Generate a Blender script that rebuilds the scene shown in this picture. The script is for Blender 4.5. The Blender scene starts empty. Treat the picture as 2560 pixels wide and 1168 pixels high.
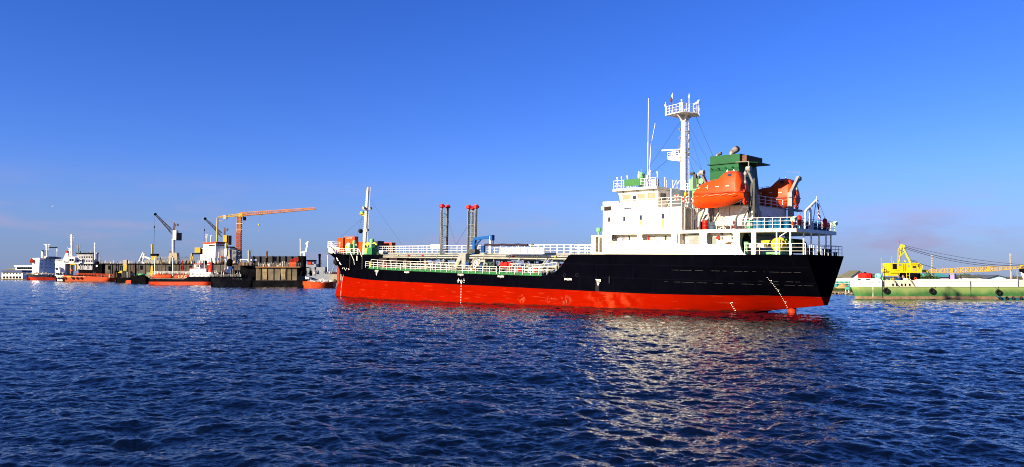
import bpy, math, random
import numpy as np
from mathutils import Vector, Matrix
random.seed(7)
R=math.radians
C=bpy.context.scene.collection
SC=bpy.context.scene
# ---------------------------------------------------------------- camera
F=1874.0; CAMH=3.8; TH=math.atan(108/F)
cd=bpy.data.cameras.new('camera'); cam=bpy.data.objects.new('camera',cd); C.objects.link(cam)
cam.location=(0,0,CAMH); cam.rotation_euler=(math.pi/2+TH,0,0)
cd.sensor_width=36; cd.lens=36*F/2560; cd.clip_start=.5; cd.clip_end=30000
SC.camera=cam
# ---------------------------------------------------------------- light
SUN_EL=R(19); SUN_AZ=math.atan2(-.814,-.581)
SC.view_settings.view_transform='Standard'; SC.view_settings.look='None'
SC.view_settings.exposure=1.37; SC.view_settings.gamma=1
SC.cycles.filter_width=1.0
W=bpy.data.worlds.new('World'); SC.world=W; W.use_nodes=True
nt=W.node_tree; nt.nodes.clear()
sky=nt.nodes.new('ShaderNodeTexSky'); sky.sky_type='NISHITA'; sky.sun_disc=False
sky.sun_elevation=SUN_EL; sky.sun_rotation=SUN_AZ; sky.air_density=1.0; sky.dust_density=0.3; sky.ozone_density=3.0
bg=nt.nodes.new('ShaderNodeBackground'); bg.inputs[1].default_value=0.058
out=nt.nodes.new('ShaderNodeOutputWorld')
hs=nt.nodes.new('ShaderNodeHueSaturation'); hs.inputs['Saturation'].default_value=1.25; hs.inputs['Hue'].default_value=.505
# faint lilac cloud wisps close to the horizon
tc=nt.nodes.new('ShaderNodeTexCoord'); mp=nt.nodes.new('ShaderNodeMapping'); mp.inputs['Scale'].default_value=(7,7,38)
nz=nt.nodes.new('ShaderNodeTexNoise'); nz.inputs['Scale'].default_value=1.0; nz.inputs['Detail'].default_value=5
cr=nt.nodes.new('ShaderNodeValToRGB'); cr.color_ramp.elements[0].position=.49; cr.color_ramp.elements[1].position=.72
sp=nt.nodes.new('ShaderNodeSeparateXYZ')
r2=nt.nodes.new('ShaderNodeValToRGB'); e=r2.color_ramp.elements
e[0].position=0; e[0].color=(.8,.8,.8,1); e[1].position=.13; e[1].color=(0,0,0,1)
x=e.new(.06); x.color=(1,1,1,1)
mm=nt.nodes.new('ShaderNodeMath'); mm.operation='MULTIPLY'
m2=nt.nodes.new('ShaderNodeMath'); m2.operation='MULTIPLY'; m2.inputs[1].default_value=.55
mx=nt.nodes.new('ShaderNodeMixRGB'); mx.inputs[2].default_value=(3.0,2.65,4.0,1)
# lilac band low over the horizon
mh=nt.nodes.new('ShaderNodeMixRGB'); mh.inputs[2].default_value=(1.25,1.75,3.45,1)
r3=nt.nodes.new('ShaderNodeValToRGB'); e=r3.color_ramp.elements
e[0].position=0; e[0].color=(.62,.62,.62,1); e[1].position=.16; e[1].color=(0,0,0,1)
r3.color_ramp.interpolation='EASE'
L=nt.links.new
L(tc.outputs['Generated'],mp.inputs[0]); L(mp.outputs[0],nz.inputs[0]); L(nz.outputs[0],cr.inputs[0])
L(tc.outputs['Generated'],sp.inputs[0]); L(sp.outputs[2],r2.inputs[0]); L(sp.outputs[2],r3.inputs[0])
L(cr.outputs[0],mm.inputs[0]); L(r2.outputs[0],mm.inputs[1]); L(mm.outputs[0],m2.inputs[0])
gm=nt.nodes.new('ShaderNodeMixRGB'); gm.blend_type='MULTIPLY'; gm.inputs[0].default_value=1; gm.inputs[2].default_value=(.54,.66,1.28,1)
L(sky.outputs[0],hs.inputs['Color']); L(hs.outputs[0],gm.inputs[1]); L(gm.outputs[0],mh.inputs[1]); L(r3.outputs[0],mh.inputs[0])
L(mh.outputs[0],mx.inputs[1]); L(m2.outputs[0],mx.inputs[0]); mq=nt.nodes.new('ShaderNodeMapping'); mq.inputs['Location'].default_value=(-.47/.13,-.88/.25,-.045/.030); mq.inputs['Scale'].default_value=(1/.13,1/.25,1/.030)
gq=nt.nodes.new('ShaderNodeTexGradient'); gq.gradient_type='SPHERICAL'
mp2=nt.nodes.new('ShaderNodeMapping'); mp2.inputs['Scale'].default_value=(16,16,70); n2=nt.nodes.new('ShaderNodeTexNoise'); n2.inputs['Scale'].default_value=1.0; n2.inputs['Detail'].default_value=6
c2=nt.nodes.new('ShaderNodeValToRGB'); c2.color_ramp.elements[0].position=.36; c2.color_ramp.elements[1].position=.66
q1=nt.nodes.new('ShaderNodeMath'); q1.operation='MULTIPLY'; q2=nt.nodes.new('ShaderNodeMath'); q2.operation='MULTIPLY'; q2.inputs[1].default_value=1.0; q2.use_clamp=True
mz=nt.nodes.new('ShaderNodeMixRGB'); mz.inputs[2].default_value=(2.45,2.35,3.9,1)
L(tc.outputs['Generated'],mq.inputs[0]); L(mq.outputs[0],gq.inputs[0]); L(tc.outputs['Generated'],mp2.inputs[0]); L(mp2.outputs[0],n2.inputs[0]); L(n2.outputs[0],c2.inputs[0])
L(c2.outputs[0],q1.inputs[0]); L(gq.outputs[0],q1.inputs[1]); L(q1.outputs[0],q2.inputs[0]); L(q2.outputs[0],mz.inputs[0]); L(mx.outputs[0],mz.inputs[1])
L(mz.outputs[0],bg.inputs[0]); L(bg.outputs[0],out.inputs[0])
sd=bpy.data.lights.new('sun','SUN'); sd.energy=5.0; sd.angle=R(.5); sd.color=(1,.84,.60)
so=bpy.data.objects.new('sun',sd); C.objects.link(so)
sv=Vector((math.sin(SUN_AZ)*math.cos(SUN_EL),math.cos(SUN_AZ)*math.cos(SUN_EL),math.sin(SUN_EL)))
so.rotation_euler=sv.to_track_quat('Z','Y').to_euler()
# ---------------------------------------------------------------- helpers
def tag(o,label=None,cat=None,group=None,kind=None):
    if label: o['label']=label
    if cat: o['category']=cat
    if group: o['group']=group
    if kind: o['kind']=kind
    return o
def empty(name,loc=(0,0,0),rz=0,label=None,cat=None,group=None,mat=None):
    o=bpy.data.objects.new(name,None); C.objects.link(o)
    if mat is not None: o.matrix_world=mat
    else: o.location=loc; o.rotation_euler=(0,0,rz)
    o.empty_display_size=.5
    return tag(o,label,cat,group)
MC={}
def pm(name,col,rough=.5,var=.18,scale=1.5,metal=0,rust=0,rcol=(.16,.06,.02),bump=0,spec=.14,streak=8):
    """painted / worn surface: two noise octaves in the colour, optional vertical rust streaks"""
    if name in MC: return MC[name]
    if sum(col)/3<.5: col=tuple(c*.72 for c in col)
    m=bpy.data.materials.new(name); m.use_nodes=True; t=m.node_tree; b=t.nodes['Principled BSDF']
    b.inputs['Roughness'].default_value=rough; b.inputs['Metallic'].default_value=metal
    b.inputs['Specular IOR Level'].default_value=spec
    tc=t.nodes.new('ShaderNodeTexCoord'); n=t.nodes.new('ShaderNodeTexNoise'); n.inputs['Scale'].default_value=scale; n.inputs['Detail'].default_value=6
    n.inputs['Roughness'].default_value=.62
    t.links.new(tc.outputs['Object'],n.inputs['Vector'])
    r=t.nodes.new('ShaderNodeValToRGB'); e=r.color_ramp.elements
    e[0].position=.3; e[1].position=.7
    e[0].color=(*[c*(1-var) for c in col],1); e[1].color=(*[min(1,c*(1+var*.7)) for c in col],1)
    t.links.new(n.outputs[0],r.inputs[0]); last=r.outputs[0]
    if rust>0:
        mp=t.nodes.new('ShaderNodeMapping'); mp.inputs['Scale'].default_value=(streak,streak,streak*.12)
        n2=t.nodes.new('ShaderNodeTexNoise'); n2.inputs['Scale'].default_value=.35; n2.inputs['Detail'].default_value=6
        t.links.new(tc.outputs['Object'],mp.inputs[0]); t.links.new(mp.outputs[0],n2.inputs[0])
        r2=t.nodes.new('ShaderNodeValToRGB'); r2.color_ramp.elements[0].position=.78-rust*.35; r2.color_ramp.elements[1].position=.90-rust*.2
        t.links.new(n2.outputs[0],r2.inputs[0])
        x=t.nodes.new('ShaderNodeMixRGB'); x.inputs[2].default_value=(*rcol,1)
        t.links.new(r2.outputs[0],x.inputs[0]); t.links.new(last,x.inputs[1]); last=x.outputs[0]
    t.links.new(last,b.inputs['Base Color'])
    if bump:
        bp=t.nodes.new('ShaderNodeBump'); bp.inputs['Strength'].default_value=bump; bp.inputs['Distance'].default_value=.02
        t.links.new(n.outputs[0],bp.inputs['Height']); t.links.new(bp.outputs[0],b.inputs['Normal'])
    MC[name]=m; return m
ABS=set()
def absroot(name,loc,**k):
    o=empty(name,loc,**k); ABS.add(o.name); return o
class MB:
    def __init__(s): s.v=[]; s.f=[]; s.m=[]; s.cm=0
    def add(s,vs,fs):
        o=len(s.v); s.v+= [tuple(p) for p in vs]; s.f+=[tuple(i+o for i in f) for f in fs]; s.m+=[s.cm]*len(fs); return s
    def b(s,x0,x1,y0,y1,z0,z1):
        return s.add([(x,y,z) for x in(x0,x1) for y in(y0,y1) for z in(z0,z1)],
            [(0,1,3,2),(4,6,7,5),(0,4,5,1),(2,3,7,6),(0,2,6,4),(1,5,7,3)])
    def ob(s,p0,p1,w,h,up=(0,0,1)):
        "oriented bar from p0 to p1, width w, height h"
        p0=Vector(p0);p1=Vector(p1);d=(p1-p0).normalized(); u=Vector(up)
        if abs(d.dot(u))>.98: u=Vector((1,0,0))
        a=d.cross(u).normalized()*w/2; c=a.cross(d).normalized()*h/2
        vs=[p+q for p in(p0,p1) for q in(a+c,a-c,-a-c,-a+c)]
        return s.add(vs,[(0,1,2,3),(7,6,5,4),(0,4,5,1),(1,5,6,2),(2,6,7,3),(3,7,4,0)])
    def c(s,p0,p1,r0,r1=None,n=8,cap=True):
        p0=Vector(p0);p1=Vector(p1); r1=r0 if r1 is None else r1
        d=(p1-p0); d=d.normalized() if d.length>1e-9 else Vector((0,0,1)); u=Vector((0,0,1)) if abs(d.z)<.9 else Vector((1,0,0))
        a=d.cross(u).normalized(); c=d.cross(a)
        vs=[]
        for p,r in((p0,r0),(p1,r1)):
            for i in range(n):
                t=2*math.pi*i/n; vs.append(p+a*math.cos(t)*r+c*math.sin(t)*r)
        fs=[(i,(i+1)%n,n+(i+1)%n,n+i) for i in range(n)]
        if cap: fs+= [tuple(range(n-1,-1,-1)),tuple(range(n,2*n))]
        return s.add(vs,fs)
    def t(s,pts,r,n=6):
        for a,b in zip(pts[:-1],pts[1:]): s.c(a,b,r,n=n)
        return s
    def prism(s,poly,a,b,ax='y'):
        n=len(poly)
        def P(u,v,w): return {'y':(u,w,v),'x':(w,u,v),'z':(u,v,w)}[ax]
        vs=[P(u,v,a) for u,v in poly]+[P(u,v,b) for u,v in poly]
        return s.add(vs,[tuple(range(n)),tuple(range(2*n-1,n-1,-1))]+[(i,n+i,n+(i+1)%n,(i+1)%n) for i in range(n)])
    def loft(s,secs,caps=True,closed=True):
        n=len(secs[0]); vs=[p for q in secs for p in q]; fs=[]
        for k in range(len(secs)-1):
            for i in range(n if closed else n-1):
                j=(i+1)%n; fs.append((k*n+i,k*n+j,(k+1)*n+j,(k+1)*n+i))
        if caps: fs+=[tuple(range(n-1,-1,-1)),tuple((len(secs)-1)*n+i for i in range(n))]
        return s.add(vs,fs)
    def lathe(s,prof,c,ax=(0,0,1),n=12):
        ax=Vector(ax).normalized(); c=Vector(c); u=Vector((0,0,1)) if abs(ax.z)<.9 else Vector((1,0,0))
        a=ax.cross(u).normalized(); b=ax.cross(a)
        secs=[[c+ax*h+a*math.cos(2*math.pi*i/n)*r+b*math.sin(2*math.pi*i/n)*r for i in range(n)] for r,h in prof]
        return s.loft(secs)
    def torus(s,c,R0,r,ax=(0,1,0),n=16,m=6):
        ax=Vector(ax).normalized(); c=Vector(c); u=Vector((0,0,1)) if abs(ax.z)<.9 else Vector((1,0,0))
        a=ax.cross(u).normalized(); b=ax.cross(a); secs=[]
        for i in range(n+1):
            t=2*math.pi*i/n; d=a*math.cos(t)+b*math.sin(t)
            secs.append([c+d*(R0+r*math.cos(2*math.pi*j/m))+ax*r*math.sin(2*math.pi*j/m) for j in range(m)])
        return s.loft(secs,caps=False)
    def sph(s,c,rx,ry=None,rz=None,n=10,m=6):
        ry=ry or rx; rz=rz or rx; secs=[]
        for k in range(m+1):
            ph=-math.pi/2+math.pi*k/m; cc=max(.001,math.cos(ph))
            secs.append([(c[0]+rx*cc*math.cos(2*math.pi*i/n),c[1]+ry*cc*math.sin(2*math.pi*i/n),c[2]+rz*math.sin(ph)) for i in range(n)])
        return s.loft(secs)
    def rail(s,path,h=1.05,sp=1.5,bars=3,r=.035,post=None,n=5):
        post=post or r*1.15
        path=[Vector(p) for p in path]
        for k in range(bars):
            z=h*(k+1)/bars
            s.t([p+Vector((0,0,z)) for p in path],r if k==bars-1 else r*.7,n=n)
        for a,b in zip(path[:-1],path[1:]):
            q=max(1,round((b-a).length/sp))
            for i in range(q+(1 if b is path[-1] else 0)):
                p=a.lerp(b,i/q); s.c(p,p+Vector((0,0,h)),post,n=n)
        return s
    def ladder(s,p0,p1,w=.45,off=(0,1,0),r=.03,st=.35):
        p0=Vector(p0);p1=Vector(p1);o=Vector(off).normalized()*w/2
        s.c(p0+o,p1+o,r,n=5); s.c(p0-o,p1-o,r,n=5)
        q=int((p1-p0).length/st)
        for i in range(1,q): p=p0.lerp(p1,i/q); s.c(p+o,p-o,r*.8,n=4)
        return s
    def truss(s,p0,p1,w0,w1,r=.06,bays=10,tri=False,up=(0,0,1)):
        "square (or triangular) lattice between p0 and p1"
        p0=Vector(p0);p1=Vector(p1);d=(p1-p0).normalized();u=Vector(up)
        if abs(d.dot(u))>.95:u=Vector((1,0,0))
        a=d.cross(u).normalized(); c=a.cross(d).normalized()
        cs=[(1,-1),(-1,-1),(0,1)] if tri else [(1,-1),(-1,-1),(-1,1),(1,1)]
        def P(i,k):
            t=i/bays; w=(w0+(w1-w0)*t)/2; q=p0.lerp(p1,t); return q+a*cs[k][0]*w+c*cs[k][1]*w
        K=len(cs)
        for k in range(K):
            s.c(P(0,k),P(bays,k),r,n=5)
            for i in range(bays):
                k2=(k+1)%K
                s.c(P(i,k),P(i+1,k2) if i%2==0 else P(i+1,k2),r*.6,n=4); s.c(P(i,k),P(i,k2),r*.6,n=4)
                if i%2: s.c(P(i,k2),P(i+1,k),r*.5,n=4)
        return s
    def build(s,name,mat,parent=None,smooth=False,**kw):
        t=parent
        while t is not None and t.parent is not None: t=t.parent
        if t is not None and t.name in ABS:
            l=t.location; s.v=[(p[0]-l.x,p[1]-l.y,p[2]-l.z) for p in s.v]
        me=bpy.data.meshes.new(name); me.from_pydata(s.v,[],s.f); me.update()
        mats=mat if isinstance(mat,(list,tuple)) else [mat]
        for m in mats: me.materials.append(m)
        if len(mats)>1: me.polygons.foreach_set('material_index',s.m)
        if smooth:
            me.polygons.foreach_set('use_smooth',[True]*len(me.polygons))
            me.set_sharp_from_angle(angle=R(38))
        o=bpy.data.objects.new(name,me); C.objects.link(o)
        if parent is not None: o.parent=parent
        return tag(o,**kw)
def text_mb(body,size,P,U,V,mb=None,ext=.004,bold=False):
    "lettering as a thin solid: P origin, U reading direction, V up"
    cu=bpy.data.curves.new('t','FONT'); cu.body=body; cu.size=size; cu.extrude=ext; cu.align_x='CENTER'; cu.align_y='CENTER'; cu.resolution_u=2
    if bold: cu.offset=size*.018
    to=bpy.data.objects.new('t',cu); me=to.to_mesh()
    P=Vector(P);U=Vector(U).normalized();V=Vector(V).normalized();N=U.cross(V)
    mb=mb or MB()
    mb.add([P+U*v.co.x+V*v.co.y+N*v.co.z for v in me.vertices],[tuple(p.vertices) for p in me.polygons])
    to.to_mesh_clear(); bpy.data.objects.remove(to); bpy.data.curves.remove(cu)
    return mb
# pixel (2560 wide photograph) -> world point
def ray(px,py):
    u=px-1280;w=584-py
    return Vector((u,F*math.cos(TH)-w*math.sin(TH),F*math.sin(TH)+w*math.cos(TH)))
def at(px,py,D):
    d=ray(px,py); k=D/d.y; return Vector((d.x*k,D,CAMH+d.z*k))
# tanker frame: x forward from the stern, y to port, z up
AX=Vector((-.6968,.7175,0)).normalized(); AY=Vector((-AX.y,AX.x,0)); OO=Vector((28.1,70.9,0))-6*AY
AXT=Vector((AX.x,AX.y,.0245)).normalized(); AZ=AXT.cross(AY)
SM=Matrix((( AXT.x,AY.x,AZ.x,OO.x),(AXT.y,AY.y,AZ.y,OO.y),(AXT.z,AY.z,AZ.z,OO.z),(0,0,0,1)))
SMI=SM.inverted()
def S(px,py,y=None,x=None,z=None):
    d=SMI.to_3x3()@ray(px,py); c=SMI@Vector((0,0,CAMH))
    k=(y-c.y)/d.y if y is not None else ((x-c.x)/d.x if x is not None else (z-c.z)/d.z)
    return c+d*k
WHITE=pm('white_paint',(.80,.77,.66),.42,.10,.8,rust=.30,rcol=(.50,.42,.24),streak=2.2)
WHITE2=pm('white_rail_paint',(.74,.72,.66),.45,.08,3)
CREAM=pm('cream_paint',(.74,.68,.54),.5,.12,1.2,rust=.2,rcol=(.40,.25,.10))
GREY=pm('grey_paint',(.33,.34,.31),.5,.22,1.4,rust=.35,rcol=(.17,.09,.05))
DGREY=pm('dark_grey_paint',(.07,.075,.075),.5,.3,2)
BLACKM=pm('black_rubber',(.012,.012,.013),.75,.3,4)
DARK=pm('opening_and_shade_dark',(.02,.02,.022),.6,.3,2)
GREEN=pm('deck_green_paint',(.025,.12,.035),.55,.35,1.1,rust=.35,rcol=(.10,.06,.03))
FGREEN=pm('funnel_green_paint',(.008,.105,.032),.42,.18,.8)
MINT=pm('mint_paint',(.22,.62,.25),.5,.2,3,rust=.2)
ORANGE=pm('lifeboat_orange',(.85,.07,.006),.42,.12,1.3)
REDP=pm('red_paint',(.62,.02,.012),.4,.2,2)
BLUE=pm('blue_paint',(.01,.07,.24),.4,.25,2)
TBLUE=pm('drum_blue_paint',(.012,.13,.27),.35,.2,3)
YEL=pm('yellow_paint',(.78,.55,.02),.45,.15,2)
GLASS=pm('dark_glass',(.03,.035,.045),.08,.3,2,spec=.8)
CURT=pm('curtained_window',(.42,.31,.20),.6,.25,6)
RUST=pm('rusty_steel',(.17,.085,.05),.75,.45,1.2,bump=.3)
WIRE=pm('wire',(.05,.055,.06),.5,.1,1)
# ---------------------------------------------------------------- water
def fft_tile(Lt,N,seed,lmin,lmax,wind,slope,spread=2.0,p=3.4):
    rg=np.random.RandomState(seed); k1=np.fft.fftfreq(N,Lt/N)*2*np.pi
    kx,ky=np.meshgrid(k1,k1,indexing='ij'); k=np.hypot(kx,ky); k[0,0]=1
    c=np.abs((kx*math.cos(wind)+ky*math.sin(wind))/k)
    A=k**(-p)*(c**spread*.85+.15)*np.exp(-(k*lmin/6.28)**2*.6)*np.exp(-((6.28/lmax)/k)**2)
    A[0,0]=0
    a=np.sqrt(A)*(rg.randn(N,N)+1j*rg.randn(N,N))
    h=np.fft.ifft2(a); sx=np.fft.ifft2(1j*kx*a).real; sy=np.fft.ifft2(1j*ky*a).real
    s=slope/math.sqrt((sx**2+sy**2).mean())
    dx=np.fft.ifft2(-1j*kx/k*a).real; dy=np.fft.ifft2(-1j*ky/k*a).real
    return h.real*s,dx*s,dy*s,Lt,N
def samp(t,x,y,rot):
    h,dx,dy,Lt,N=t; c,s=math.cos(rot),math.sin(rot)
    u=((x*c+y*s)/Lt*N)%N; v=((-x*s+y*c)/Lt*N)%N
    i=u.astype(int)%N; j=v.astype(int)%N; fu=u-np.floor(u); fv=v-np.floor(v); i2=(i+1)%N; j2=(j+1)%N
    f=lambda g:(g[i,j]*(1-fu)*(1-fv)+g[i2,j]*fu*(1-fv)+g[i,j2]*(1-fu)*fv+g[i2,j2]*fu*fv)
    a,b,d=f(h),f(dx),f(dy)
    return a,b*c-d*s,b*s+d*c
def water():
    rs=[7.0]
    while rs[-1]<900:
        r=rs[-1]; rs.append(r+max(.045,min(r*r/(750*CAMH)*.17,r*.005)))
    r=np.array(rs); th=np.linspace(R(-47),R(47),1100)
    Rr,Tt=np.meshgrid(r,th,indexing='ij'); X=Rr*np.sin(Tt); Y=Rr*np.cos(Tt)
    A=fft_tile(37.3,1024,3,.12,2.2,R(72),.27,1.6)
    B=fft_tile(61.7,1024,11,.6,6,R(58),.115,2.2)
    D=fft_tile(173.,512,5,3,16,R(78),.03,2)
    a=samp(A,X,Y,0); b=samp(B,X,Y,R(17)); d=samp(D,X,Y,R(-9))
    far=np.clip((Rr-150)/600,0,1)*.0
    ch=.8
    Z=(a[0]+b[0]+d[0])*(1-far)
    X2=X+(a[1]+b[1]+d[1])*ch; Y2=Y+(a[2]+b[2]+d[2])*ch
    n,m=X.shape
    co=np.stack([X2,Y2,Z],-1).reshape(-1,3).astype('f')
    i=np.arange(n*m).reshape(n,m)
    q=np.stack([i[:-1,:-1],i[:-1,1:],i[1:,1:],i[1:,:-1]],-1).reshape(-1,4)[:,::-1]
    me=bpy.data.meshes.new('water'); me.vertices.add(len(co)); me.vertices.foreach_set('co',co.ravel())
    me.loops.add(q.size); me.loops.foreach_set('vertex_index',q.ravel().astype('i'))
    me.polygons.add(len(q)); me.polygons.foreach_set('loop_start',np.arange(len(q),dtype='i')*4)
    me.polygons.foreach_set('use_smooth',np.ones(len(q),bool)); me.update(); me.validate()
    o=bpy.data.objects.new('water',me); C.objects.link(o); tag(o,kind='structure')
    t=bpy.data.materials.new('water'); t.use_nodes=True; g=t.node_tree; bs=g.nodes['Principled BSDF']
    bs.inputs['Base Color'].default_value=(.0008,.0022,.0085,1); bs.inputs['Roughness'].default_value=.04
    bs.inputs['IOR'].default_value=1.333; bs.inputs['Specular IOR Level'].default_value=.50
    ge=g.nodes.new('ShaderNodeNewGeometry')
    last=None
    for sc,st,ds,rot in((3.2,.7,.055,R(12)),(9.0,.7,.018,R(25)),(24,.5,.006,R(-20))):
        mp=g.nodes.new('ShaderNodeMapping'); mp.inputs['Scale'].default_value=(1,1.9,1); mp.inputs['Rotation'].default_value=(0,0,rot)
        n1=g.nodes.new('ShaderNodeTexNoise'); n1.inputs['Scale'].default_value=sc; n1.inputs['Detail'].default_value=3
        bp=g.nodes.new('ShaderNodeBump'); bp.inputs['Strength'].default_value=st; bp.inputs['Distance'].default_value=ds
        g.links.new(ge.outputs['Position'],mp.inputs[0]); g.links.new(mp.outputs[0],n1.inputs[0]); g.links.new(n1.outputs[0],bp.inputs['Height'])
        if last: g.links.new(last.outputs[0],bp.inputs['Normal'])
        last=bp
    g.links.new(last.outputs[0],bs.inputs['Normal'])
    me.materials.append(t)
    # flat open water round and beyond the detailed sheet
    mb=MB(); mb.add([(x,y,-.35) for x,y in((-9000,-3000),(9000,-3000),(9000,12000),(-9000,12000))],[(0,1,2,3)])
    mb.build('sea',t,kind='structure')
water()
# ---------------------------------------------------------------- shore
def shore():
    pts=[(-9000,1180),(-1200,1150),(-560,1080),(-170,720),(-104,395),(-30,330),(40,270),(70,182),(110,166),(160,160),(420,150),(9000,140),(9000,14000),(-9000,14000)]
    g=pm('shore_soil',(.16,.13,.07),.9,.4,.15)
    mb=MB(); n=len(pts)
    vs=[(x,y,-.6) for x,y in pts]+[(x+(3 if y<9000 else 0)*0,y+(4 if y<9000 else 0),.75) for x,y in pts]
    mb.add(vs,[tuple(range(n,2*n))]+[(i,(i+1)%n,n+(i+1)%n,n+i) for i in range(n)])
    mb.build('ground',g,kind='structure')
shore()
# ---------------------------------------------------------------- tanker hull
def sm(a,b,x):
    t=max(0,min(1,(x-a)/(b-a))); return t*t*(3-2*t)
def bd(x):
    if x<12: return 4.4+1.6*(1-((12-x)/10.9)**2) if x>1.1 else 4.4
    if x<70: return 6.0
    return 6*max(0,1-((x-70)/28.2)**2.4)
def bw(x):
    if x<26: return .45+5.55*math.sin(math.pi/2*max(0,min(1,(x-6)/20)))**.9
    if x<64: return 6.0
    return 6*max(0,1-((x-64)/27.6)**2.2) if x<91.6 else 0
ZD=[(0,5.93),(12,5.86),(30.1,5.80),(30.5,5.62),(31.6,4.40),(32.5,3.72),(33.2,3.40),(34.0,3.16),(35.2,3.02),(50,3.03),(68,3.16),(75,3.27),(76.3,3.42),(76.9,3.85),(77.4,4.2),(78.9,4.38),(80.9,4.44),(82,4.62),(83.1,5.05),(84.0,5.5),(84.7,5.68),(88.3,5.80),(89.2,6.02),(92.6,6.98),(98.2,7.22)]
def zd(x):
    for (a,p),(b,q) in zip(ZD[:-1],ZD[1:]):
        if x<=b: return p+(q-p)*max(0,(x-a)/(b-a))
    return ZD[-1][1]
def zbot(x):
    if x<13:
        for (a,p),(b,q) in zip([(1.0,.92),(4.2,.45),(7.5,-.02),(9.5,-.6),(11,-1.6)],[(4.2,.45),(7.5,-.02),(9.5,-.6),(11,-1.6),(13,-3.5)]):
            if x<=b: return p+(q-p)*max(0,(x-a)/(b-a))
    if x>91.6:
        for (a,p),(b,q) in zip([(91.6,.4),(91.85,1.93),(93.3,3.56),(96.8,6.05)],[(91.85,1.93),(93.3,3.56),(96.8,6.05),(98.2,7.2)]):
            if x<=b: return p+(q-p)*(x-a)/(b-a)
        return 7.2
    return -3.5
def hb(x,z):
    d=bd(x); w=min(bw(x),d); zb=zbot(x)
    z0=max(-.3,zb) if x>9 else zb
    t=max(0,min(1,(z-z0)/(5.9-z0)))
    if x<20: p=1-.5*sm(1,15,x)
    elif x>64: p=1+.35*sm(70,90,x)
    else: p=1
    if x>91.6: w=0
    if x>98.1: return 0.0
    return w+(d-w)*t**p
def zred(x): return 1.42+.32*(1-sm(1,20,x))+.3*sm(72,92,x)
def hullpt(px,py,off=.012):
    y=5.
    for _ in range(40):
        q=S(px,py,y=y); y=.6*y+.4*hb(q.x,q.z)
    q=S(px,py,y=y); q.y+=off; return q
ship=empty('tanker_ship',mat=SM,label='big black and red tanker, white superstructure, green funnel, riding on open water',cat='tanker')
BLK=pm('hull_black_paint',(.0018,.0018,.0042),.6,.35,.6,spec=.0)
def redhull():
    m=pm('hull_red_paint',(.30,.0060,.0003),.6,.12,.35,rust=.10,spec=.0,rcol=(.20,.010,.003),streak=1.5)
    t=m.node_tree; b=t.nodes['Principled BSDF']; last=b.inputs['Base Color'].links[0].from_socket
    tc=t.nodes.new('ShaderNodeTexCoord')
    # scuffed patches where tugs and fenders have rubbed the paint thin
    for (cx,cz,rx,rz,col,th) in((23.6,.5,4.6,1.6,(.42,.06,.018),.40),(30.9,.15,1.2,.7,(.20,.085,.05),.47),(33.3,.1,1.1,.6,(.20,.085,.05),.5),(38.5,0,.8,.7,(.42,.10,.04),.48)):
        mp=t.nodes.new('ShaderNodeMapping'); mp.inputs['Location'].default_value=(-cx/rx,0,-cz/rz); mp.inputs['Scale'].default_value=(1/rx,.02,1/rz)
        g=t.nodes.new('ShaderNodeTexGradient'); g.gradient_type='SPHERICAL'
        n=t.nodes.new('ShaderNodeTexNoise'); n.inputs['Scale'].default_value=2.6 if rx<2 else 1.1; n.inputs['Detail'].default_value=5
        r=t.nodes.new('ShaderNodeValToRGB'); r.color_ramp.elements[0].position=th; r.color_ramp.elements[1].position=th+(.10 if rx<2 else .35)
        mu=t.nodes.new('ShaderNodeMath'); mu.operation='MULTIPLY'
        x=t.nodes.new('ShaderNodeMixRGB'); x.inputs[2].default_value=(*col,1)
        t.links.new(tc.outputs['Object'],mp.inputs[0]); t.links.new(mp.outputs[0],g.inputs[0]); t.links.new(tc.outputs['Object'],n.inputs[0])
        t.links.new(n.outputs[0],r.inputs[0]); t.links.new(r.outputs[0],mu.inputs[0]); t.links.new(g.outputs[0],mu.inputs[1])
        t.links.new(mu.outputs[0],x.inputs[0]); t.links.new(last,x.inputs[1]); last=x.outputs[0]
    t.links.new(last,b.inputs['Base Color']); return m
REDH=redhull()
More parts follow.
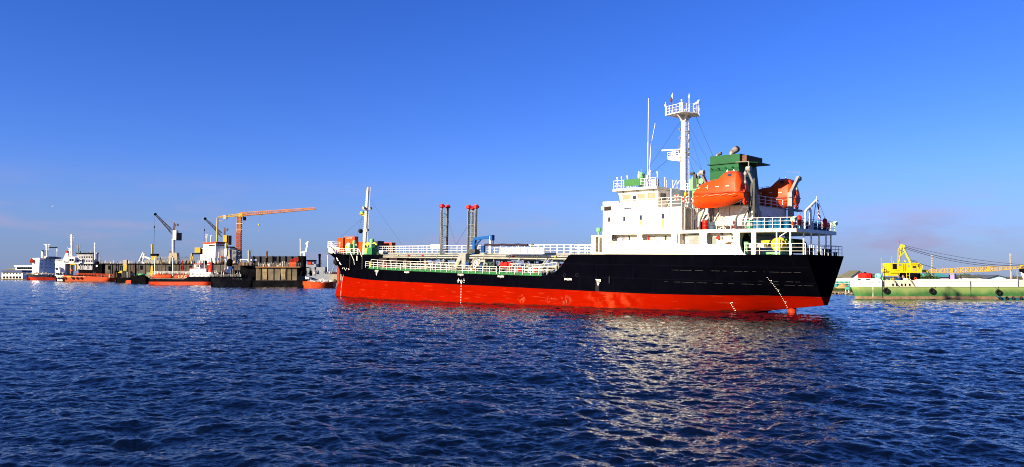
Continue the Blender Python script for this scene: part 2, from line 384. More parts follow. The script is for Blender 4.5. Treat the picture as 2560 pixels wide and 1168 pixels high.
def plating(m,dark,wet=False):
    t=m.node_tree; b=t.nodes['Principled BSDF']; last=b.inputs['Base Color'].links[0].from_socket
    tc=t.nodes.new('ShaderNodeTexCoord'); mp=t.nodes.new('ShaderNodeMapping'); mp.inputs['Rotation'].default_value=(R(90),0,0)
    br=t.nodes.new('ShaderNodeTexBrick'); br.inputs['Scale'].default_value=1; br.inputs['Brick Width'].default_value=5.2; br.inputs['Row Height'].default_value=1.55
    br.inputs['Mortar Size'].default_value=.03; br.inputs['Color1'].default_value=(1,1,1,1); br.inputs['Color2'].default_value=(.90,.90,.91,1); br.inputs['Mortar'].default_value=(dark,)*3+(1,)
    mu=t.nodes.new('ShaderNodeMixRGB'); mu.blend_type='MULTIPLY'; mu.inputs[0].default_value=1
    t.links.new(tc.outputs['Object'],mp.inputs[0]); t.links.new(mp.outputs[0],br.inputs[0]); t.links.new(last,mu.inputs[1]); t.links.new(br.outputs[0],mu.inputs[2]); last=mu.outputs[0]
    if wet:
        ge=t.nodes.new('ShaderNodeNewGeometry'); s=t.nodes.new('ShaderNodeSeparateXYZ'); n=t.nodes.new('ShaderNodeTexNoise'); n.inputs['Scale'].default_value=.9; n.inputs['Detail'].default_value=5
        a=t.nodes.new('ShaderNodeMath'); a.operation='MULTIPLY_ADD'; a.inputs[1].default_value=.55
        r=t.nodes.new('ShaderNodeValToRGB'); r.color_ramp.elements[0].position=.42; r.color_ramp.elements[0].color=(1,1,1,1); r.color_ramp.elements[1].position=.56; r.color_ramp.elements[1].color=(0,0,0,1)
        x=t.nodes.new('ShaderNodeMixRGB'); x.inputs[2].default_value=(.05,.006,.004,1)
        t.links.new(ge.outputs['Position'],s.inputs[0]); t.links.new(tc.outputs['Object'],n.inputs[0]); t.links.new(n.outputs[0],a.inputs[0]); t.links.new(s.outputs[2],a.inputs[2]); t.links.new(a.outputs[0],r.inputs[0]); t.links.new(r.outputs[0],x.inputs[0]); t.links.new(last,x.inputs[1]); last=x.outputs[0]
        # faint pale tide lines and rubbed streaks
        m3=t.nodes.new('ShaderNodeMapping'); m3.inputs['Scale'].default_value=(.35,.35,5); n3=t.nodes.new('ShaderNodeTexNoise'); n3.inputs['Scale'].default_value=1; n3.inputs['Detail'].default_value=7
        r3=t.nodes.new('ShaderNodeValToRGB'); r3.color_ramp.elements[0].position=.60; r3.color_ramp.elements[1].position=.78; r3.color_ramp.elements[1].color=(.45,.45,.45,1)
        x3=t.nodes.new('ShaderNodeMixRGB'); x3.inputs[2].default_value=(.42,.075,.03,1)
        t.links.new(tc.outputs['Object'],m3.inputs[0]); t.links.new(m3.outputs[0],n3.inputs[0]); t.links.new(n3.outputs[0],r3.inputs[0]); t.links.new(r3.outputs[0],x3.inputs[0]); t.links.new(last,x3.inputs[1]); last=x3.outputs[0]
    t.links.new(last,b.inputs['Base Color'])
plating(REDH,.78,True); plating(BLK,1.9)
def hull():
    xs=[1.1,1.8,2.6,3.5,4.5,5.5,6.5,7.5,8.5,9.5,10.5,12,13.5,15,17,19,21,23.5,26,28,30.1,30.5,31,31.6,32,32.5,33.2,34,35.2,38]+list(range(41,74,3))
    xs+=[75,76.3,76.6,76.9,77.15,77.4,78,78.9,80,80.9,82,82.6,83.1,84,84.7,86,87.3,88.3,89.2,90.2,91,91.6,91.85,92.5,93.3,94.2,95.2,96,96.8,97.5,98.2]
    nr,nb=9,14; mb=MB(); cols=[]
    for x in xs:
        zt=zd(x); zb=min(zbot(x),zt-.01); zr=min(max(zred(x),zb),zt); row=[]
        for i in range(nr+1): row.append(zb+(zr-zb)*i/nr)
        for i in range(1,nb+1): row.append(zr+(zt-zr)*i/nb)
        cols.append([(x,hb(x,z),z) for z in row])
    n=len(cols[0])
    for sgn in(1,-1):
        o=len(mb.v); mb.v+=[(x,y*sgn,z) for c in cols for x,y,z in c]
        for k in range(len(cols)-1):
            for i in range(n-1):
                q=[k*n+i,k*n+i+1,(k+1)*n+i+1,(k+1)*n+i]
                if abs(cols[k][i][2]-cols[k][i+1][2])+abs(cols[k+1][i][2]-cols[k+1][i+1][2])<1e-5: continue
                zc=(cols[k][i][2]+cols[k+1][i+1][2])/2
                if sgn<0: q=q[::-1]
                mb.f.append(tuple(a+o for a in q)); mb.m.append(0 if i<nr else (2 if zc>5.97 and xs[k]>88 else 1))
    # transom
    c=cols[0]
    for i in range(n-1):
        mb.cm=0 if i<nr else 1
        a,b=c[i],c[i+1]
        mb.add([(a[0],-a[1],a[2]),(a[0],a[1],a[2]),(b[0],b[1],b[2]),(b[0],-b[1],b[2])],[(3,2,1,0)])
    # bulbous forefoot
    mb.cm=0; secs=[]
    for k in range(25):
        u=-1+2*k/24; rr=max(.02,(1-abs(u)**2.2)**(1/2.1)); secs.append([(90.1+3.8*u,1.3*rr*math.copysign(abs(math.cos(a))**.85,math.cos(a)),-1.45+2.6*rr*math.copysign(abs(math.sin(a))**.9,math.sin(a))) for a in [2*math.pi*i/20 for i in range(20)]])
    mb.loft(secs)
    mb.build('hull',[REDH,BLK,pm('bow_cream_paint',(.62,.58,.50),.5,.1,1)],ship,smooth=True)
    # decks
    dk=MB()
    for a,b in zip(xs[:-1],xs[1:]):
        za=min(zd(a),5.7) if a>80 else zd(a); zb_=min(zd(b),5.7) if b>80 else zd(b)
        if a>76.2 and b<=84.8: za=zb_=3.25
        ya=max(.01,hb(a,za)-.03); yb=max(.01,hb(b,zb_)-.03)
        za-=.05; zb_-=.05
        dk.add([(a,-ya,za),(b,-yb,zb_),(b,yb,zb_),(a,ya,za)],[(0,1,2,3)])
    dk.build('deck',GREEN,ship)
    for s in(1,-1):
        cm=MB()  # gunwale coaming
        p=[x for x in xs if 35<=x<=76]
        for a,b in zip(p[:-1],p[1:]): cm.ob((a,s*(bd(a)-.28),zd(a)+.17),(b,s*(bd(b)-.28),zd(b)+.17),.06,.36)
        x=35.8
        while x<76: cm.ob((x,s*(bd(x)-.22),zd(x)),(x,s*(bd(x)-.3),zd(x)+.42),.04,.14,up=(1,0,0)); x+=1.5
        cm.build('gunwale_coaming',pm('coaming_green',(.03,.17,.05),.5,.3,1.2,rust=.3,rcol=(.25,.2,.05)),ship)
    fk=MB()
    for s in(1,-1):
        fk.ob((84.2,s*4.7,5.62),(93,s*2.3,5.85),.05,.1)
    ru=MB(); ru.c((4.65,0,-2.5),(4.65,0,.7),.45,.42,n=18); ru.b(3.2,4.9,-.09,.09,-2.5,-.25)
    ru.build('rudder_trunk',pm('rudder_orange',(.62,.035,.004),.55,.15,2),ship,smooth=True)
    # thin weld seams and rubbed lines
    se=MB()
    for (x0,x1,z,r) in((2.2,15.5,4.15,.012),(2.6,6.5,3.2,.012),(1.5,17,2.85,.010)):
        x=x0
        while x<x1:
            l=random.uniform(.3,1.4); e=min(x1,x+l)
            se.t([(x,hb(x,z)+.004,z),(e,hb(e,z)+.004,z)],r,n=4); x=e+random.uniform(.1,.9)
    se.build('rubbed_seam',pm('rubbed_steel',(.10,.10,.10),.6,.5,3),ship)
hull()
def marks():
    mk=MB()
    def blob(px,py,w=.16,h=.1):
        q=hullpt(px,py); mk.b(q.x-w/2,q.x+w/2,q.y-.01,q.y+.004,q.z-h/2,q.z+h/2)
    def line(p,q,n,**k):
        for i in range(n):
            t=i/(n-1); blob(p[0]+(q[0]-p[0])*t,p[1]+(q[1]-p[1])*t,**k)
    for i in range(19):
        t=i/18; px=858.5-6.2*t-2.5*math.sin(t*math.pi)*.6; py=688+52*t; q=hullpt(px,py,.02)
        # draught figures follow the forefoot
        q.y=max(q.y,.95 if t<.25 else 1.3); q=S(px,py,y=q.y); mk.b(q.x-.06,q.x+.06,q.y,q.y+.03,q.z-.04,q.z+.04)
    line((1153,713),(1152,756),12,w=.13,h=.07)
    for px,py in((1160,701),(1161.5,702),(1160,698),(1160,706)): blob(px,py,.14,.09)
    # load line ring and bars
    q=hullpt(1153.4,703.2)
    ring=MB(); ring.torus(q,.17,.035,n=18,m=4); ring.b(q.x-.26,q.x+.26,q.y-.01,q.y+.015,q.z-.02,q.z+.02)
    ring.prism([(q.x-.17,q.z-.16),(q.x+.17,q.z-.16),(q.x,q.z-.4)],q.y-.01,q.y+.012)
    for k,(dx,dz) in enumerate(((.6,.22),(.75,.02),(.75,-.14),(.45,.10))): ring.b(q.x+dx-.16,q.x+dx+.16,q.y-.01,q.y+.012,q.z+dz-.03,q.z+dz+.03)
    ring.b(q.x+.62,q.x+.66,q.y-.01,q.y+.013,q.z-.2,q.z+.42)
    ring.build('load_line_mark',WHITE2,ship)
    pts=[(1918,694),(1968,768)]
    for i in range(19):
        t=i/18; px=1918+50*t+3*math.sin(t*3.14); py=694+74*t-2*math.sin(t*3.14)
        blob(px,py,.085,.05)
        if i in(2,8,15): blob(px+3.6,py+.3,.10,.065)
    for i in range(5): blob(1826+3*i,758+4.5*i,.10,.08)
    blob(1830,756.5,.22,.08)
    for px,py in((843,646),(845,650),(850,657),(852,660)): blob(px,py,.5,.33)
    blob(857,670.5,.2,.2); blob(867,671.5,.25,.2); blob(872.5,672.8,.3,.2)
    a=hullpt(860,669);b=hullpt(864.5,676.5); mk.c(a,b,.05,n=5)
    mk.build('draught_marks',WHITE2,ship)
    for px,py in((1017,680.5),(1151.5,686.5),(1252,691),(1420,698)):
        q=hullpt(px,py); text_mb('สมบุรณ',.40,q,(-1,0,0),(0,0,1),bold=True).build('hull_lettering',WHITE2,ship)
    sp=MB()
    q=hullpt(941.5,677); text_mb('ลากจูง',.40,q,(-1,0,0),(0,0,1),sp,bold=True)
    q=hullpt(941.5,680.5); text_mb('TUG',.28,q,(-1,0,0),(0,0,1),sp,bold=True)
    sp.prism([(q.x-.2,q.z-.22),(q.x+.2,q.z-.22),(q.x,q.z-.6)],q.y-.01,q.y+.01)
    q=hullpt(1495.5,701.5); text_mb('TUG',.40,q,(-1,0,0),(0,0,1),sp,bold=True)
    q.z-=.42; sp.prism([(q.x-.22,q.z+.17),(q.x+.22,q.z+.17),(q.x,q.z-.22)],q.y-.01,q.y+.01)
    sp.build('hull_lettering',WHITE2,ship)
    st=MB()
    q=hullpt(1495,716)
    for dx,w in((.28,.16),(-.12,.10),(.08,.12)): st.b(q.x+dx-w/2,q.x+dx+w/2,6.0,6.006,1.43,2.35+.5*abs(dx))
    st.build('overboard_streaks',pm('salt_streak',(.022,.022,.025),.8,.5,3),ship)
    for px,py in((1411,688),(1442,688)):
        q=hullpt(px,py); hl=MB(); hl.torus(q,.2,.05,n=12,m=4); hl.build('fairlead',pm('fairlead_black',(.012,.012,.013),.5,.2,3),ship)
    q=hullpt(1525,698); hl=MB(); hl.b(q.x-.08,q.x+.08,q.y-.02,q.y+.12,q.z-.5,q.z+.3); hl.build('fender_bar',MC['fairlead_black'],ship)
marks()
# ---------------------------------------------------------------- superstructure
def rrect_fillet(mb,x0,x1,z0,z1,y0,y1,r,corners='abcd'):
    for (cx,cz,sx,sz,k) in((x0,z0,1,1,'a'),(x1,z0,-1,1,'b'),(x1,z1,-1,-1,'c'),(x0,z1,1,-1,'d')):
        if k not in corners: continue
        poly=[(cx,cz)]+[(cx+sx*r*(1-math.sin(a)),cz+sz*r*(1-math.cos(a))) for a in [math.pi/2*i/6 for i in range(7)]]
        mb.prism(poly,y0,y1)
def plate(mb,x0,x1,z0,z1,holes,y0,y1,r=.22):
    x=x0
    for a,b,c,d in sorted(holes):
        mb.b(x,a,y0,y1,z0,z1); mb.b(a,b,y0,y1,z0,c); mb.b(a,b,y0,y1,d,z1); rrect_fillet(mb,a,b,c,d,y0,y1,r); x=b
    mb.b(x,x1,y0,y1,z0,z1)
Z1,Z2,Z3,Z4=5.85,8.5,11.08,13.72
def superstructure():
    holes=[(8.2,11.15,6.93,8.17),(11.85,14.8,6.95,8.15),(15.5,19.5,7.4,8.13),(20.1,23.8,7.4,8.15)]
    for s in(1,-1):
        m=MB(); ya,yb=(5.88,6.004) if s>0 else(-6.004,-5.88)
        plate(m,12,25.15,Z1+.004,Z2-.18,[h for h in holes if h[0]>11.5],ya,yb)
        # aft of x=12 the plating follows the deck edge
        def seg(x0,x1,z0,z1):
            m.loft([[(x,s*(bd(x)-.12),z0),(x,s*(bd(x)+.004),z0),(x,s*(bd(x)+.004),z1),(x,s*(bd(x)-.12),z1)] for x in(x0,(x0+x1)/2,x1)])
        seg(11.15,12,Z1,Z2-.18); seg(8.2,11.15,Z1,6.93); seg(8.2,11.15,8.17,Z2-.18); seg(7.5,8.2,Z1,Z2-.18)
        rrect_fillet(m,8.2,11.15,6.93,8.17,s*5.82 if s>0 else -5.95,s*5.95 if s>0 else -5.82,.22)
        # swept foot of the screen
        P=[(7.5,Z1),(6.75,Z1)]+[(7.5-.75*(1-math.sin(a))*1.0,Z1+1.5*(1-math.cos(a))) for a in [math.pi/2*i/6 for i in range(1,7)]]
        m.prism(P,s*5.62,s*5.74)
        m.build('side_screen',WHITE,ship)
    for x,za,zb_,y in((22.9,Z1,7.35,6.004),(19.8,8.2,11.0,6.0),(17.9,Z1,7.35,6.004),(15.2,Z1,11.0,6.004),(13.3,Z1,6.9,6.004),(20.9,8.6,11.0,5.98),(18.2,8.6,11.0,5.98)):
        m=MB(); m.b(x-.018,x+.018,y-.02,y+.006,za,zb_); m.build('weld_seam',pm('seam_tan_paint',(.52,.44,.30),.6,.3,2),ship)
    for x,z,l,y in((23.6,7.38,.8,6.004),(17.3,7.38,.6,6.004),(14.0,6.93,.7,6.004),(24.4,10.9,.7,5.98),(15.8,10.9,1.2,5.98),(10.2,8.2,.0,0)):
        if l: m=MB(); m.prism([(x-.06,z),(x+.06,z),(x+.03,z-l),(x-.03,z-l*.9)],y-.02,y+.005); m.build('rust_stain',pm('rust_streak_brown',(.45,.27,.10),.7,.4,3),ship)
    m=MB(); m.c((16.0,6.1,8.6),(16.0,6.1,11.0),.05,n=6); m.c((15.4,6.08,8.6),(15.4,6.08,11.0),.03,n=6); m.build('drain_pipe',WHITE,ship)
    # lower deckhouse
    m=MB(); m.b(8.6,24.9,-5.05,5.05,Z1-.1,Z2-.2); m.b(24.9,25.15,-5.88,5.88,Z1,Z2-.2)
    m.b(14.5,14.72,5.05,5.88,Z1,Z2-.2); m.b(11.6,11.72,5.05,5.85,Z1,Z2-.2)
    m.build('lower_deckhouse_wall',CREAM,ship)
    # boat deck slab following the plan of the hull
    xs=[1.95,2.3,3.5,5,6.5,8,10,12,16,25.15]
    edge=[(x,bd(x)+.02) for x in xs]
    poly=[(1.75,-4.1),(1.75,4.45)]+[(1.85,5.05)]+edge+[(x,-y) for x,y in edge[::-1] if x>3.4]
    m=MB(); m.prism(poly,Z2-.36,Z2-.02,'z'); m.build('boat_deck',WHITE,ship)
    m=MB(); p2=[(x-.0,y-.25*(1 if y>0 else -1)) for x,y in poly]; m.prism(p2,Z2-.018,Z2+.004,'z'); m.build('boat_deck_planking',pm('deck_red_oxide',(.20,.05,.03),.6,.3,1),ship)
    # upper house
    m=MB(); m.b(14.2,25.1,-5.98,5.98,Z2,Z3-.03); 
    m.build('upper_deckhouse_wall',WHITE,ship)
    for s in(1,-1):
        a,b=(5.9,6.008) if s>0 else(-6.008,-5.9)
        m=MB(); m.prism([(25.13,11.5),(25.13,12.06),(22.85,12.06),(22.2,11.09),(23.85,11.09),(23.85,11.5)],a,b)
        m.prism([(25.13,11.09),(25.13,11.10),(23.85,11.10),(23.85,11.09)],a,b); m.b(25.35,25.13,a,b,11.09,11.5)
        m.build('wing_bulwark',WHITE,ship)
    m=MB(); m.b(25.0,25.12,-5.9,5.9,11.09,12.06); m.build('front_bulwark',WHITE,ship)
    m=MB(); m.b(23.87,24.93,6.009,6.016,10.99,11.5); m.build('wing_recess_shade',DARK,ship)  # dark plate proud of the wall, painting in the shade of a recess
    # portholes
    for x,z in((24.15,9.93),(21.93,9.96),(19.6,10.02),(16.6,10.06)):
        m=MB(); m.b(x-.16,x+.16,5.98,6.0,z-.27,z+.27); w=m.build('window',GLASS,ship)
        f=MB()
        for a,b,c,d in((x-.21,x-.16,z-.32,z+.32),(x+.16,x+.21,z-.32,z+.32),(x-.16,x+.16,z-.32,z-.27),(x-.16,x+.16,z+.27,z+.32)): f.b(a,b,5.98,6.02,c,d)
        f.build('frame',CREAM,w)
    for x,z,l in((19.6,9.7,.55),(16.6,9.74,1.1)):
        sm_=MB(); sm_.prism([(x-.17,z),(x+.17,z),(x+.12,z-l),(x-.1,z-l*.8)],5.975,5.988)
        sm_.build('rust_stain',pm('rust_stain',(.70,.52,.16),.6,.4,2.5),ship)
    for x,z in((21.95,7.72),(16.9,7.72)):
        m=MB(); m.b(x-.14,x+.14,5.0,5.07,z-.25,z+.25); m.build('window',GLASS,ship)
    # things on the sheltered walkway wall
    m=MB(); m.b(12.15,13.75,5.05,5.35,6.9,7.95); m.b(12.1,13.8,5.05,5.37,7.96,8.02); m.b(12.15,13.75,5.35,5.36,7.35,7.37); m.build('deck_locker',GREY,ship)
    m=MB(); m.b(10.55,11.1,5.05,5.11,6.95,7.75); m.build('switch_cabinet',pm('cabinet_grey_green',(.25,.30,.24),.5,.1,3),ship)
    for x in(14.5,9.9,8.75):
        for z,r in((7.98,.13),(7.62,.14)):
            m=MB(); m.c((x,5.05,z),(x,5.25,z),r,n=10); m.build('deck_lamp',GREY,ship)
    m=MB(); m.c((10.25,5.05,7.65),(10.25,5.3,7.65),.2,n=12); m.build('alarm_bell',REDP,ship)
    m=MB(); m.t([(9.3,5.3,7.02),(8.9,5.35,7.1),(8.6,5.35,7.06),(8.2,5.3,7.2)],.1); m.build('folded_stretcher',RUST,ship)
    m=MB(); m.b(22.55,23.0,5.05,5.15,6.0,7.9); m.build('notice_board',pm('notice_grey',(.30,.31,.42),.6,.6,6),ship)
    m=MB(); m.b(21.95-.0,22.55,5.05,5.11,7.05,7.9); m.build('notice_board',pm('notice_pink',(.62,.45,.45),.6,.5,7),ship)
    m=MB(); m.b(19.95,20.75,5.05,5.11,6.0,7.85); d=m.build('door',WHITE,ship); h=MB(); h.b(20.05,20.12,5.11,5.17,6.9,7.0); h.build('handle',GREY,d)
    m=MB(); m.b(19.05,19.25,5.05,5.17,6.9,7.9); m.build('fire_box',REDP,ship)
    m=MB(); m.b(18.3,18.95,5.05,5.11,6.7,7.9); m.build('muster_poster',pm('poster_mixed',(.45,.38,.40),.6,.6,8),ship)
    m=MB(); m.b(24.82,24.93,6.0,6.06,7.3,8.0); m.build('fire_notice',REDP,ship)
    # forward companion house with an open door
    m=MB(); m.b(25.15,27.6,3.2,5.1,Z1,6.15); m.b(25.15,27.6,3.2,5.1,8.0,8.15); m.b(27.4,27.6,3.2,5.1,6.15,8.0); m.b(26.95,27.4,4.98,5.1,6.15,8.0) ; m.b(25.15,26.25,4.98,5.1,6.15,8.0); m.b(26.25,26.95,3.2,3.3,6.15,8.0); m.b(25.2,27.6,3.2,3.3,6.15,8)
    m.build('companion_house',CREAM,ship)
    m=MB(); m.ob((26.25,5.1,7.07),(25.9,5.75,7.07),.06,1.75,up=(0,0,1)); d=m.build('door',WHITE,ship)
    m=MB(); m.c((26.6,4.9,8.15),(26.6,4.9,8.6),.13,n=10); m.c((26.6,4.9,8.6),(26.6,4.9,9.05),.3,n=12); m.build('mushroom_vent',MINT,ship)
    # port rails forward of the house
    m=MB(); m.rail([(30.4,5.8,5.8),(27.6,5.8,5.82)],1.2,1.3); m.build('rail',WHITE2,ship)
    m=MB(); m.b(27.7,30.4,4.5,4.7,6.9,6.98); m.rail([(30.3,5.05,5.85),(27.7,5.05,5.85)],1.1,.9); m.build('rail',WHITE2,ship)
superstructure()
def wheelhouse():
    m=MB()
    # port wall built round its windows so that the panes sit recessed
    def wall(y0,y1):
        m.b(18.75,24.0,y0,y1,Z3,12.2); m.prism([(18.75,12.98),(24.32,12.98),(24.42,13.36),(18.75,13.36)],y0,y1)
        for a,b in((18.75,19.05),(20.1,20.45),(21.5,21.65),(22.35,22.5)): m.b(a,b,y0,y1,12.2,12.98)
        m.b(21.65,22.35,y0,y1,12.9,12.98)
        m.prism([(23.65,12.2),(24.0,12.2),(24.32,12.98),(23.85,12.98)],y0,y1); m.b(22.35,22.55,y0,y1,12.2,12.98)
    wall(3.88,4.0); wall(-4.0,-3.88)
    m.prism([(23.86,Z3),(24.0,Z3),(24.42,13.36),(24.28,13.36)],-3.88,3.88)
    m.b(17.0,17.1,-3.88,3.88,Z3,13.36)
    m.b(18.72,18.85,-3.88,2.2,Z3,13.36); m.b(18.72,18.85,2.2,3.88,Z3,12.15); m.b(18.72,18.85,2.2,3.88,13.0,13.36); m.b(18.72,18.85,3.5,3.88,12.15,13.0); m.b(18.72,18.85,2.2,2.35,12.15,13.0)
    m.build('wheelhouse_wall',WHITE,ship)
    for poly in([(19.05,12.2),(20.1,12.2),(20.1,12.98),(19.05,12.98)],[(20.45,12.2),(21.5,12.2),(21.5,12.98),(20.45,12.98)],[(22.55,12.2),(23.65,12.2),(23.85,12.98),(22.55,12.98)]):
        w=MB(); w.prism(poly,3.86,3.93); w=w.build('window',CURT,ship)
        cx=sum(p[0] for p in poly)/4; f=MB(); f.b(poly[0][0]-.05,poly[1][0]+.05,3.99,4.05,12.13,12.2); f.build('sill',CREAM,w)
    w=MB(); w.b(18.75,18.8,2.35,3.5,12.15,13.0); w.build('window',GLASS,ship)
    d=MB(); d.b(21.65,22.35,4.0,4.04,Z3+.1,12.9); d=d.build('door',pm('door_cream',(.62,.55,.46),.5,.1,2),ship)
    p=MB(); p.b(21.75,22.2,4.04,4.06,12.2,12.8); p.build('pane',GLASS,d); p=MB(); p.c((21.75,4.05,11.9),(21.75,4.12,11.9),.06); p.build('handle',GREY,d)
    m=MB(); m.prism([(18.55,-4.6),(18.55,4.4),(18.7,4.62),(24.7,4.62),(24.95,4.4),(24.95,-4.6)],13.4,13.68,'z'); m.build('wheelhouse_roof',WHITE,ship)
    for x in(23.6,21.5,19.3): m=MB(); m.ob((x,3.98,13.2),(x,4.3,13.38),.08,.1); m.build('roof_bracket',GREY,ship)
    # compass deck rails, name screen, aerials
    m=MB(); m.rail([(18.8,4.4,13.68),(24.8,4.4,13.68),(24.8,-4.4,13.68)],1.0,1.5,3,.024); m.build('rail',WHITE2,ship)
    m=MB(); m.rail([(18.8,-4.4,13.68),(18.8,4.4,13.68)],1.0,2.2,2,.03); m.build('rail',WHITE2,ship)
    m=MB(); m.b(20.9,23.15,4.45,4.5,13.9,14.72); m.build('name_screen',pm('screen_green',(.05,.20,.055),.5,.12,2),ship)
    m=MB(); m.sph((22.1,2.6,15.25),.48,n=14,m=8); m.c((22.1,2.6,13.6),(22.1,2.6,15),.25); m.c((22.1,2.6,15.6),(22.1,2.6,16.1),.03); m.build('searchlight_dome',MINT,ship,smooth=True)
    for px,y,zt,zb in((1543,4,14.95,13.6),(1554,4,15.0,13.6),(1568,3,15.2,13.6),(1597,3.5,15.5,13.6),(1625,3,15.6,13.6),(1643,4,15.2,13.6),(1662,1.5,14.8,13.3),(1682,0,14.6,13.3)):
        q=S(px,460,y=y); m=MB(); m.c((q.x,y,zb),(q.x,y,zt),.045,n=6)
        m.c((q.x,y,zt),(q.x,y,zt+.18),.1,n=6)
        if px in(1543,1568,1597,1625): 
            for dx in(-.6,.6): m.c((q.x,y,zt-.6),(q.x+dx,y,13.9),.025,n=4)
        m.build('aerial_post',WHITE2,ship)
    q=S(1619,460,y=1); m=MB(); m.c((q.x,1,13.6),(q.x,1,19.5),.07,n=6); t=S(1624,245,y=1); m.c((q.x,1,19.5),(q.x-.0,1,t.z),.035,n=5); m.ob((q.x-.0,1,13.7),(q.x,1,15.5),.3,.3); m.build('whip_aerial',WHITE2,ship)
    q2=S(1621,455,y=.4); a=S(1628,360,y=.4); b=S(1638,308,y=.4); m=MB(); m.c(q2,a,.05,n=5); m.c(a,b,.025,n=5); m.build('whip_aerial',WHITE2,ship)
    q=S(1637,462,y=3.6); m=MB(); m.b(q.x-.3,q.x+.3,3.3,3.9,13.7,14.6); m.c((q.x-.3,3.6,14.3),(q.x-.36,3.6,14.3),.2,n=8); m.build('signal_box',pm('signal_cream',(.6,.58,.45),.5,.1,2),ship)
    m=MB(); m.b(q.x-.34,q.x-.3,3.3,3.9,13.72,14.58); m.build('signal_box_lens',DARK,ship)
    # nav deck rails
    m=MB(); m.rail([(22.1,5.9,Z3),(14.3,5.9,Z3)],1.05,1.25,3); m.build('rail',WHITE2,ship)
    m=MB(); m.rail([(14.3,5.9,Z3),(14.3,3.7,Z3)],1.05,1.1,3); m.build('rail',WHITE2,ship)
    # inclined ladder up to the compass deck
    m=MB(); a=S(1671,516,y=2.2); b=S(1696,458,y=.6)
    for dy in(-.3,.3): m.ob((a.x,2.2+dy,Z3),(b.x,.7+dy,13.75),.08,.16)
    for i in range(1,11): t=i/11; p=Vector((a.x,2.2,Z3)).lerp(Vector((b.x,.7,13.75)),t); m.b(p.x-.1,p.x+.1,p.y-.3,p.y+.3,p.z-.02,p.z+.02)
    for dy in(-.3,.3): m.t([(a.x,2.2+dy,Z3+.9),(b.x,.7+dy,14.65)],.03)
    m.build('inclined_ladder',WHITE2,ship)
    m=MB(); m.lathe([(.25,0),(.32,.2),(.32,.7),(.1,.9)],(17.6,1.2,Z3),n=10); m.build('fire_monitor',REDP,ship)
wheelhouse()
def radar_mast():
    b=Vector((17.9,0,Z3)); t=Vector((17.95,0,22.35))
    m=MB(); m.c(b,b.lerp(t,.6),.42,.36,n=12); m.c(b.lerp(t,.6),t,.36,.27,n=12)
    for i in range(16): z=12.4+i*.62; m.torus((17.93,0,z),.40 if z<18 else .34,.03,(0,0,1),n=10,m=4)
    mast=m.build('radar_mast',CREAM if False else WHITE,ship,smooth=True)
    m=MB(); m.ladder((17.45,-.25,11.2),(17.6,-.2,22.3),.4,(.35,1,0),.03,.34)
    m.build('ladder',WHITE2,mast)
    # main platform
    m=MB(); z=22.4
    m.prism([(17.0,-1.9),(19.4,-1.3),(19.6,1.3),(16.9,1.9),(16.2,0)],z,z+.1,'z'); m.prism([(17.3,22.4),(18.6,22.4),(18.1,21.5),(17.8,21.5)],-.15,.15)
    m.prism([(-1.5,22.4),(1.5,22.4),(.2,21.6),(-.2,21.6)],17.85,18.05,'x')
    m.rail([(16.2,0,z+.1),(16.9,1.85,z+.1),(19.5,1.3,z+.1),(19.4,-1.3,z+.1),(17,-1.85,z+.1),(16.2,0,z+.1)],.95,.55,3,.024)
    m.build('platform',WHITE2,mast)
    m=MB(); m.c((18.2,0,22.5),(18.2,0,24.0),.16,n=8); m.b(18.0,18.45,-.25,.25,23.5,23.95); m.ob((18.9,-1.2,24.15),(17.5,1.2,23.95),.16,.14); m.build('radar_scanner',WHITE2,mast)
    for (x,y,zt) in((19.3,.4,25.2),(16.6,1.0,24.6),(19.7,1.2,24.0),(16.4,-.8,24.2)):
        m=MB(); m.c((x,y,z),(x,y,zt),.05,.035,n=6); m.c((x,y,zt-.5),(x,y,zt-.25),.11,n=6); m.build('aerial_post',WHITE2,mast)
    q=S(1678,255,y=.6); m=MB(); m.lathe([(.1,0),(.14,.1),(.14,.35),(.08,.45)],(q.x,.6,q.z),n=8); m.c((q.x,.6,22.5),(q.x,.6,q.z),.04); m.build('signal_lamp',RUST,mast)
    q=S(1742,258,y=-.8); m=MB(); m.ob((q.x+.4,-.8,q.z-.1),(q.x-.2,-.8,q.z+.1),.08,.2); m.sph((q.x-.2,-.8,q.z+.15),.15); m.build('wind_vane',WHITE2,mast)
    # lower radar platform
    m=MB(); m.prism([(18.1,17.6),(19.8,17.6),(19.8,17.22),(18.1,16.9)],-.5,.5); m.rail([(18.3,.5,17.6),(19.8,.5,17.6),(19.8,-.5,17.6),(18.3,-.5,17.6)],.5,.5,2,.03); m.build('platform',WHITE,mast)
    m=MB(); m.lathe([(.22,0),(.26,.3),(.2,.8)],(19.2,0,17.6),n=10); m.ob((20.6,.6,18.4),(18.2,-.6,18.45),.14,.16); m.build('radar_scanner',WHITE2,mast)
    # navigation lamps on brackets
    for z in(20.9,19.9,18.9,18.3):
        for s,dz in((1,0),(-1,-.45)):
            m=MB(); m.b(17.9+s*.3,17.9+s*.75,-.12,.12,z+dz-.05,z+dz); m.c((17.9+s*.6,0,z+dz),(17.9+s*.6,0,z+dz-.32),.11,n=7); m.build('navigation_lamp',pm('lamp_housing',(.18,.17,.16),.5,.5,5),mast)
    wires=[((1700,305,0),(1609,438,3.2)),((1700,375,0),(1630,432,3)),((1716,300,0),(1776,415,1.5)),((1740,292,-1),(1783,392,-1)),((1716,310,0),(1764,452,2)),((1716,375,0),(1773,450,2)),((1716,380,0),(1738,440,2))]
    for (a,c_,e),(f,g,h) in wires:
        m=MB(); m.c(S(a,c_,y=e),S(f,g,y=h),.022,n=4); m.build('stay_wire',WIRE,ship)
radar_mast()
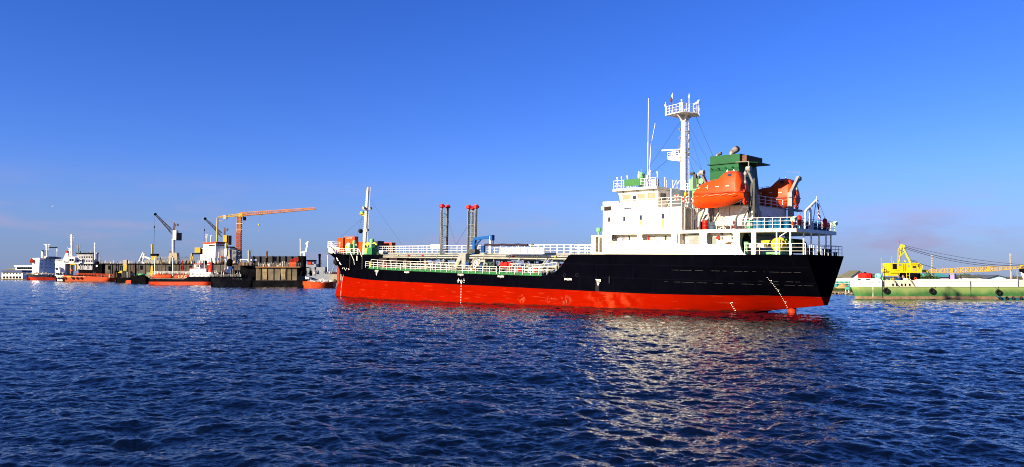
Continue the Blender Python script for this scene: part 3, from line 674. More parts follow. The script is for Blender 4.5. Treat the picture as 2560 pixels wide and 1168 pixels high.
def funnel():
    z0=Z3
    P=lambda x,y,z:(x,y,z)
    m=MB()
    # casing: port face upright forward, aft face raked
    m.loft([[(13.2,2,z0),(13.2,-2,z0),(9.2,-2,z0),(9.2,2,z0)],[(13.2,2,15.85),(13.2,-2,15.85),(9.75,-2,15.85),(9.75,2,15.85)]])
    m.b(9.6,13.2,-2,2,15.98,16.85)
    f=m.build('funnel',FGREEN,ship)
    m=MB(); m.prism([(13.45,-2.2),(13.45,2.2),(9.3,2.2),(8.2,.6),(8.2,-2.2)],15.86,15.97,'z'); m.build('funnel_platform',pm('funnel_green_shade',(.01,.085,.03),.5,.2,1),f)
    m=MB(); m.b(9.0,9.58,-1.9,1.6,15.98,16.7); m.build('exhaust_screen',RUST,f)
    for i in range(4):
        m=MB(); x=12.9-i*.85; m.ob((x,2.0,15.4),(x,2.3,15.4),.06,.06); m.sph((x,2.25,15.42),.09); m.build('bracket',FGREEN,f)
    m=MB(); m.t([(13.3,2.32,15.3),(9.5,2.32,15.3)],.025); m.build('pipe',FGREEN,f)
    m=MB(); m.b(9.36,9.5,.0,.8,14.4,15.3); m.build('window',GLASS,f)
    for px,py,r,y in((1791,392,.13,.3),(1828,388,.28,.2)):
        q=S(px,py,y=y); e=S(px+(4 if r<.2 else 6),py-(16 if r<.2 else 18),y=y-.4)
        m=MB(); m.t([(q.x,y,16.7),(q.x,y,16.85+r),(q.x-.15,y,17.1+r*1.2)],r,n=10); m.c((q.x-.1,y,17.1+r),(e.x-.3,y-.4,17.15+r*2),r*1.1,r*1.4,n=10)
        p=m.build('exhaust_pipe',pm('exhaust_steel',(.42,.38,.33),.4,.35,3,metal=.4),f,smooth=True)
        k=MB(); k.sph((e.x-.35,y-.42,17.17+r*2),r*1.32,n=10,m=6); k.build('soot_cap',pm('soot',(.05,.025,.02),.8,.4,5),p)
    # casing deckhouse below
    m=MB(); m.b(7.15,14.2,-3.9,3.55,Z2,Z3); m.build('engine_casing',CREAM,ship)
    m=MB(); m.b(7.05,14.3,-4.6,3.7,Z3,Z3+.06); m.build('casing_top',GREY,ship)
    m=MB(); m.rail([(14.2,3.6,Z3),(7.2,3.6,Z3),(7.2,-4.4,Z3)],1.05,1.3,3); m.build('rail',WHITE2,ship)
    m=MB(); m.rail([(10.0,-5.6,11.4),(7.4,-5.6,11.4)],1.2,.8,3); m.build('rail',WHITE2,ship)
    for x in(13.4,12.3,11.2,9.9):
        m=MB(); m.b(x-.02,x+.02,3.55,3.6,Z2+.1,Z3-.1); m.build('stiffener',GREY,ship)
    m=MB(); m.b(7.1,7.14,1.9,2.5,8.6,10.5); d=m.build('door',pm('door_sand',(.5,.40,.26),.5,.2,2),ship)
    m=MB(); m.b(7.09,7.13,-.1,.5,9.3,10.3); s=m.build('sign',WHITE2,ship)
    text_mb('M',.55,(7.08,.2,9.95),(0,-1,0),(0,0,1),bold=True).build('lettering',REDP,s)
    m=MB(); m.b(7.09,7.14,-.1,.5,8.6,9.15); m.build('switch_cabinet',GREY,ship)
    for x in(14.19,):
        for y in(5.6,5.1,4.4,3.9): m=MB(); m.b(14.1,14.2,y-.04,y+.04,Z2,Z3-.1); m.build('stiffener',WHITE,ship)
    m=MB(); m.b(14.12,14.2,4.55,4.9,9.2,9.8); m.build('window',GLASS,ship)
    m=MB(); m.b(14.05,14.2,4.4,5.5,Z2,Z3-.2); m.build('door',GREY,ship)
    # deck crane (mint) just forward of the port lifeboat
    q=S(1737,470,y=1.6); m=MB(); m.c((q.x,1.6,Z3),(q.x,1.6,13.3),.3,n=10); m.b(q.x-.5,q.x+.5,1.2,2,13.2,14.5); m.c((q.x+.4,1.4,14.6),(q.x-.5,1.4,14.6),.25,n=8); m.c((q.x-.9,.9,14.2),(q.x-.9,1.8,14.2),.32,n=10); k=m.build('stores_crane',MINT,ship)
    m=MB(); m.b(q.x-.45,q.x-.05,1.7,2.1,13.4,15.0); m.c((q.x-.1,1.9,15.1),(q.x+.4,1.9,15.1),.18,n=8); m.build('winch_motor',DGREY,k)
    m=MB(); m.ladder((q.x+.75,2.0,Z3),(q.x+.75,2.0,14.4),.5,(1,0,0),.035); m.build('ladder',WHITE2,ship)
funnel()
# ---------------------------------------------------------------- lifeboats and davits
ship_pt=lambda x,y,z:SM@Vector((x,y,z))
def onship(x,y,z,rz=0): return SM@Matrix.Translation((x,y,z))@Matrix.Rotation(rz,4,'Z')
def lifeboat(y,label,flip,dz=0):
    # x runs aft(0) -> bow(6.1); z from keel
    root=empty('lifeboat',mat=onship(6.75,y,10.82+dz),label=label,cat='lifeboat',group='orange enclosed lifeboats in davits')
    K=[(0.0,.55,1.35,.60,.62),(.35,.62,1.42,.80,.95),(1.0,.40,1.45,1.0,1.12),(2.0,.16,1.42,1.12,1.22),(3.4,.06,1.40,1.12,1.22),(4.7,.02,1.42,.98,1.10),(5.5,.05,1.46,.66,.80),(5.95,.18,1.50,.30,.42),(6.15,.45,1.52,.06,.10)]
    m=MB(); secs=[]
    for x,zk,zg,w,wg in K:
        s=[]
        for sg in(1,-1):
            pts=[(.04,zk-.10 if 1<x<5.8 else zk),(.12,zk),(w*.62,zk+.22),(w*.93,zk+.62 if zg-zk>.9 else zk+.4),(wg,zg)]
            pts=[(x,a*sg,c) for a,c in pts]; s+= pts if sg>0 else pts[::-1]
        secs.append(s)
    m.loft(secs); h=m.build('hull',ORANGE,root,smooth=True)
    # rubbing strake
    m=MB(); 
    for sg in(1,-1):
        for a,b in zip(K[:-1],K[1:]): m.ob((a[0],sg*(a[4]+.02),a[2]),(b[0],sg*(b[4]+.02),b[2]),.12,.13)
    m.build('rubbing_strake',pm('strake_orange',(.55,.05,.01),.5,.2,2),h)
    # canopy
    Kc=[(.18,1.0,.86,.60,2.15),(.22,1.02,.92,.66,2.50),(.62,1.12,1.06,.80,3.38),(.72,1.14,1.07,.80,3.50),(2.0,1.17,1.10,.80,3.56),(2.12,1.18,1.10,.80,3.50),(2.85,1.18,1.12,.80,2.82),(3.0,1.18,1.12,.80,2.78),(4.0,1.12,1.05,.72,2.70),(4.9,1.0,.92,.60,2.50),(5.5,.78,.65,.3,2.22),(5.92,.40,.32,.14,1.86),(6.10,.08,.06,.03,1.56)]
    m=MB(); secs=[]
    for x,w,w2,w3,zt in Kc:
        zb=1.44; s=[(x,w,zb),(x,w2,zb+(zt-zb)*.55),(x,w3,zb+(zt-zb)*.92),(x,w3*.55,zt),(x,-w3*.55,zt),(x,-w3,zb+(zt-zb)*.92),(x,-w2,zb+(zt-zb)*.55),(x,-w,zb)]; secs.append(s)
    m.loft(secs); cnp=m.build('canopy',ORANGE,root,smooth=True)
    m=MB()
    for sg in(1,-1):
        for x,l in((1.5,.42),(2.65,.42),(3.8,.0),(4.9,.4)):
            wy=1.10 if x<2.4 else(1.13 if x<3.3 else 1.06 if x<4.5 else .90); z=2.02
            if l: m.ob((x-l/2,sg*(wy+.03),z),(x+l/2,sg*(wy+.03-(.05 if x>4.5 else 0)),z),.03,.06)
            else: m.b(x-.2,x+.2,sg*wy-.04,sg*wy+.05,z-.03,z+.03); m.b(x-.03,x+.03,sg*wy-.04,sg*wy+.05,z-.2,z+.2)
    m.build('reflective_strips',WHITE2,cnp)
    for sg in(1,-1):
        m=MB(); m.ob((1.2,sg*.90,3.16),(1.6,sg*.90,3.16),.12,.28); m.build('window',GLASS,cnp)
    for sg in(1,-1):
        m=MB(); m.b(3.15,3.75,sg*1.10-.02,sg*1.10+.02,1.62,2.25); m.c((3.25,sg*1.13,1.95),(3.25,sg*1.17,1.95),.05,n=6); m.build('side_hatch',pm('hatch_orange',(.70,.05,.006),.5,.1,2),cnp)
        m=MB(); pr_=[(k*.55+.5,sg*((1.22 if k<7 else 1.0 if k<8 else .82)+.06),1.22-(.14 if k%2 else 0)) for k in range(10)]; m.t(pr_,.022,n=5); m.build('grab_line',pm('rope_pale',(.5,.42,.3),.8,.2,5),h)
    m=MB(); m.ob((.9,0,3.56),(1.9,0,3.62),.5,.06); m.c((2.5,-.35,3.2),(2.5,.35,3.2),.03,n=5); m.rail([(3.0,.3,2.76),(4.6,.3,2.62)],.14,.5,1,.02); m.build('roof_hatch',pm('hatch_orange',(.70,.05,.006),.5,.1,2),cnp)
    for x in(1.35,2.1): m=MB(); m.c((x,.1,3.5),(x,.1,3.85),.16,.02,n=6); m.build('marker_cone',WHITE2,cnp)
    m=MB(); m.b(.30,.36,-.28,.28,1.6,2.35); m.build('door',pm('lifeboat_shade_orange',(.7,.08,.01),.45,.1,2),cnp)
    m=MB()
    for x in(1.7,2.5,3.3,4.1,4.9,5.4):
        for sg in(1,-1): m.sph((x,sg*(1.10 if x<4.5 else .86 if x<5 else .70),.98),.04,n=6,m=4)
    m.build('grab_bolts',RUST,h)
    m=MB(); m.torus((.12,0,.42),.30,.09,(1,0,0),n=16,m=6); m.c((-.05,0,.42),(.4,0,.42),.07,n=8); m.ob((.1,-.28,.42),(.1,.28,.42),.03,.06); m.ob((.1,0,.14),(.1,0,.7),.03,.06)
    m.build('propeller_guard',ORANGE,root,smooth=True)
    m=MB(); m.b(.0,.3,-.4,.4,1.38,1.62); m.c((.15,0,1.6),(.15,0,2.1),.12,n=8); m.build('stern_hook_post',ORANGE,root)
    for x,zt in((.15,3.6),(5.6,3.9)):
        m=MB(); m.c((x,0,1.9 if x<1 else 2.15),(x,0,zt),.05,n=6); m.sph((x,0,zt-.3),.17,.1,.22); m.sph((x,0,2.4),.15,.12,.2); m.build('fall_block',GREY,root,smooth=True)
    return root
lifeboat(5.75,'orange enclosed lifeboat hanging in front of the green funnel','p')
lifeboat(-5.75,'orange enclosed lifeboat seen end on, slung beyond the funnel on the far side',0,.25)
def davits():
    for sg in(1,-1):
        for x in((6.55,11.9)):
            m=MB(); yi=sg*3.95
            if sg>0:
                # port side: low triangular cradle frames and a swung-out arm
                m.ob((x,sg*4.9,Z2),(x+.1,sg*4.2,10.2),.22,.24); m.ob((x+.9,sg*5.1,Z2),(x+.3,sg*4.3,10.2),.16,.2); m.ob((x,sg*3.7,10.3),(x,sg*4.6,13.2),.26,.3)
                m.ob((x,sg*4.6,13.2),(x+.05,sg*5.7,14.55),.24,.3); m.ob((x,sg*3.9,Z2),(x,sg*3.7,10.3),.26,.3)
            else:
                m.ob((x,sg*3.6,Z2),(x,sg*3.6,12.9),.42,.5); m.ob((x,sg*4.3,Z2),(x,sg*3.75,12.8),.18,.3); m.ob((x,sg*3.6,12.7),(x,sg*5.55,14.75),.3,.42)
                m.ob((x,sg*3.8,10.3),(x,sg*5.7,Z2+.2),.2,.26); m.b(x-.3,x+.3,sg*5.9,sg*4.0,10.9,11.1) if sg<0 else None
            m.c((x-.2,sg*5.65,14.6),(x+.25,sg*5.65,14.6),.26,n=10)
            d=m.build('davit',GREY,ship)
            w=MB(); w.c((x,sg*5.68,14.6),(x,sg*5.72,14.2),.03,n=5); w.c((x-.1,sg*4.4,13.1),(x-.1,sg*3.9,11.2),.02,n=4); w.build('fall_wire',WIRE,d)
    q=S(1960,444,y=-5.6); m=MB(); m.c((6.5,-5.6,14.8),(6.4,-5.5,15.3),.03,n=4); m.c((6.4,-5.5,15.3),(7.8,-5.2,15.4),.03,n=4); m.build('lamp_bracket',GREY,ship)
    m=MB(); m.c((6.6,5.6,14.7),(6.6,5.6,15.35),.06,n=5); m.c((6.6,5.6,15.35),(8.1,5.5,15.4),.04,n=4); m.build('lamp_bracket',GREY,ship)
    # frames under the port boat
    for x0,x1 in((12.9,12.1),(7.9,7.0)):
        m=MB(); m.ob((x0,5.7,Z2),(x0,5.7,9.6),.12,.16); m.ob((x0,5.7,9.6),(x0-.7,5.5,10.75),.12,.18); m.ob((x0-.7,5.5,10.75),(x0-1.25,5.5,10.72),.12,.16); m.ob((x0-1.25,5.5,10.7),(x0-.65,5.5,9.4),.10,.14); m.ob((x0-.65,5.5,9.4),(x0-.65,5.5,Z2),.1,.14)
        m.build('cradle_frame',DGREY,ship)
    m=MB(); m.ob((6.9,5.2,Z2),(6.5,5.0,13.2),.2,.25); m.ob((6.2,5.2,Z2+.2),(6.2,5.2,13.6),.16,.2); m.build('davit_post',DGREY,ship)
    m=MB(); m.ladder((11.6,4.5,Z2),(10.3,4.2,10.9),.5,(0,1,0),.04); m.build('ladder',CREAM,ship)
davits()
# ---------------------------------------------------------------- loose gear on the boat deck
def drum(x,y,z,mat,label,name='oil_drum',group=None,bands=None):
    root=empty(name,mat=onship(x,y,z),label=label,cat='drum',group=group)
    m=MB(); m.lathe([(.27,0),(.29,.02),(.285,.28),(.30,.30),(.285,.32),(.285,.58),(.30,.60),(.285,.62),(.29,.87),(.27,.88)],(0,0,0),n=16); m.build('shell',mat,root,smooth=True)
    m=MB(); m.lathe([(.262,.0),(.262,.02)],(0,0,.87),n=16); m.c((.13,0,.88),(.13,0,.91),.035); m.build('lid',mat,root)
    if bands: m=MB(); m.lathe([(.292,0),(.292,.36)],(0,0,.25),n=16); m.build('label_band',bands,root)
    return root
def copytree(o,parent=None):
    c=o.copy(); C.objects.link(c)
    if parent: c.parent=parent
    for ch in list(o.children): copytree(ch,c)
    return c
zB=Z2+.01
g='blue drums lashed along the boat deck rail'
pr=None; labs=[]
xs=[S(px,560,y=5.0) for px in(1890,1899.5,1911,1926,1937,1946,1962)]
ord_=['the blue drum next aft of the green and white drum','second blue drum aft of the green and white drum','third blue drum aft of the green and white drum','fourth blue drum aft of the green and white drum','fifth blue drum along the port rail from the green and white drum','sixth blue drum along the port rail from the green and white drum','last blue drum on the port rail, in the deck corner']
for i,q in enumerate(xs):
    y=min(5.3,bd(q.x)-.45)
    if pr is None: pr=drum(q.x,y,zB,TBLUE,ord_[0],group=g)
    else: d=copytree(pr); d.matrix_world=onship(S(1280,560,y=0).x*0+q.x,y,zB,random.random()*6); d['label']=ord_[i]
ox=['first','second','third','fourth','fifth','sixth','seventh','eighth']
for i,px in enumerate((2000,2009,2018,2027,2037,2048,2056,2066)):
    q=S(px,565,x=2.35); d=copytree(pr); d.matrix_world=onship(2.35+.05*(i%2),q.y,zB,random.random()*6)
    d['label']=ox[i]+' dark blue drum from the left along the shaded stern rail'; d['group']='blue drums along the stern rail of the boat deck'
q=S(1873,560,y=5.35); drum(q.x,5.2,zB,pm('drum_green',(.02,.36,.12),.35,.1,2),'green drum with a white and red band at the boat deck rail',bands=pm('drum_band',(.72,.55,.52),.4,.35,5))
q=S(1763,560,y=5.2); d=drum(q.x,5.2,zB,REDP,'bright red drum beneath the port lifeboat',name='oil_drum'); d.scale=(1,1,1.15)
q=S(1753,560,y=5.2); drum(q.x,5.0,zB,pm('drum_brown',(.045,.035,.03),.5,.3,3),'dark brown drum beside the bright red one')
def tarp():
    q=S(1782,565,y=5.2); root=empty('tarp_bundle',mat=onship(q.x,5.2,zB),label='slate blue tarpaulin bundle between the red drum and white liferafts',cat='tarpaulin')
    m=MB(); rg=random.Random(4); secs=[]
    for k in range(7):
        t=k/6; rr=(.36 if k else .3)*(1 if k<5 else .8 if k==5 else .35); secs.append([(rr*(1+rg.uniform(-.13,.13))*math.cos(a)*1.1,rr*(1+rg.uniform(-.1,.1))*math.sin(a),t*.85) for a in [2*math.pi*i/12 for i in range(12)]])
    m.loft(secs); m.build('cover',pm('tarp_slate',(.06,.10,.15),.7,.3,4),root,smooth=True)
    r=MB(); r.torus((0,0,.45),.40,.02,(0,0,1),n=14,m=4); r.build('lashing',WIRE,root)
tarp()
def raft(px,label,sx=1):
    q=S(px,557,y=5.1); root=empty('liferaft_canister',mat=onship(q.x,5.1,zB),label=label,cat='liferaft',group='white liferaft canisters in cradles')
    m=MB(); m.lathe([(.12,-.62),(.26,-.6),(.33,-.5),(.34,0),(.33,.5),(.26,.6),(.12,.62)],(0,0,.62),(1,0,0),n=16); m.build('canister',pm('canister_white',(.72,.68,.58),.45,.12,2),root,smooth=True)
    m=MB()
    for x in(-.35,.0,.35): m.torus((x,0,.62),.35,.018,(1,0,0),n=16,m=4)
    m.build('strap',WIRE,root)
    m=MB()
    for x in(-.4,.4): m.ob((x,-.3,.28),(x,.3,.28),.1,.12); m.b(x-.04,x+.04,-.3,-.22,0,.5); m.b(x-.04,x+.04,.22,.3,0,.5)
    m.build('cradle',pm('cradle_white',(.6,.57,.5),.5,.2,3),root)
raft(1803,'white liferaft canister nearer the slate tarpaulin bundle'); raft(1822,'white liferaft canister nearer the red hose reel')
def reel():
    q=S(1836,562,y=5.1); root=empty('hose_reel',mat=onship(q.x,5.1,zB),label='dark red hose reel at the aft end of the liferafts',cat='hose reel')
    m=MB(); m.torus((0,0,.45),.26,.1,(0,1,0)); m.build('hose',pm('hose_maroon',(.22,.02,.02),.6,.3,4),root,smooth=True)
    m=MB(); m.c((0,-.16,.45),(0,.16,.45),.1,n=10); m.b(-.3,.3,-.12,.12,0,.08); m.ob((-.22,0,0),(0,0,.45),.05,.06); m.ob((.22,0,0),(0,0,.45),.05,.06); m.build('frame',GREY,root)
reel()
# rails of the boat deck
def boatrails():
    P=[(7.9,5.62),(6.5,5.52),(5,5.3),(3.5,5.0),(2.4,4.75)]
    m=MB(); m.rail([(a,b,Z2) for a,b in P],1.08,1.0,3,.027); m.build('rail',WHITE2,ship)
    m=MB(); m.rail([(2.4,4.75,Z2),(1.85,4.35,Z2),(1.85,-3.9,Z2)],1.0,1.05,3,.03); m.build('rail',WHITE2,ship)
    # stanchions between the decks
    for px in(1952,1957):
        pass
    for x,y in((2.6,4.72),(2.0,3.1),(2.0,1.4),(2.0,-.4),(2.0,-2.1),(2.3,-4.0)):
        m=MB(); m.c((x,y,Z1),(x,y,Z2-.3),.08,n=8); m.build('stanchion',WHITE2,ship)
    m=MB(); m.b(5.9,6.35,5.25,5.45,Z1,Z2-.3); m.build('pillar',WHITE,ship)
    m=MB(); m.c((3.9,4.95,Z1),(3.9,4.95,Z2-.3),.07,n=8); m.c((3.6,4.9,Z1),(3.6,4.9,7.7),.05); m.c((3.6,4.9,7.7),(2.9,4.8,8.15),.05); m.build('stanchion',WHITE2,ship)
    # poop rail
    P=[(7.0,bd(7)-.1),(5.5,bd(5.5)-.1),(4,bd(4)-.1),(2.5,bd(2.5)-.1),(1.25,bd(1.25)-.1)]
    m=MB(); m.rail([(a,b,5.9) for a,b in P],1.1,1.15,3,.027); m.build('rail',WHITE2,ship)
    m=MB(); m.rail([(1.25,4.3,5.9),(1.25,-4.3,5.9)],1.05,.85,3,.027); m.build('rail',WHITE2,ship)
    m=MB(); m.rail([(1.25,-4.3,5.9),(4,-5,5.9),(8.2,-5.7,5.9)],1.05,1.3,3,.027); m.build('rail',WHITE2,ship)
    # mooring fittings
    for x,y in((6.0,5.1),):
        for dx in(-.3,.3):
            m=MB(); m.lathe([(.24,0),(.2,.1),(.2,.6),(.26,.68),(.26,.75)],(x+dx,y,5.86),n=12); m.build('bollard',BLACKM,ship,smooth=True)
    for y in(2.6,1.9,.3,-1.4,-2.2,-3.6):
        for d in(0,.42):
            if y in(.3,-3.6) and d: continue
            m=MB(); m.lathe([(.22,0),(.18,.1),(.18,.55 if y not in(.3,-3.6) else .35),(.24,.6 if y not in(.3,-3.6) else .4),(.24,.7 if y not in(.3,-3.6) else .45)],(1.75,y+d-.2,5.9),n=12); m.build('bollard',BLACKM,ship,smooth=True)
    # mooring winch with yellow and green drums under the deck overhang
    wn=MB(); wn.b(3.9,5.6,2.2,4.3,5.85,6.15); w=wn.build('mooring_winch',MINT,ship)
    for y,r,mt in((4.35,.62,YEL),(3.75,.72,YEL),(3.2,.75,MINT),(2.7,.7,GREEN),(2.0,.72,MINT)):
        m=MB(); m.c((4.2,y,6.95),(4.2,y-.08,6.95),r,n=20); m.build('drum_flange',mt,w)
    m=MB(); m.c((4.2,3.7,6.95),(4.2,2.1,6.95),.45,n=16); m.build('rope_drum',pm('rope_green',(.06,.2,.05),.8,.4,6),w)
    m=MB(); m.c((4.6,2.0,6.9),(4.6,-1.9,6.9),.72,n=20)
    for k in range(6): m.torus((4.6,1.8-k*.7,6.9),.72,.05,(0,1,0),n=18,m=4)
    m.build('rope_storage_reel',pm('reel_green',(.02,.10,.03),.6,.5,2.5),ship,smooth=True)
    m=MB(); m.prism([(4.8,7.35),(5.9,7.3),(5.5,6.9),(5.2,6.6)],4.4,4.55); m.build('winch_guard',YEL,ship)
    m=MB(); m.b(5.2,6.8,4.5,5.1,6.55,7.05); m.build('canvas_cover',WHITE2,ship)
    m=MB(); m.c((7.3,4.7,6.9),(7.3,4.7,7.2),.3,n=12); m.c((7.3,4.7,5.9),(7.3,4.7,6.9),.15); m.build('mushroom_vent',MINT,ship)
    m=MB(); m.b(8.3,8.6,-4.6,4.6,Z1,Z2-.36); m.build('aft_deckhouse_wall',WHITE,ship)
    m=MB(); 
    m.loft([[(8.28,2.9+.9*math.cos(a),7.15+1.0*math.sin(a)) for a in [2*math.pi*i/18 for i in range(18)]],[(8.25,2.9+.9*math.cos(a),7.15+1.0*math.sin(a)) for a in [2*math.pi*i/18 for i in range(18)]]]); m.build('vent_opening',DARK,ship)
    # stern light gantry and flagstaff on the boat deck
    a=Vector((2.0,1.3,Z2)); m=MB(); q0=S(2012,575,x=2.0);q1=S(2014,528,x=2.0);q2=S(2042,500,x=2.0)
    m.ob((2.0,q0.y,Z2),(2.0,q1.y,q1.z),.16,.16,up=(1,0,0)); m.ob(q1,q2,.16,.2,up=(1,0,0)); m.build('stern_gantry',WHITE2,ship)
    m=MB(); q3=S(2030,575,x=1.9); m.c(q3,S(2042,492,x=1.9),.045,n=6); m.build('flagstaff',WHITE2,ship)
    q=S(2026,560,x=1.95); m=MB(); m.c((1.95,q.y,Z2),(1.95,q.y,Z2+2.0),.13,n=8); m.c((1.95,q.y,Z2+2.0),(1.95,q.y,Z2+2.3),.14,.1,n=8); m.build('vent_post',CREAM,ship)
    for (a_,b_),(c_,d_) in(((2042,500),(1985,548)),((2045,500),(2064,550)),((2036,505),(2018,545))):
        m=MB(); m.c(S(a_,b_,x=2.0),S(c_,d_,x=2.2),.018,n=4); m.build('stay_wire',WIRE,ship)
    # deck floodlights at the two stern corners
    for px,py in((2087,560),(1985,548)):
        q=S(px,py,x=1.7); m=MB(); m.c((1.7,q.y,Z2),(1.7,q.y,q.z),.05); m.ob(q+Vector((0,.3,-.1)),q+Vector((0,-.25,.12)),.4,.34); m.build('floodlight',pm('floodlight_mint',(.5,.72,.42),.5,.2,3),ship)
boatrails()
def ring(px,py,x,lab,ax=(1,0,0),y=None):
    q=S(px,py,x=x) if y is None else S(px,py,y=y); root=empty('life_ring',mat=onship(q.x,q.y,q.z),label=lab,cat='life ring')
    m=MB(); m.torus((0,0,0),.29,.085,ax,n=20,m=8); m.build('ring',pm('ring_orange_red',(.72,.07,.02),.5,.15,3),root,smooth=True)
    m=MB(); a=Vector(ax)
    for k in range(4):
        t=math.pi/4+k*math.pi/2; d=Vector((0,math.cos(t),math.sin(t))) if a.x else Vector((math.cos(t),0,math.sin(t)))
        m.c(d*.29-d.cross(a)*.06,d*.29+d.cross(a)*.06,.098,n=8)
    m.build('band',WHITE2,root)
ring(1984,559,1.72,'orange life ring on the stern rail beside the left red cylinder')
ring(2070,565,1.72,'orange life ring on the stern rail at the far right corner')
ring(1713,498,0,'orange life ring with a yellow float on the bridge deck rail',(0,1,0),y=5.95)
ring(1692,494,0,'red life ring on the bridge deck beside the sloping ladder',(0,1,0),y=4.3)
ring(1734,502,0,'life ring tucked beside the port lifeboat bow',(0,1,0),y=4.2)
q=S(1714,489,y=6.05); r=empty('smoke_float',mat=onship(q.x,6.05,q.z-.1),label='yellow smoke float clipped above the life ring on the bridge deck rail',cat='float')
m=MB(); m.lathe([(.10,0),(.14,.1),(.14,.4),(.05,.55)],(0,0,0),n=10); m.build('canister',YEL,r,smooth=True); m=MB(); m.b(-.16,.16,-.1,-.04,.1,.2); m.build('clip',GREY,r)
for px,lab in((1997,'red cylinder on the stern rail, left of the flagstaff'),(2061,'red cylinder on the stern rail, near the far right corner')):
    q=S(px,560,x=1.75); r=empty('gas_cylinder',mat=onship(1.7,q.y,Z2+.25),label=lab,cat='cylinder',group='red cylinders on the stern rail')
    m=MB(); m.lathe([(.12,0),(.22,.04),(.22,.85),(.15,.95),(.06,1.0)],(0,0,0),n=14); m.build('body',REDP,r,smooth=True); m=MB(); m.c((0,0,1.0),(0,0,1.08),.05); m.build('valve',GREY,r)
def flag():
    r=empty('flag',mat=onship(1.9,S(2043,495,x=1.9).y,0),label='drooping red, white and blue striped flag on the stern flagstaff',cat='flag')
    top=SMI.to_3x3()@Vector((0,0,0)); cols=[REDP,WHITE2,pm('flag_navy',(.02,.03,.2),.7,.1,4),WHITE2,REDP]
    a=S(2043,497,x=1.9); m=MB(); m.cm=0
    y0=0; N=8
    # cloth hanging in folds: 5 colour bands run down the drooping fly
    ws=[0,1/6,2/6,4/6,5/6,1]
    for b in range(5):
        m=MB(); vs=[]
        for j in range(15):
            t=j/14
            for k in range(3):
                u=ws[b]+(ws[b+1]-ws[b])*k/2
                z=a.z-.1-u*1.05-t*1.9*(.55+.25*u) ; yy=-(t*.95*(1-.35*u))*.55+ .15*u*0 -u*.18; xx=.12*math.sin(t*9+u*4)*(.3+t)
                vs.append((xx,yy+.06*math.sin(t*7+u*3),z))
        m.add(vs,[(j*3+k,j*3+k+1,j*3+k+4,j*3+k+3) for j in range(14) for k in range(2)]); m.build('stripe',cols[b],r,smooth=True)
flag()
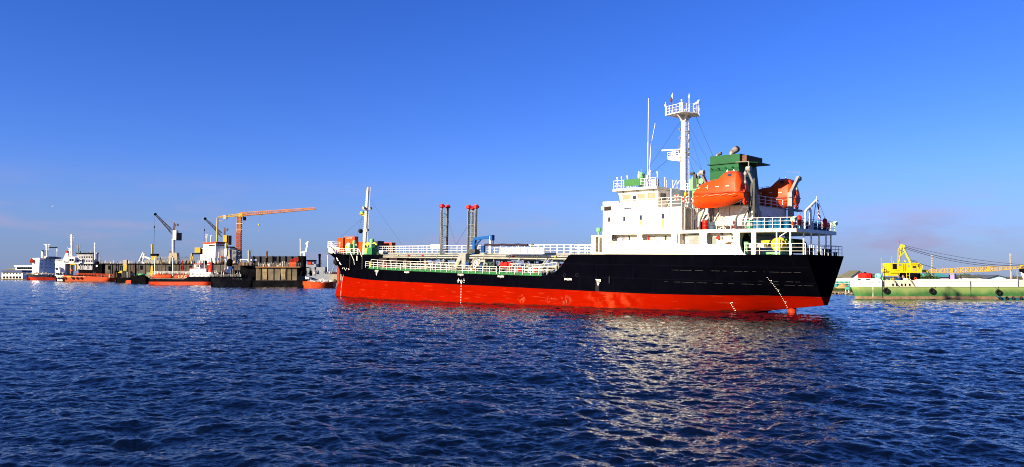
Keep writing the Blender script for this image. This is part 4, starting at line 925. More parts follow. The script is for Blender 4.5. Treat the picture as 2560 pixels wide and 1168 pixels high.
# ---------------------------------------------------------------- main deck
def maindeck():
    rg=random.Random(21)
    # outer rails, tall rails inboard, in the runs the photograph shows
    def run(x0,x1,y,z,h,sp,s=1):
        n=max(2,int(abs(x1-x0)/4)+1); P=[]
        for i in range(n+1):
            x=x0+(x1-x0)*i/n; P.append((x,s*min(y,bd(x)-.15),zd(x)+z))
        m=MB(); m.rail(P,h,sp,3,.032,.040); m.build('rail',WHITE2,ship)
    for s in(1,-1):
        run(75.9,53.1,5.85,.1,1.0,1.5,s); run(52.2,43.6,5.85,.1,1.0,1.6,s); run(43,34.2,5.85,.1,1.02,1.45,s)
    run(75.5,53.3,4.9,.25,1.25,1.5); run(42.0,33.5,4.9,.25,1.25,1.6)
    m=MB(); m.c((53.2,4.9,3.9),(53.2,4.9,4.5),.06); m.c((75.6,4.9,3.6),(75.6,4.9,4.4),.09); m.build('yellow_gate_post',YEL,ship)
    # catwalk
    m=MB(); m.b(30.6,81,-.62,.62,5.98,6.06)
    for y in(-.62,.62): m.b(30.6,81,y-.05,y+.05,5.84,6.08)
    m.build('catwalk_deck',GREY,ship)
    for y in(.62,-.62):
        x0=81
        while x0>31:
            x1=max(30.6,x0-10); m=MB(); m.rail([(x0,y,6.06),(x1,y,6.06)],1.15,1.25,3,.030); m.build('catwalk_rail',WHITE2,ship); x0=x1
    for x in(78,72,66,60,54.5,48.5,42.5,37,32):
        m=MB(); 
        for y in(-.55,.55): m.c((x,y,3.0),(x,y,5.9),.09,n=6)
        m.ob((x,-1.6,5.0),(x,1.9,5.0),.16,.18); m.c((x,1.8,3),(x,1.8,5.0),.08,n=6); m.build('pipe_support',GREY,ship)
    # cargo lines
    for y,z,r,x0,x1 in((1.5,5.62,.10,31.5,80),(1.0,5.35,.20,33,79.5),(1.55,5.3,.13,31.5,79),(-1.1,5.3,.2,32,79),(.45,5.7,.07,31,80),(2.0,4.2,.16,36,76),(2.6,3.75,.13,36,76),(-2.4,4.0,.18,36,76)):
        m=MB(); m.c((x0,y,z),(x1,y,z),r,n=10); 
        for k in range(int((x1-x0)/5.5)): m.c((x0+3+k*5.5-.05,y,z),(x0+3+k*5.5+.05,y,z),r*1.6,n=10)
        m.build('cargo_pipe',pm('pipe_buff',(.40,.39,.33),.5,.25,1,rust=.3,rcol=(.16,.08,.04)),ship,smooth=True)
    # big ventilated manifold trunks and the A-frame steps
    for px,w in((1156,1.4),(1216,.0)):
        q=S(px,650,y=1.8)
        if w: 
            m=MB(); m.prism([(q.x-1.3,3.0),(q.x-1.3,5.9),(q.x+.1,5.9),(q.x+2.2,3.0),(q.x+1.2,3.0),(q.x-.1,4.9),(q.x-.4,4.9),(q.x-.4,3.0)],1.2,2.3); m.build('manifold_trunk',GREY,ship)
            m=MB(); m.ladder((q.x+2.6,2.6,3.0),(q.x+.6,2.6,6.2),.6,(0,1,0),.04); m.build('ladder',GREY,ship)
    m=MB(); m.b(51.0,53.4,-.9,1.3,3.0,5.85); m.build('manifold_box',GREY,ship)
    # silver corrugated gangway stowed on the rail side + its dark hose
    r=empty('gangway',mat=onship(0,0,0),label='silver corrugated gangway stowed flat along the catwalk',cat='gangway')
    m=MB(); m.b(37.7,46.3,2.55,2.62,5.92,6.68); m.b(37.7,46.3,2.75,3.0,5.86,5.93); m.b(37.7,46.3,2.5,2.66,6.68,6.78)
    for k in range(20): x=37.75+k*.45; m.b(x,x+.12,2.62,2.72,5.93,6.68)
    m.build('side_panel',pm('galvanised',(.58,.59,.60),.35,.15,2,metal=.35),r)
    m=MB(); m.rail([(46.3,2.58,6.75),(37.8,2.58,6.75)],.35,1.1,1,.03); m.build('handrail',WHITE2,r)
    r=empty('cargo_hose',mat=onship(0,0,0),label='dark cargo hose laid along the catwalk rail above the gangway',cat='hose')
    a=S(1218,613.5,y=2.3); b=S(1326,613.5,y=2.3); n=14; pts=[Vector(a).lerp(b,i/n)+Vector((0,0,.04*math.sin(i*1.3))) for i in range(n+1)]
    m=MB(); m.t([p+Vector((0,.5,.05)) for p in pts],.15,n=8); m.build('hose',pm('hose_dark',(.035,.02,.035),.6,.3,4),r,smooth=True); e=S(1331,613.5,y=2.3); m=MB(); m.sph(e,.25); m.build('end_cap',pm('cap_olive',(.15,.2,.06),.6,.2,4),r,smooth=True)
    # blue knuckle crane
    cb=empty('deck_crane',mat=onship(0,0,0),label='blue knuckle boom deck crane standing by the right vent tower',cat='crane')
    a=S(1186,640,y=.9); x=a.x; m=MB(); m.c((x,.9,3.0),(x,.9,5.8),.32,n=12); m.build('pedestal',GREY,cb)
    m=MB(); m.b(x-.28,x+.28,.65,1.15,5.8,7.9); e1=S(1190,597,y=.9); e2=S(1231,592,y=.9); m.ob((x+.1,.9,7.9),(e1.x,.9,e1.z),.45,.5); m.ob((e1.x+.1,.9,e1.z),(e2.x,.9,e2.z),.36,.42); m.ob((x-.2,.9,7.2),(e1.x-1.1,.9,e1.z-.1),.2,.24); m.b(e2.x-.2,e2.x+.25,.65,1.15,e2.z-.55,e2.z+.25); m.build('boom',pm('crane_blue',(.012,.10,.36),.4,.15,2),cb)
    c=S(1227,600,y=.9); m=MB(); m.c((c.x,.95,e2.z+.1),(c.x,.95,6.1),.15,n=10); m.build('extension_cylinder',WHITE2,cb,smooth=True)
    m=MB(); m.c((c.x-.5,.9,e2.z-.5),(c.x-.5,.9,7.0),.09,n=6); m.build('hook_block',DGREY,cb)
    m=MB(); bx=S(1186,641,y=.9); m.b(x-.8,x+.9,.5,1.5,6.07,6.6); m.build('control_box',DGREY,cb)
    q=S(1207,622,y=1.2); m=MB(); m.b(q.x-.35,q.x+.35,1.0,1.3,6.15,7.2); m.build('blue_cover',BLUE,ship)
    # white sign on the catwalk
    a=S(1076,612,y=1);b=S(1100,623,y=1); m=MB(); m.b(b.x,a.x,.98,1.02,b.z,a.z); m.build('sign_board',WHITE2,ship)
    # vent towers
    RC=pm('cap_red',(.72,.015,.02),.4,.1,3)
    for lab,pipes,zt,lx in (('left',((1104,.8),(1118,-.6)),13.4,1110.5),('right',((1171,.8),(1180.5,-.8),(1189.5,.8)),12.95,1184)):
        V=MB(); xs=[]
        tw=empty('vent_tower',mat=onship(0,0,0)); C.objects.unlink(tw); bpy.data.objects.remove(tw)
        first=None
        for px,y in pipes:
            q=S(px,560,y=y); xs.append((q.x,y)); m=MB(); m.c((q.x,y,3.0),(q.x,y,zt),.21,n=12)
            for z in(5,7,9,11): m.c((q.x,y,z-.04),(q.x,y,z+.04),.25,n=12)
            p=m.build('vent_riser',pm('vent_grey',(.21,.22,.20),.5,.25,1.4,rust=.35,rcol=(.10,.06,.04)),ship,smooth=True); l2=MB(); l2.ladder((q.x-.3,y+.2,3),(q.x-.3,y+.2,zt-.5),.34,(1,0,0),.03,.3); l2.build('ladder',DGREY,p)
            k=MB(); k.lathe([(.24,-.1),(.28,-.02),(.46,0),(.46,.36),(.33,.40),(.33,.5)],(q.x,y,zt-.1),n=8); k.build('vent_cap',RC,p)
        (xa,ya),(xb,yb)=xs[0],xs[1]
        for x_,y_ in xs[1:]:
            m=MB()
            for z in(4.5,6.6,8.6,10.4,12.3): m.ob((xa,ya,z),(x_,y_,z),.1,.1); m.ob((xa,ya,z-1.1),(x_,y_,z),.06,.06)
            m.build('brace',GREY,ship)
        q=S(lx,560,y=.9); m=MB(); m.ladder((q.x+.25,1.0,3),(q.x+.25,1.0,zt-.4),.42,(1,0,0),.032,.3)
        for k in range(14): z=5.2+k*.55; m.torus((q.x+.25,1.25,z),.3,.018,(0,0,1),n=8,m=3)
        m.build('caged_ladder',GREY,ship)
    for a,b in(((1119,545,0),(1139,610,.6)),((1169,565,0),(1140,612,.6)),((1104,540,0),(1098,612,1))):
        m=MB(); m.c(S(a[0],a[1],y=a[2]),S(b[0],b[1],y=b[2]),.02,n=4); m.build('stay_wire',WIRE,ship)
    # valves, handwheels, hose bins, tank hatches: dense clutter along the main deck
    cols=[REDP,GREY,GREY,pm('valve_blue',(.02,.04,.2),.5,.2,3),GREEN,DGREY,CREAM,RUST,GREY]
    def valve(x,y,z,mt):
        k=rg.random(); m=MB()
        if k<.4: m.c((x,y,3.02),(x,y,z),.07,n=6); m.torus((x,y,z),.2,.03,(0,0,1),n=10,m=4); m.c((x,y,3.02),(x,y,3.5),.17,n=8); nm='valve'
        elif k<.6: m.t([(x-.5,y,3.3),(x-.5,y,z),(x+.3,y,z),(x+.3,y,3.3)],.09,n=6); m.c((x-.1,y,z-.16),(x+.1,y,z-.16),.17,n=8); nm='pipe_bend'
        elif k<.8: m.c((x,y,3.02),(x,y,3.75),.3,n=10); m.c((x,y,3.75),(x,y,3.83),.36,n=10); m.c((x+.2,y,3.8),(x+.2,y,4.1),.03); nm='tank_hatch'
        else: m.b(x-.35,x+.35,y-.2,y+.2,3.02,3.6+rg.random()*.5); m.c((x,y,3.6),(x,y,z),.05,n=5); nm='pump_unit'
        m.build(nm,mt,ship)
    for i in range(86):
        x=rg.uniform(36.5,76.3); y=rg.choice([rg.uniform(2.6,4.4),rg.uniform(-4.5,-1.5)])
        valve(x,y,rg.uniform(3.8,4.9),rg.choice(cols))
    # hose reels and drums seen amidships
    for px,py,c_,r_ in((1170,661,BLUE,.36),(1203,661,BLUE,.36),(1224,661,pm('reel_dark_green',(.01,.08,.04),.5,.2,3),.36),(1233,662,pm('reel_dark_green',(.01,.08,.04),.5,.2,3),.36),(1257,662,REDP,.40),(1266,662,REDP,.40),(1276,660,REDP,.32)):
        q=S(px,py,y=3.3); m=MB(); m.c((q.x,3.0,q.z),(q.x,3.5,q.z),r_,n=14); m.b(q.x-.1,q.x+.1,3.1,3.4,3.0,q.z); m.build('hose_reel_drum',c_,ship)
    for px,py in((1190,658),(1196,655),(1188,663)):
        q=S(px,py,y=3.6); m=MB(); m.torus(q,.38,.07,(0,1,.2),n=14,m=5); m.build('coiled_hose',pm('hose_pale',(.55,.5,.45),.6,.2,3),ship)
    for px,y in((1161,0),(1192,1.3),(1198,1.3),(1372,1.2),(1378,1.4),(1385,1.0),(1305,1.4)):
        q=S(px,640,y=y); m=MB(); m.ob((q.x+1.3,y+1.3,3.1),(q.x-.3,y+.6,5.4),.1,.12); m.build('derrick_strut',GREY,ship)
    q=S(1284,640,y=.6)
    for px,c_ in((1058,REDP),(1023,REDP),(1284,REDP),(1391,pm('yellow_horn',(.7,.6,.05),.5,.2,3)),(996,pm('yellow_horn',(.7,.6,.05),.5,.2,3))):
        q=S(px,637,y=1.6); m=MB(); m.c((q.x,1.6,5.5),(q.x,1.85,5.6),.15,n=8); m.build('fire_monitor',c_,ship)
    for px in(1262,1313,1330,1352): 
        q=S(px,650,y=-2.5); m=MB(); m.c((q.x,-2.5,3.1),(q.x,-2.5,4.9),.35,n=12); m.c((q.x,-2.5,4.9),(q.x,-2.5,5.0),.45,n=12); m.build('ventilator',DGREY,ship)
    m=MB(); m.b(39.2,40.4,4.95,5.0,3.55,4.0); m.build('red_notice',REDP,ship)
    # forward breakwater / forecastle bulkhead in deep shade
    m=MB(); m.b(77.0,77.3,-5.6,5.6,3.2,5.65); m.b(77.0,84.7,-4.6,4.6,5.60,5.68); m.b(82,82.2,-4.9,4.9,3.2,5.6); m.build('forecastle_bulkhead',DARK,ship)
    for x in(70.5,73.5): m=MB(); m.b(x,x+2.2,-3.0,3.2,3.2,5.1); m.build('store_trunk',pm('trunk_maroon',(.035,.022,.024),.6,.4,1.2),ship)
maindeck()
def forecastle():
    # side rails climbing round the bow
    P=[(x,bd(x)-.12,zd(x)) for x in(84.8,87,89.3,91.5,93.5,95.5,97.2,97.9)]
    m=MB(); m.rail(P,1.0,1.5,3,.034); m.build('rail',WHITE2,ship)
    m=MB(); m.rail([(a,-b,c) for a,b,c in P],1.0,1.5,3,.034); m.build('rail',WHITE2,ship)
    m=MB(); m.rail([(84.8,4.6,5.65),(80.0,4.6,5.65)],1.0,1.3,3,.04); m.t([(83.3,5.0,6.6),(81.9,5.2,6.5),(80.0,5.4,4.6),(79.8,5.4,3.9)],.055); m.t([(79.8,4.6,6.6),(78.0,4.8,4.6)],.055); m.build('rail',WHITE2,ship)
    b=S(911,600,y=0); t=S(920.5,468,y=0)
    m=MB(); m.c((b.x,0,5.6),(b.lerp(t,.55).x,0,b.lerp(t,.55).z),.34,.28,n=10); m.c(b.lerp(t,.55),t,.28,.2,n=10); fm=m.build('foremast',pm('mast_stained_white',(.66,.58,.40),.5,.15,1,rust=.7,rcol=(.45,.24,.06),streak=3),ship,smooth=True)
    m=MB(); d=Vector((-.38,-.1,0)); m.ladder(Vector((b.x,0,6))+d,t+d*.7,.4,(.3,1,0),.03,.35); m.build('ladder',WHITE2,fm)
    m=MB(); d=Vector((.40,.1,0)); 
    for i in range(26): p=b.lerp(t,i/26); m.c(p+d*.6,p+d*1.2,.025,n=4)
    m.build('step_irons',WHITE2,fm)
    q=S(906,538,y=0); m=MB(); m.lathe([(.1,0),(.5,.25),(.52,.4),(.3,.5)],(q.x,0,q.z-.1),n=12); m.b(q.x-.9,q.x,-.1,.1,q.z-.1,q.z+.05); p=m.build('lamp_platform',YEL,fm)
    m=MB(); m.c((q.x+.1,0,q.z+.4),(q.x+.1,0,q.z+.7),.34,.3,n=10); m.build('lamp',MINT,p)
    for px,py in((913,520),(929,521),(921,575)):
        q=S(px,py,y=.3); m=MB(); m.c(q,q+Vector((0,.45,-.05)),.2,.34,n=10); m.ob(q,S(918,py+3,y=0),.08,.08); m.build('floodlight',GREY,fm)
    q=S(901.5,578,y=0); m=MB(); m.sph(q,.42,.42,.42,n=12,m=8); m.build('anchor_ball',BLACKM,ship,smooth=True)
    for a,c_ in(((907,545),(851,594)),((906,540),(889,602)),((924,497),(1004,611))):
        m=MB(); m.c(S(*a,y=0),S(*c_,y=.3),.02,n=4); m.build('stay_wire',WIRE,ship)
    # windlass: drums with yellow and black flanges
    for px,py,y,r in((872,612,1.4,.95),(921,619,2.0,1.0)):
        q=S(px,py,y=y); w=MB(); w.b(q.x-1.4,q.x+1.2,y-1.6,y+.1,5.65,6.1); w.b(q.x-1.2,q.x-.5,y-.6,y+.2,6.1,7.6); w=w.build('windlass',MINT if px>900 else GREEN,ship)
        zc=6.9
        for yy in(y,y-1.3): m=MB(); m.lathe([(r*.75,0),(r,.05),(r,.14),(r*.75,.16)],(q.x,yy,zc),(0,1,0),n=22); m.build('drum_flange',pm('flange_yellow',(.70,.62,.08),.5,.3,2.2) if px>900 else CREAM,w,smooth=True)
        m=MB(); m.c((q.x,y,zc),(q.x,y-1.3,zc),r*.6,n=16); m.build('rope_drum',GREY if px<900 else GREEN,w)
        m=MB(); 
        for k in range(3):
            a0=k*2.1; m.prism([(q.x,zc)]+[(q.x+r*.86*math.cos(a0+j*.25),zc+r*.86*math.sin(a0+j*.25)) for j in range(4)],y+.17,y+.2)
        m.build('hazard_sectors',BLACKM if px>900 else YEL,w)
    m=MB(); q=S(930,625,y=3); m.b(q.x-1.0,q.x+.4,2.7,3.7,5.65,6.9); m.build('hydraulic_tank',pm('tank_green',(.03,.22,.07),.5,.25,2),ship)
    for px,py,y,r,h,mt in((886,602,3.0,.3,8.1,MINT),(930,600,-.5,.42,8.5,MINT),(895,640,3.8,.2,6.6,WHITE2)):
        q=S(px,py,y=y); m=MB(); m.c((q.x,y,5.6),(q.x,y,h-.5),r*.8,n=12); m.c((q.x,y,h-.5),(q.x,y,h-.1),r,n=12); m.lathe([(r,0),(r*.9,.12),(r*.3,.22)],(q.x,y,h-.1),n=12); m.build('mushroom_vent',mt,ship,smooth=True)
    m=MB(); q=S(938,612,y=-1); m.b(q.x-1.3,q.x+.6,-2,-.6,5.65,8.2); m.build('deck_store',DGREY,ship)
    # orange steel boxes
    OB=pm('box_orange',(.72,.09,.015),.5,.15,1.5)
    for (p,q_,y,lab) in(((843.7,596),(857,619),-1.2,'tall narrow orange box at the very tip of the bow'),((861,593),(886,618),-1.6,'wide orange box behind the forward windlass, lettering along its top'),((890,606),(909,618),-2.4,'low orange box half hidden behind the foremast foot'),((945,608),(979,634),-3.0,'orange container with a dark hatch, abaft the foremast')):
        a=S(*p,y=y);b_=S(*q_,y=y); r=empty('steel_box',mat=onship((a.x+b_.x)/2,y,5.7),label=lab,cat='container')
        w=abs(a.x-b_.x)/2; h=a.z-5.7; m=MB(); m.b(-w,w,-.8,0,.12 if p[0]<940 else .45,h); m.b(-w-.05,w+.05,-.85,.05,h,h+.07)
        for k in range(5): m.b(-w+2*w*k/4-.04,-w+2*w*k/4+.04,0,.04,.12,h)
        m.build('body',OB,r); m=MB()
        for sx in(-w+.1,w-.1):
            for y_ in(-.7,-.1): m.b(sx-.06,sx+.06,y_-.06,y_+.06,-.4,.14 if p[0]<940 else .46)
        m.build('feet',DGREY,r)
        if p[0]==861: m=MB(); m.b(-w*.6,w*.6,.05,.06,h-.3,h-.1); m.build('label_plate',pm('faded_orange_label',(.8,.35,.25),.5,.4,6),r)
        if p[0]==945: m=MB(); m.b(-.2,.9,.04,.08,.55,1.2); m.build('hatch',pm('hatch_maroon',(.15,.02,.02),.5,.2,2),r)
    # hose canopy / catwalk head
    m=MB(); m.b(78.2,81,-.7,.7,6.06,6.5); m.build('catwalk_locker',CREAM,ship)
    m=MB(); q=S(893,645,y=4); m.c((q.x,4,4.6),(q.x,4,5.7),.12); m.build('roller_post',WHITE2,ship)
forecastle()
# ---------------------------------------------------------------- the far shore and the moored ships (metres; P(px,py,D) places a measured point D metres out)
P=at
def WL(y): return CAMH*F/(y-692)
def K(D): return D/F
def Zp(py,D): return at(1280,py,D).z
def Xp(px,D,py=690): return at(px,py,D).x
AL=R(50)
def box3(mb,p0,pm_,p1,yt,yb,D,al=AL):
    "rectangular block seen cornerwise: left edge, near edge, right edge in pixels"
    c=Vector((Xp(pm_,D),D,0)); r=Vector((math.cos(al),math.sin(al),0)); l=Vector((-math.sin(al),math.cos(al),0))
    def ln(px,d): u=Xp(px,D)/D; return (u*c.y-c.x)/(d.x-u*d.y)
    lr,ll=ln(p1,r),ln(p0,l); q=[c,c+r*lr,c+r*lr+l*ll,c+l*ll]; zb,zt=Zp(yb,D),Zp(yt,D)
    mb.add([(p.x,p.y,z) for z in(zb,zt) for p in q],[(3,2,1,0),(4,5,6,7)]+[(i,(i+1)%4,4+(i+1)%4,4+i) for i in range(4)])
    return c,r,l
def bx(mb,x0,x1,yt,yb,D,dep=3,front=0):
    "box facing the viewer"
    return mb.b(Xp(x0,D),Xp(x1,D),D+front,D+front+dep,Zp(yb,D),Zp(yt,D))
def row(mb,x0,x1,y0,y1,D,n,fill=.55,front=-.05):
    w=(x1-x0)/n
    for i in range(n): mb.b(Xp(x0+w*i,D),Xp(x0+w*(i+fill),D),D+front,D+front+.1,Zp(y1,D),Zp(y0,D))
def bar(mb,a,b,D,w,dD=0): return mb.c(P(a[0],a[1],D),P(b[0],b[1],D+dD),w,n=6)
def far_hull(root,D,top,wl,red,beam,mats,bowl=.35,sternl=.12,name='hull',lean=0):
    """hull seen from the side; top=[(px,y)...] sheer line from the left end (bow) to the right"""
    k=K(D); x0=Xp(top[0][0],D); x1=Xp(top[-1][0],D); L_=x1-x0; mb=MB(); secs=[]; N=34
    def sheer(px):
        for (a,p),(b,q) in zip(top[:-1],top[1:]):
            if px<=b: return p+(q-p)*(px-a)/max(1e-6,b-a)
        return top[-1][1]
    zr=Zp(red,D); nr,nb=3,5; cols=[]
    for i in range(N+1):
        t=i/N; px=top[0][0]+(top[-1][0]-top[0][0])*t; zt=Zp(sheer(px),D); col=[]
        for j in range(nr+nb+1):
            z=-1.2+(zr+1.2)*j/nr if j<=nr else zr+(zt-zr)*(j-nr)/nb
            f=max(0,(z+1.2)/(zt+1.2))
            tb=min(1,max(0,(t-.10*(1-f)*(1 if bowl>0 else 0))/abs(bowl))) if bowl>0 else 1
            ts=min(1,max(0,(1-t-.07*(1-f))/sternl)) if sternl>0 else 1
            w=beam/2*(1-(1-tb)**2.1)*(.45+.55*(1-(1-ts)**2)) if sternl>0 else beam/2*(1-(1-tb)**2.1)
            if t==1 and f<.4 and sternl>0: w*=.5
            col.append((w,z))
        cols.append((x0+L_*t,col))
    n=nr+nb+1
    for s in(-1,1):
        o=len(mb.v); mb.v+=[(x,D+beam/2+s*w+lean*(x-x0),z) for x,c in cols for w,z in c]
        for i in range(N):
            for j in range(n-1):
                q=(i*n+j,i*n+j+1,(i+1)*n+j+1,(i+1)*n+j)
                mb.f.append(tuple(a+o for a in(q[::-1] if s<0 else q))); mb.m.append(0 if j<nr else 1)
    e=cols[-1]; mb.cm=1
    mb.add([(e[0],D+beam/2-w+lean*L_,z) for w,z in e[1]]+[(e[0],D+beam/2+w+lean*L_,z) for w,z in e[1]],[(j,j+1,n+j+1,n+j) for j in range(n-1)])
    dk=MB(); dk.add([(x,D+beam/2-c[-1][0]+lean*(x-x0),c[-1][1]-.15) for x,c in cols]+[(x,D+beam/2+c[-1][0]+lean*(x-x0),c[-1][1]-.15) for x,c in cols],[(i,i+1,N+2+i,N+1+i) for i in range(N)])
    h=mb.build(name,mats[:2],root,smooth=True); dk.build('deck',mats[2],root); return h
def mast(root,D,px,yb,yt,w=.25,mat=None,cross=3,name='mast',spread=4,rg=random.Random(2)):
    m=MB(); bar(m,(px,yb),(px,yt),D,w)
    for i in range(cross):
        y=yt+(yb-yt)*(.06+.5*i/max(1,cross)); s=spread*(1-.15*i)*rg.uniform(.6,1.1)
        m.ob(P(px-s,y,D),P(px+s,y,D),w*.7,w*.7)
        for sx in(-s,s): bar(m,(px+sx,y),(px+sx,y-rg.uniform(1,3)),D,w*.45)
    return m.build(name,mat or WHITE2,root)
def clutter(root,D,x0,x1,ybase,n,hmax,mats,seed,names=('deck_gear',),wmax=3):
    rg=random.Random(seed)
    for i in range(n):
        px=rg.uniform(x0,x1); h=rg.uniform(.25,1)*hmax; w=rg.uniform(.5,wmax); m=MB(); f=rg.uniform(0,2.5)
        k=rg.random()
        if k<.35: m.c(P(px,ybase,D+f),P(px,ybase-h,D+f),K(D)*.62,n=6)
        elif k<.6: m.b(Xp(px-w/2,D),Xp(px+w/2,D),D+f,D+f+K(D)*w,Zp(ybase,D),Zp(ybase-h*.6,D))
        elif k<.8: m.ob(P(px,ybase,D+f),P(px+rg.uniform(-3,3),ybase-h,D+f),K(D)*.6,K(D)*.6)
        else: m.lathe([(K(D)*w*.4,0),(K(D)*w*.45,K(D)*h*.4),(K(D)*w*.15,K(D)*h*.55)],P(px,ybase,D+f),n=8)
        m.build(rg.choice(names),rg.choice(mats),root)
def frail(root,D,x0,x1,y,h,mat=None,sp=None,dy=0,r=None,bars=2,y1=None):
    m=MB(); y1=y if y1 is None else y1; r=r or K(D)*.28
    m.rail([P(x0,y,D+dy),P(x1,y1,D+dy)],h*K(D),sp or 3.2*K(D),bars,r); return m.build('rail',mat or WHITE2,root)
FW=pm('far_white',(.74,.73,.68),.5,.12,.5,rust=.25,rcol=(.45,.33,.18),streak=2)
FB=pm('far_black_hull',(.007,.008,.012),.7,.5,.5,spec=0); FR=pm('far_red_boot',(.55,.03,.01),.55,.25,.5); FO=pm('far_orange',(.62,.07,.012),.5,.25,.6,rust=.2,rcol=(.2,.05,.02))
FGB=pm('far_grey_blue',(.46,.46,.48),.55,.2,.4); FD=pm('far_dark_steel',(.008,.008,.010),.8,.7,.4,spec=0); FY=pm('far_yellow',(.66,.45,.04),.5,.25,.8,rust=.2)
BEIGE=pm('far_beige',(.50,.42,.30),.6,.25,.5,rust=.3)
GEAR=[FW,FD,RUST,BEIGE,FD,GREY]
# --- white waterfront sheds on the far left
D=1100
a=absroot('warehouse',(Xp(30,D),D,.75),label='low white shed with a blue roof at the far left edge of the shore',cat='warehouse')
m=MB(); bx(m,4,57,680,696.8,D,30); m.build('wall',FW,a); m=MB(); m.prism([(Xp(2,D),Zp(680.5,D)),(Xp(57.5,D),Zp(680.5,D)),(Xp(55,D),Zp(675.5,D)),(Xp(8,D),Zp(675.5,D))],D-2,D+32); m.build('roof',pm('roof_slate_blue',(.07,.10,.24),.6,.2,.1),a)
for i in range(6): 
    m=MB(); row(m,8+i*8,14+i*8,691,696,D,1,.8,-.3); m.build('doorway',FD,a)
    m=MB(); row(m,8+i*8,14+i*8,683,686,D,1,.5,-.3); m.build('window',FD,a)
D=1130
a=absroot('office_building',(Xp(58,D),D,.75),label='long flat-roofed white building behind the blue-roofed shed',cat='building')
m=MB(); bx(m,38,86,667,697,D,20); m.build('wall',pm('office_cream',(.62,.62,.52),.6,.1,.1),a); m=MB(); bx(m,36,88,663.5,667,D,22,-2); m.build('roof',FW,a)
m=MB(); row(m,42,84,669,673,D,8,.8,-.3); m.build('window_band',FD,a)
D=1160; a=absroot('low_hall',(Xp(26,D),D,.75),label='low grey-green hall roof left of the flat-roofed white building',cat='building')
m=MB(); bx(m,14,40,674,697,D,20); m.build('wall',BEIGE,a); m=MB(); m.prism([(Xp(12,D),Zp(674,D)),(Xp(42,D),Zp(674,D)),(Xp(38,D),Zp(671,D)),(Xp(20,D),Zp(672,D))],D-1,D+22); m.build('roof',pm('roof_sage',(.25,.28,.2),.7,.2,.1),a)
D=WL(697.8); a=absroot('moored_launch',(Xp(8,D),D,0),label='tiny white launch in front of the blue-roofed shed',cat='boat')
far_hull(a,D,[(2,693.5),(8,695),(16,695)],697.8,697.3,4,[FD,FW,FW],.4,.1); m=MB(); bx(m,6,12,691.5,695,D+1,3); m.build('cabin',FW,a)
# --- lavender-sided tanker
D=WL(700); a=absroot('grey_tanker',(Xp(100,D),D,0),label='far tanker with lavender-grey superstructure and red boot, leftmost of the ships',cat='ship')
far_hull(a,D,[(57,682.5),(64,684),(75,686.5),(100,687.5),(150,688),(178,688)],700,693.5,14,[FR,pm('hull_slate',(.05,.055,.065),.6,.3,.1),GREEN],.18,.1,lean=.35)
m=MB(); c,r,l=box3(m,80,97,150,645,690,D+6,R(55)); m.build('superstructure',pm('lavender_white',(.80,.72,.70),.6,.15,.15),a)
m=MB(); box3(m,108,112,144,641,646,D+9,R(55)); m.build('bridge',FW,a)
m=MB()
for i in range(7): 
    q=Vector((Xp(114,D),D+6,0))+r*(i*2.0+1); m.b(q.x-.6,q.x+.6,q.y-1.2,q.y-.2,Zp(646,D+6),Zp(643,D+6))
m.build('bridge_windows',FD,a)
for j,y in enumerate((652,660,669)):
    for i in range(5):
        q=Vector((Xp(101,D+6),D+6,0))+r*(i*4.6+1); w=MB(); w.ob((q.x,q.y-.15,Zp(y,D)),(q.x+.9*r.x,q.y-.15+.9*r.y,Zp(y,D)),.2,.9); w.build('window',FD,a)
mast(a,D+8,118,643,610,.7,FW,4,spread=7); m=MB(); bx(m,112,135,617.5,619.5,D+8,5); m.build('mast_platform',FD,a)
mast(a,D+8,143,643,622,.35,FW,3,spread=2)
m=MB(); box3(m,101,104,110,629,645,D+9); m.build('funnel',FW,a); m=MB(); box3(m,102,104,108,626,629,D+9.5); m.build('funnel_cap',FD,a)
b=absroot('lifeboat',(Xp(80,D),D+12,Zp(660,D)),label='orange lifeboat on the left flank of the lavender-grey tanker',cat='lifeboat'); m=MB(); m.sph(P(79.5,653,D+12),2.0,4,2.6); m.build('hull',FO,b,smooth=True); m=MB(); m.sph(P(79.5,650,D+12),1.3,2.6,1.6); m.build('canopy',FO,b,smooth=True)
clutter(a,D+3,62,132,685,26,7,[FD,RUST,BEIGE,FW],5,('deck_gear','deck_pipe'),4); frail(a,D+2,66,134,686,2.2,BEIGE,dy=1)
for px in(63,81,104,122,131): m=MB(); m.sph(P(px,687,D+.3),.4); m.build('hull_lamp',FW,a)
# --- orange and white supply vessel
D=WL(704); a=absroot('supply_vessel',(Xp(205,D),D,0),label='orange offshore supply vessel with white bow column and row of tyre fenders',cat='ship')
far_hull(a,D,[(130,668),(136,672),(139,687),(160,688),(190,690.5),(250,692),(285,694)],704,702,11,[pm('boot_rusty',(.20,.09,.04),.7,.4,.2),FO,GREY],.22,.1)
m=MB(); m.prism([(Xp(137,D),Zp(668,D)),(Xp(147,D),Zp(668,D)),(Xp(150,D),Zp(680,D)),(Xp(152,D),Zp(702,D)),(Xp(144,D),Zp(702,D)),(Xp(141,D),Zp(690,D))],D-.2,D+6); m.build('bow_column',FW,a)
m=MB(); m.prism([(Xp(152,D),Zp(682,D)),(Xp(160,D),Zp(682,D)),(Xp(157,D),Zp(702,D)),(Xp(152,D),Zp(702,D))],D-.15,D+4); m.build('white_panel',FW,a)
m=MB(); bx(m,137,162,657,690,D+2,7); m.build('deckhouse',FW,a); m=MB(); bx(m,136,158,652,657,D+2.5,6); m.build('upper_deckhouse',FW,a)
m=MB(); m.prism([(Xp(148,D),Zp(655,D)),(Xp(156,D),Zp(634,D)),(Xp(162,D),Zp(632,D)),(Xp(161,D),Zp(655,D))],D+3,D+7); m.build('stack',FW,a)
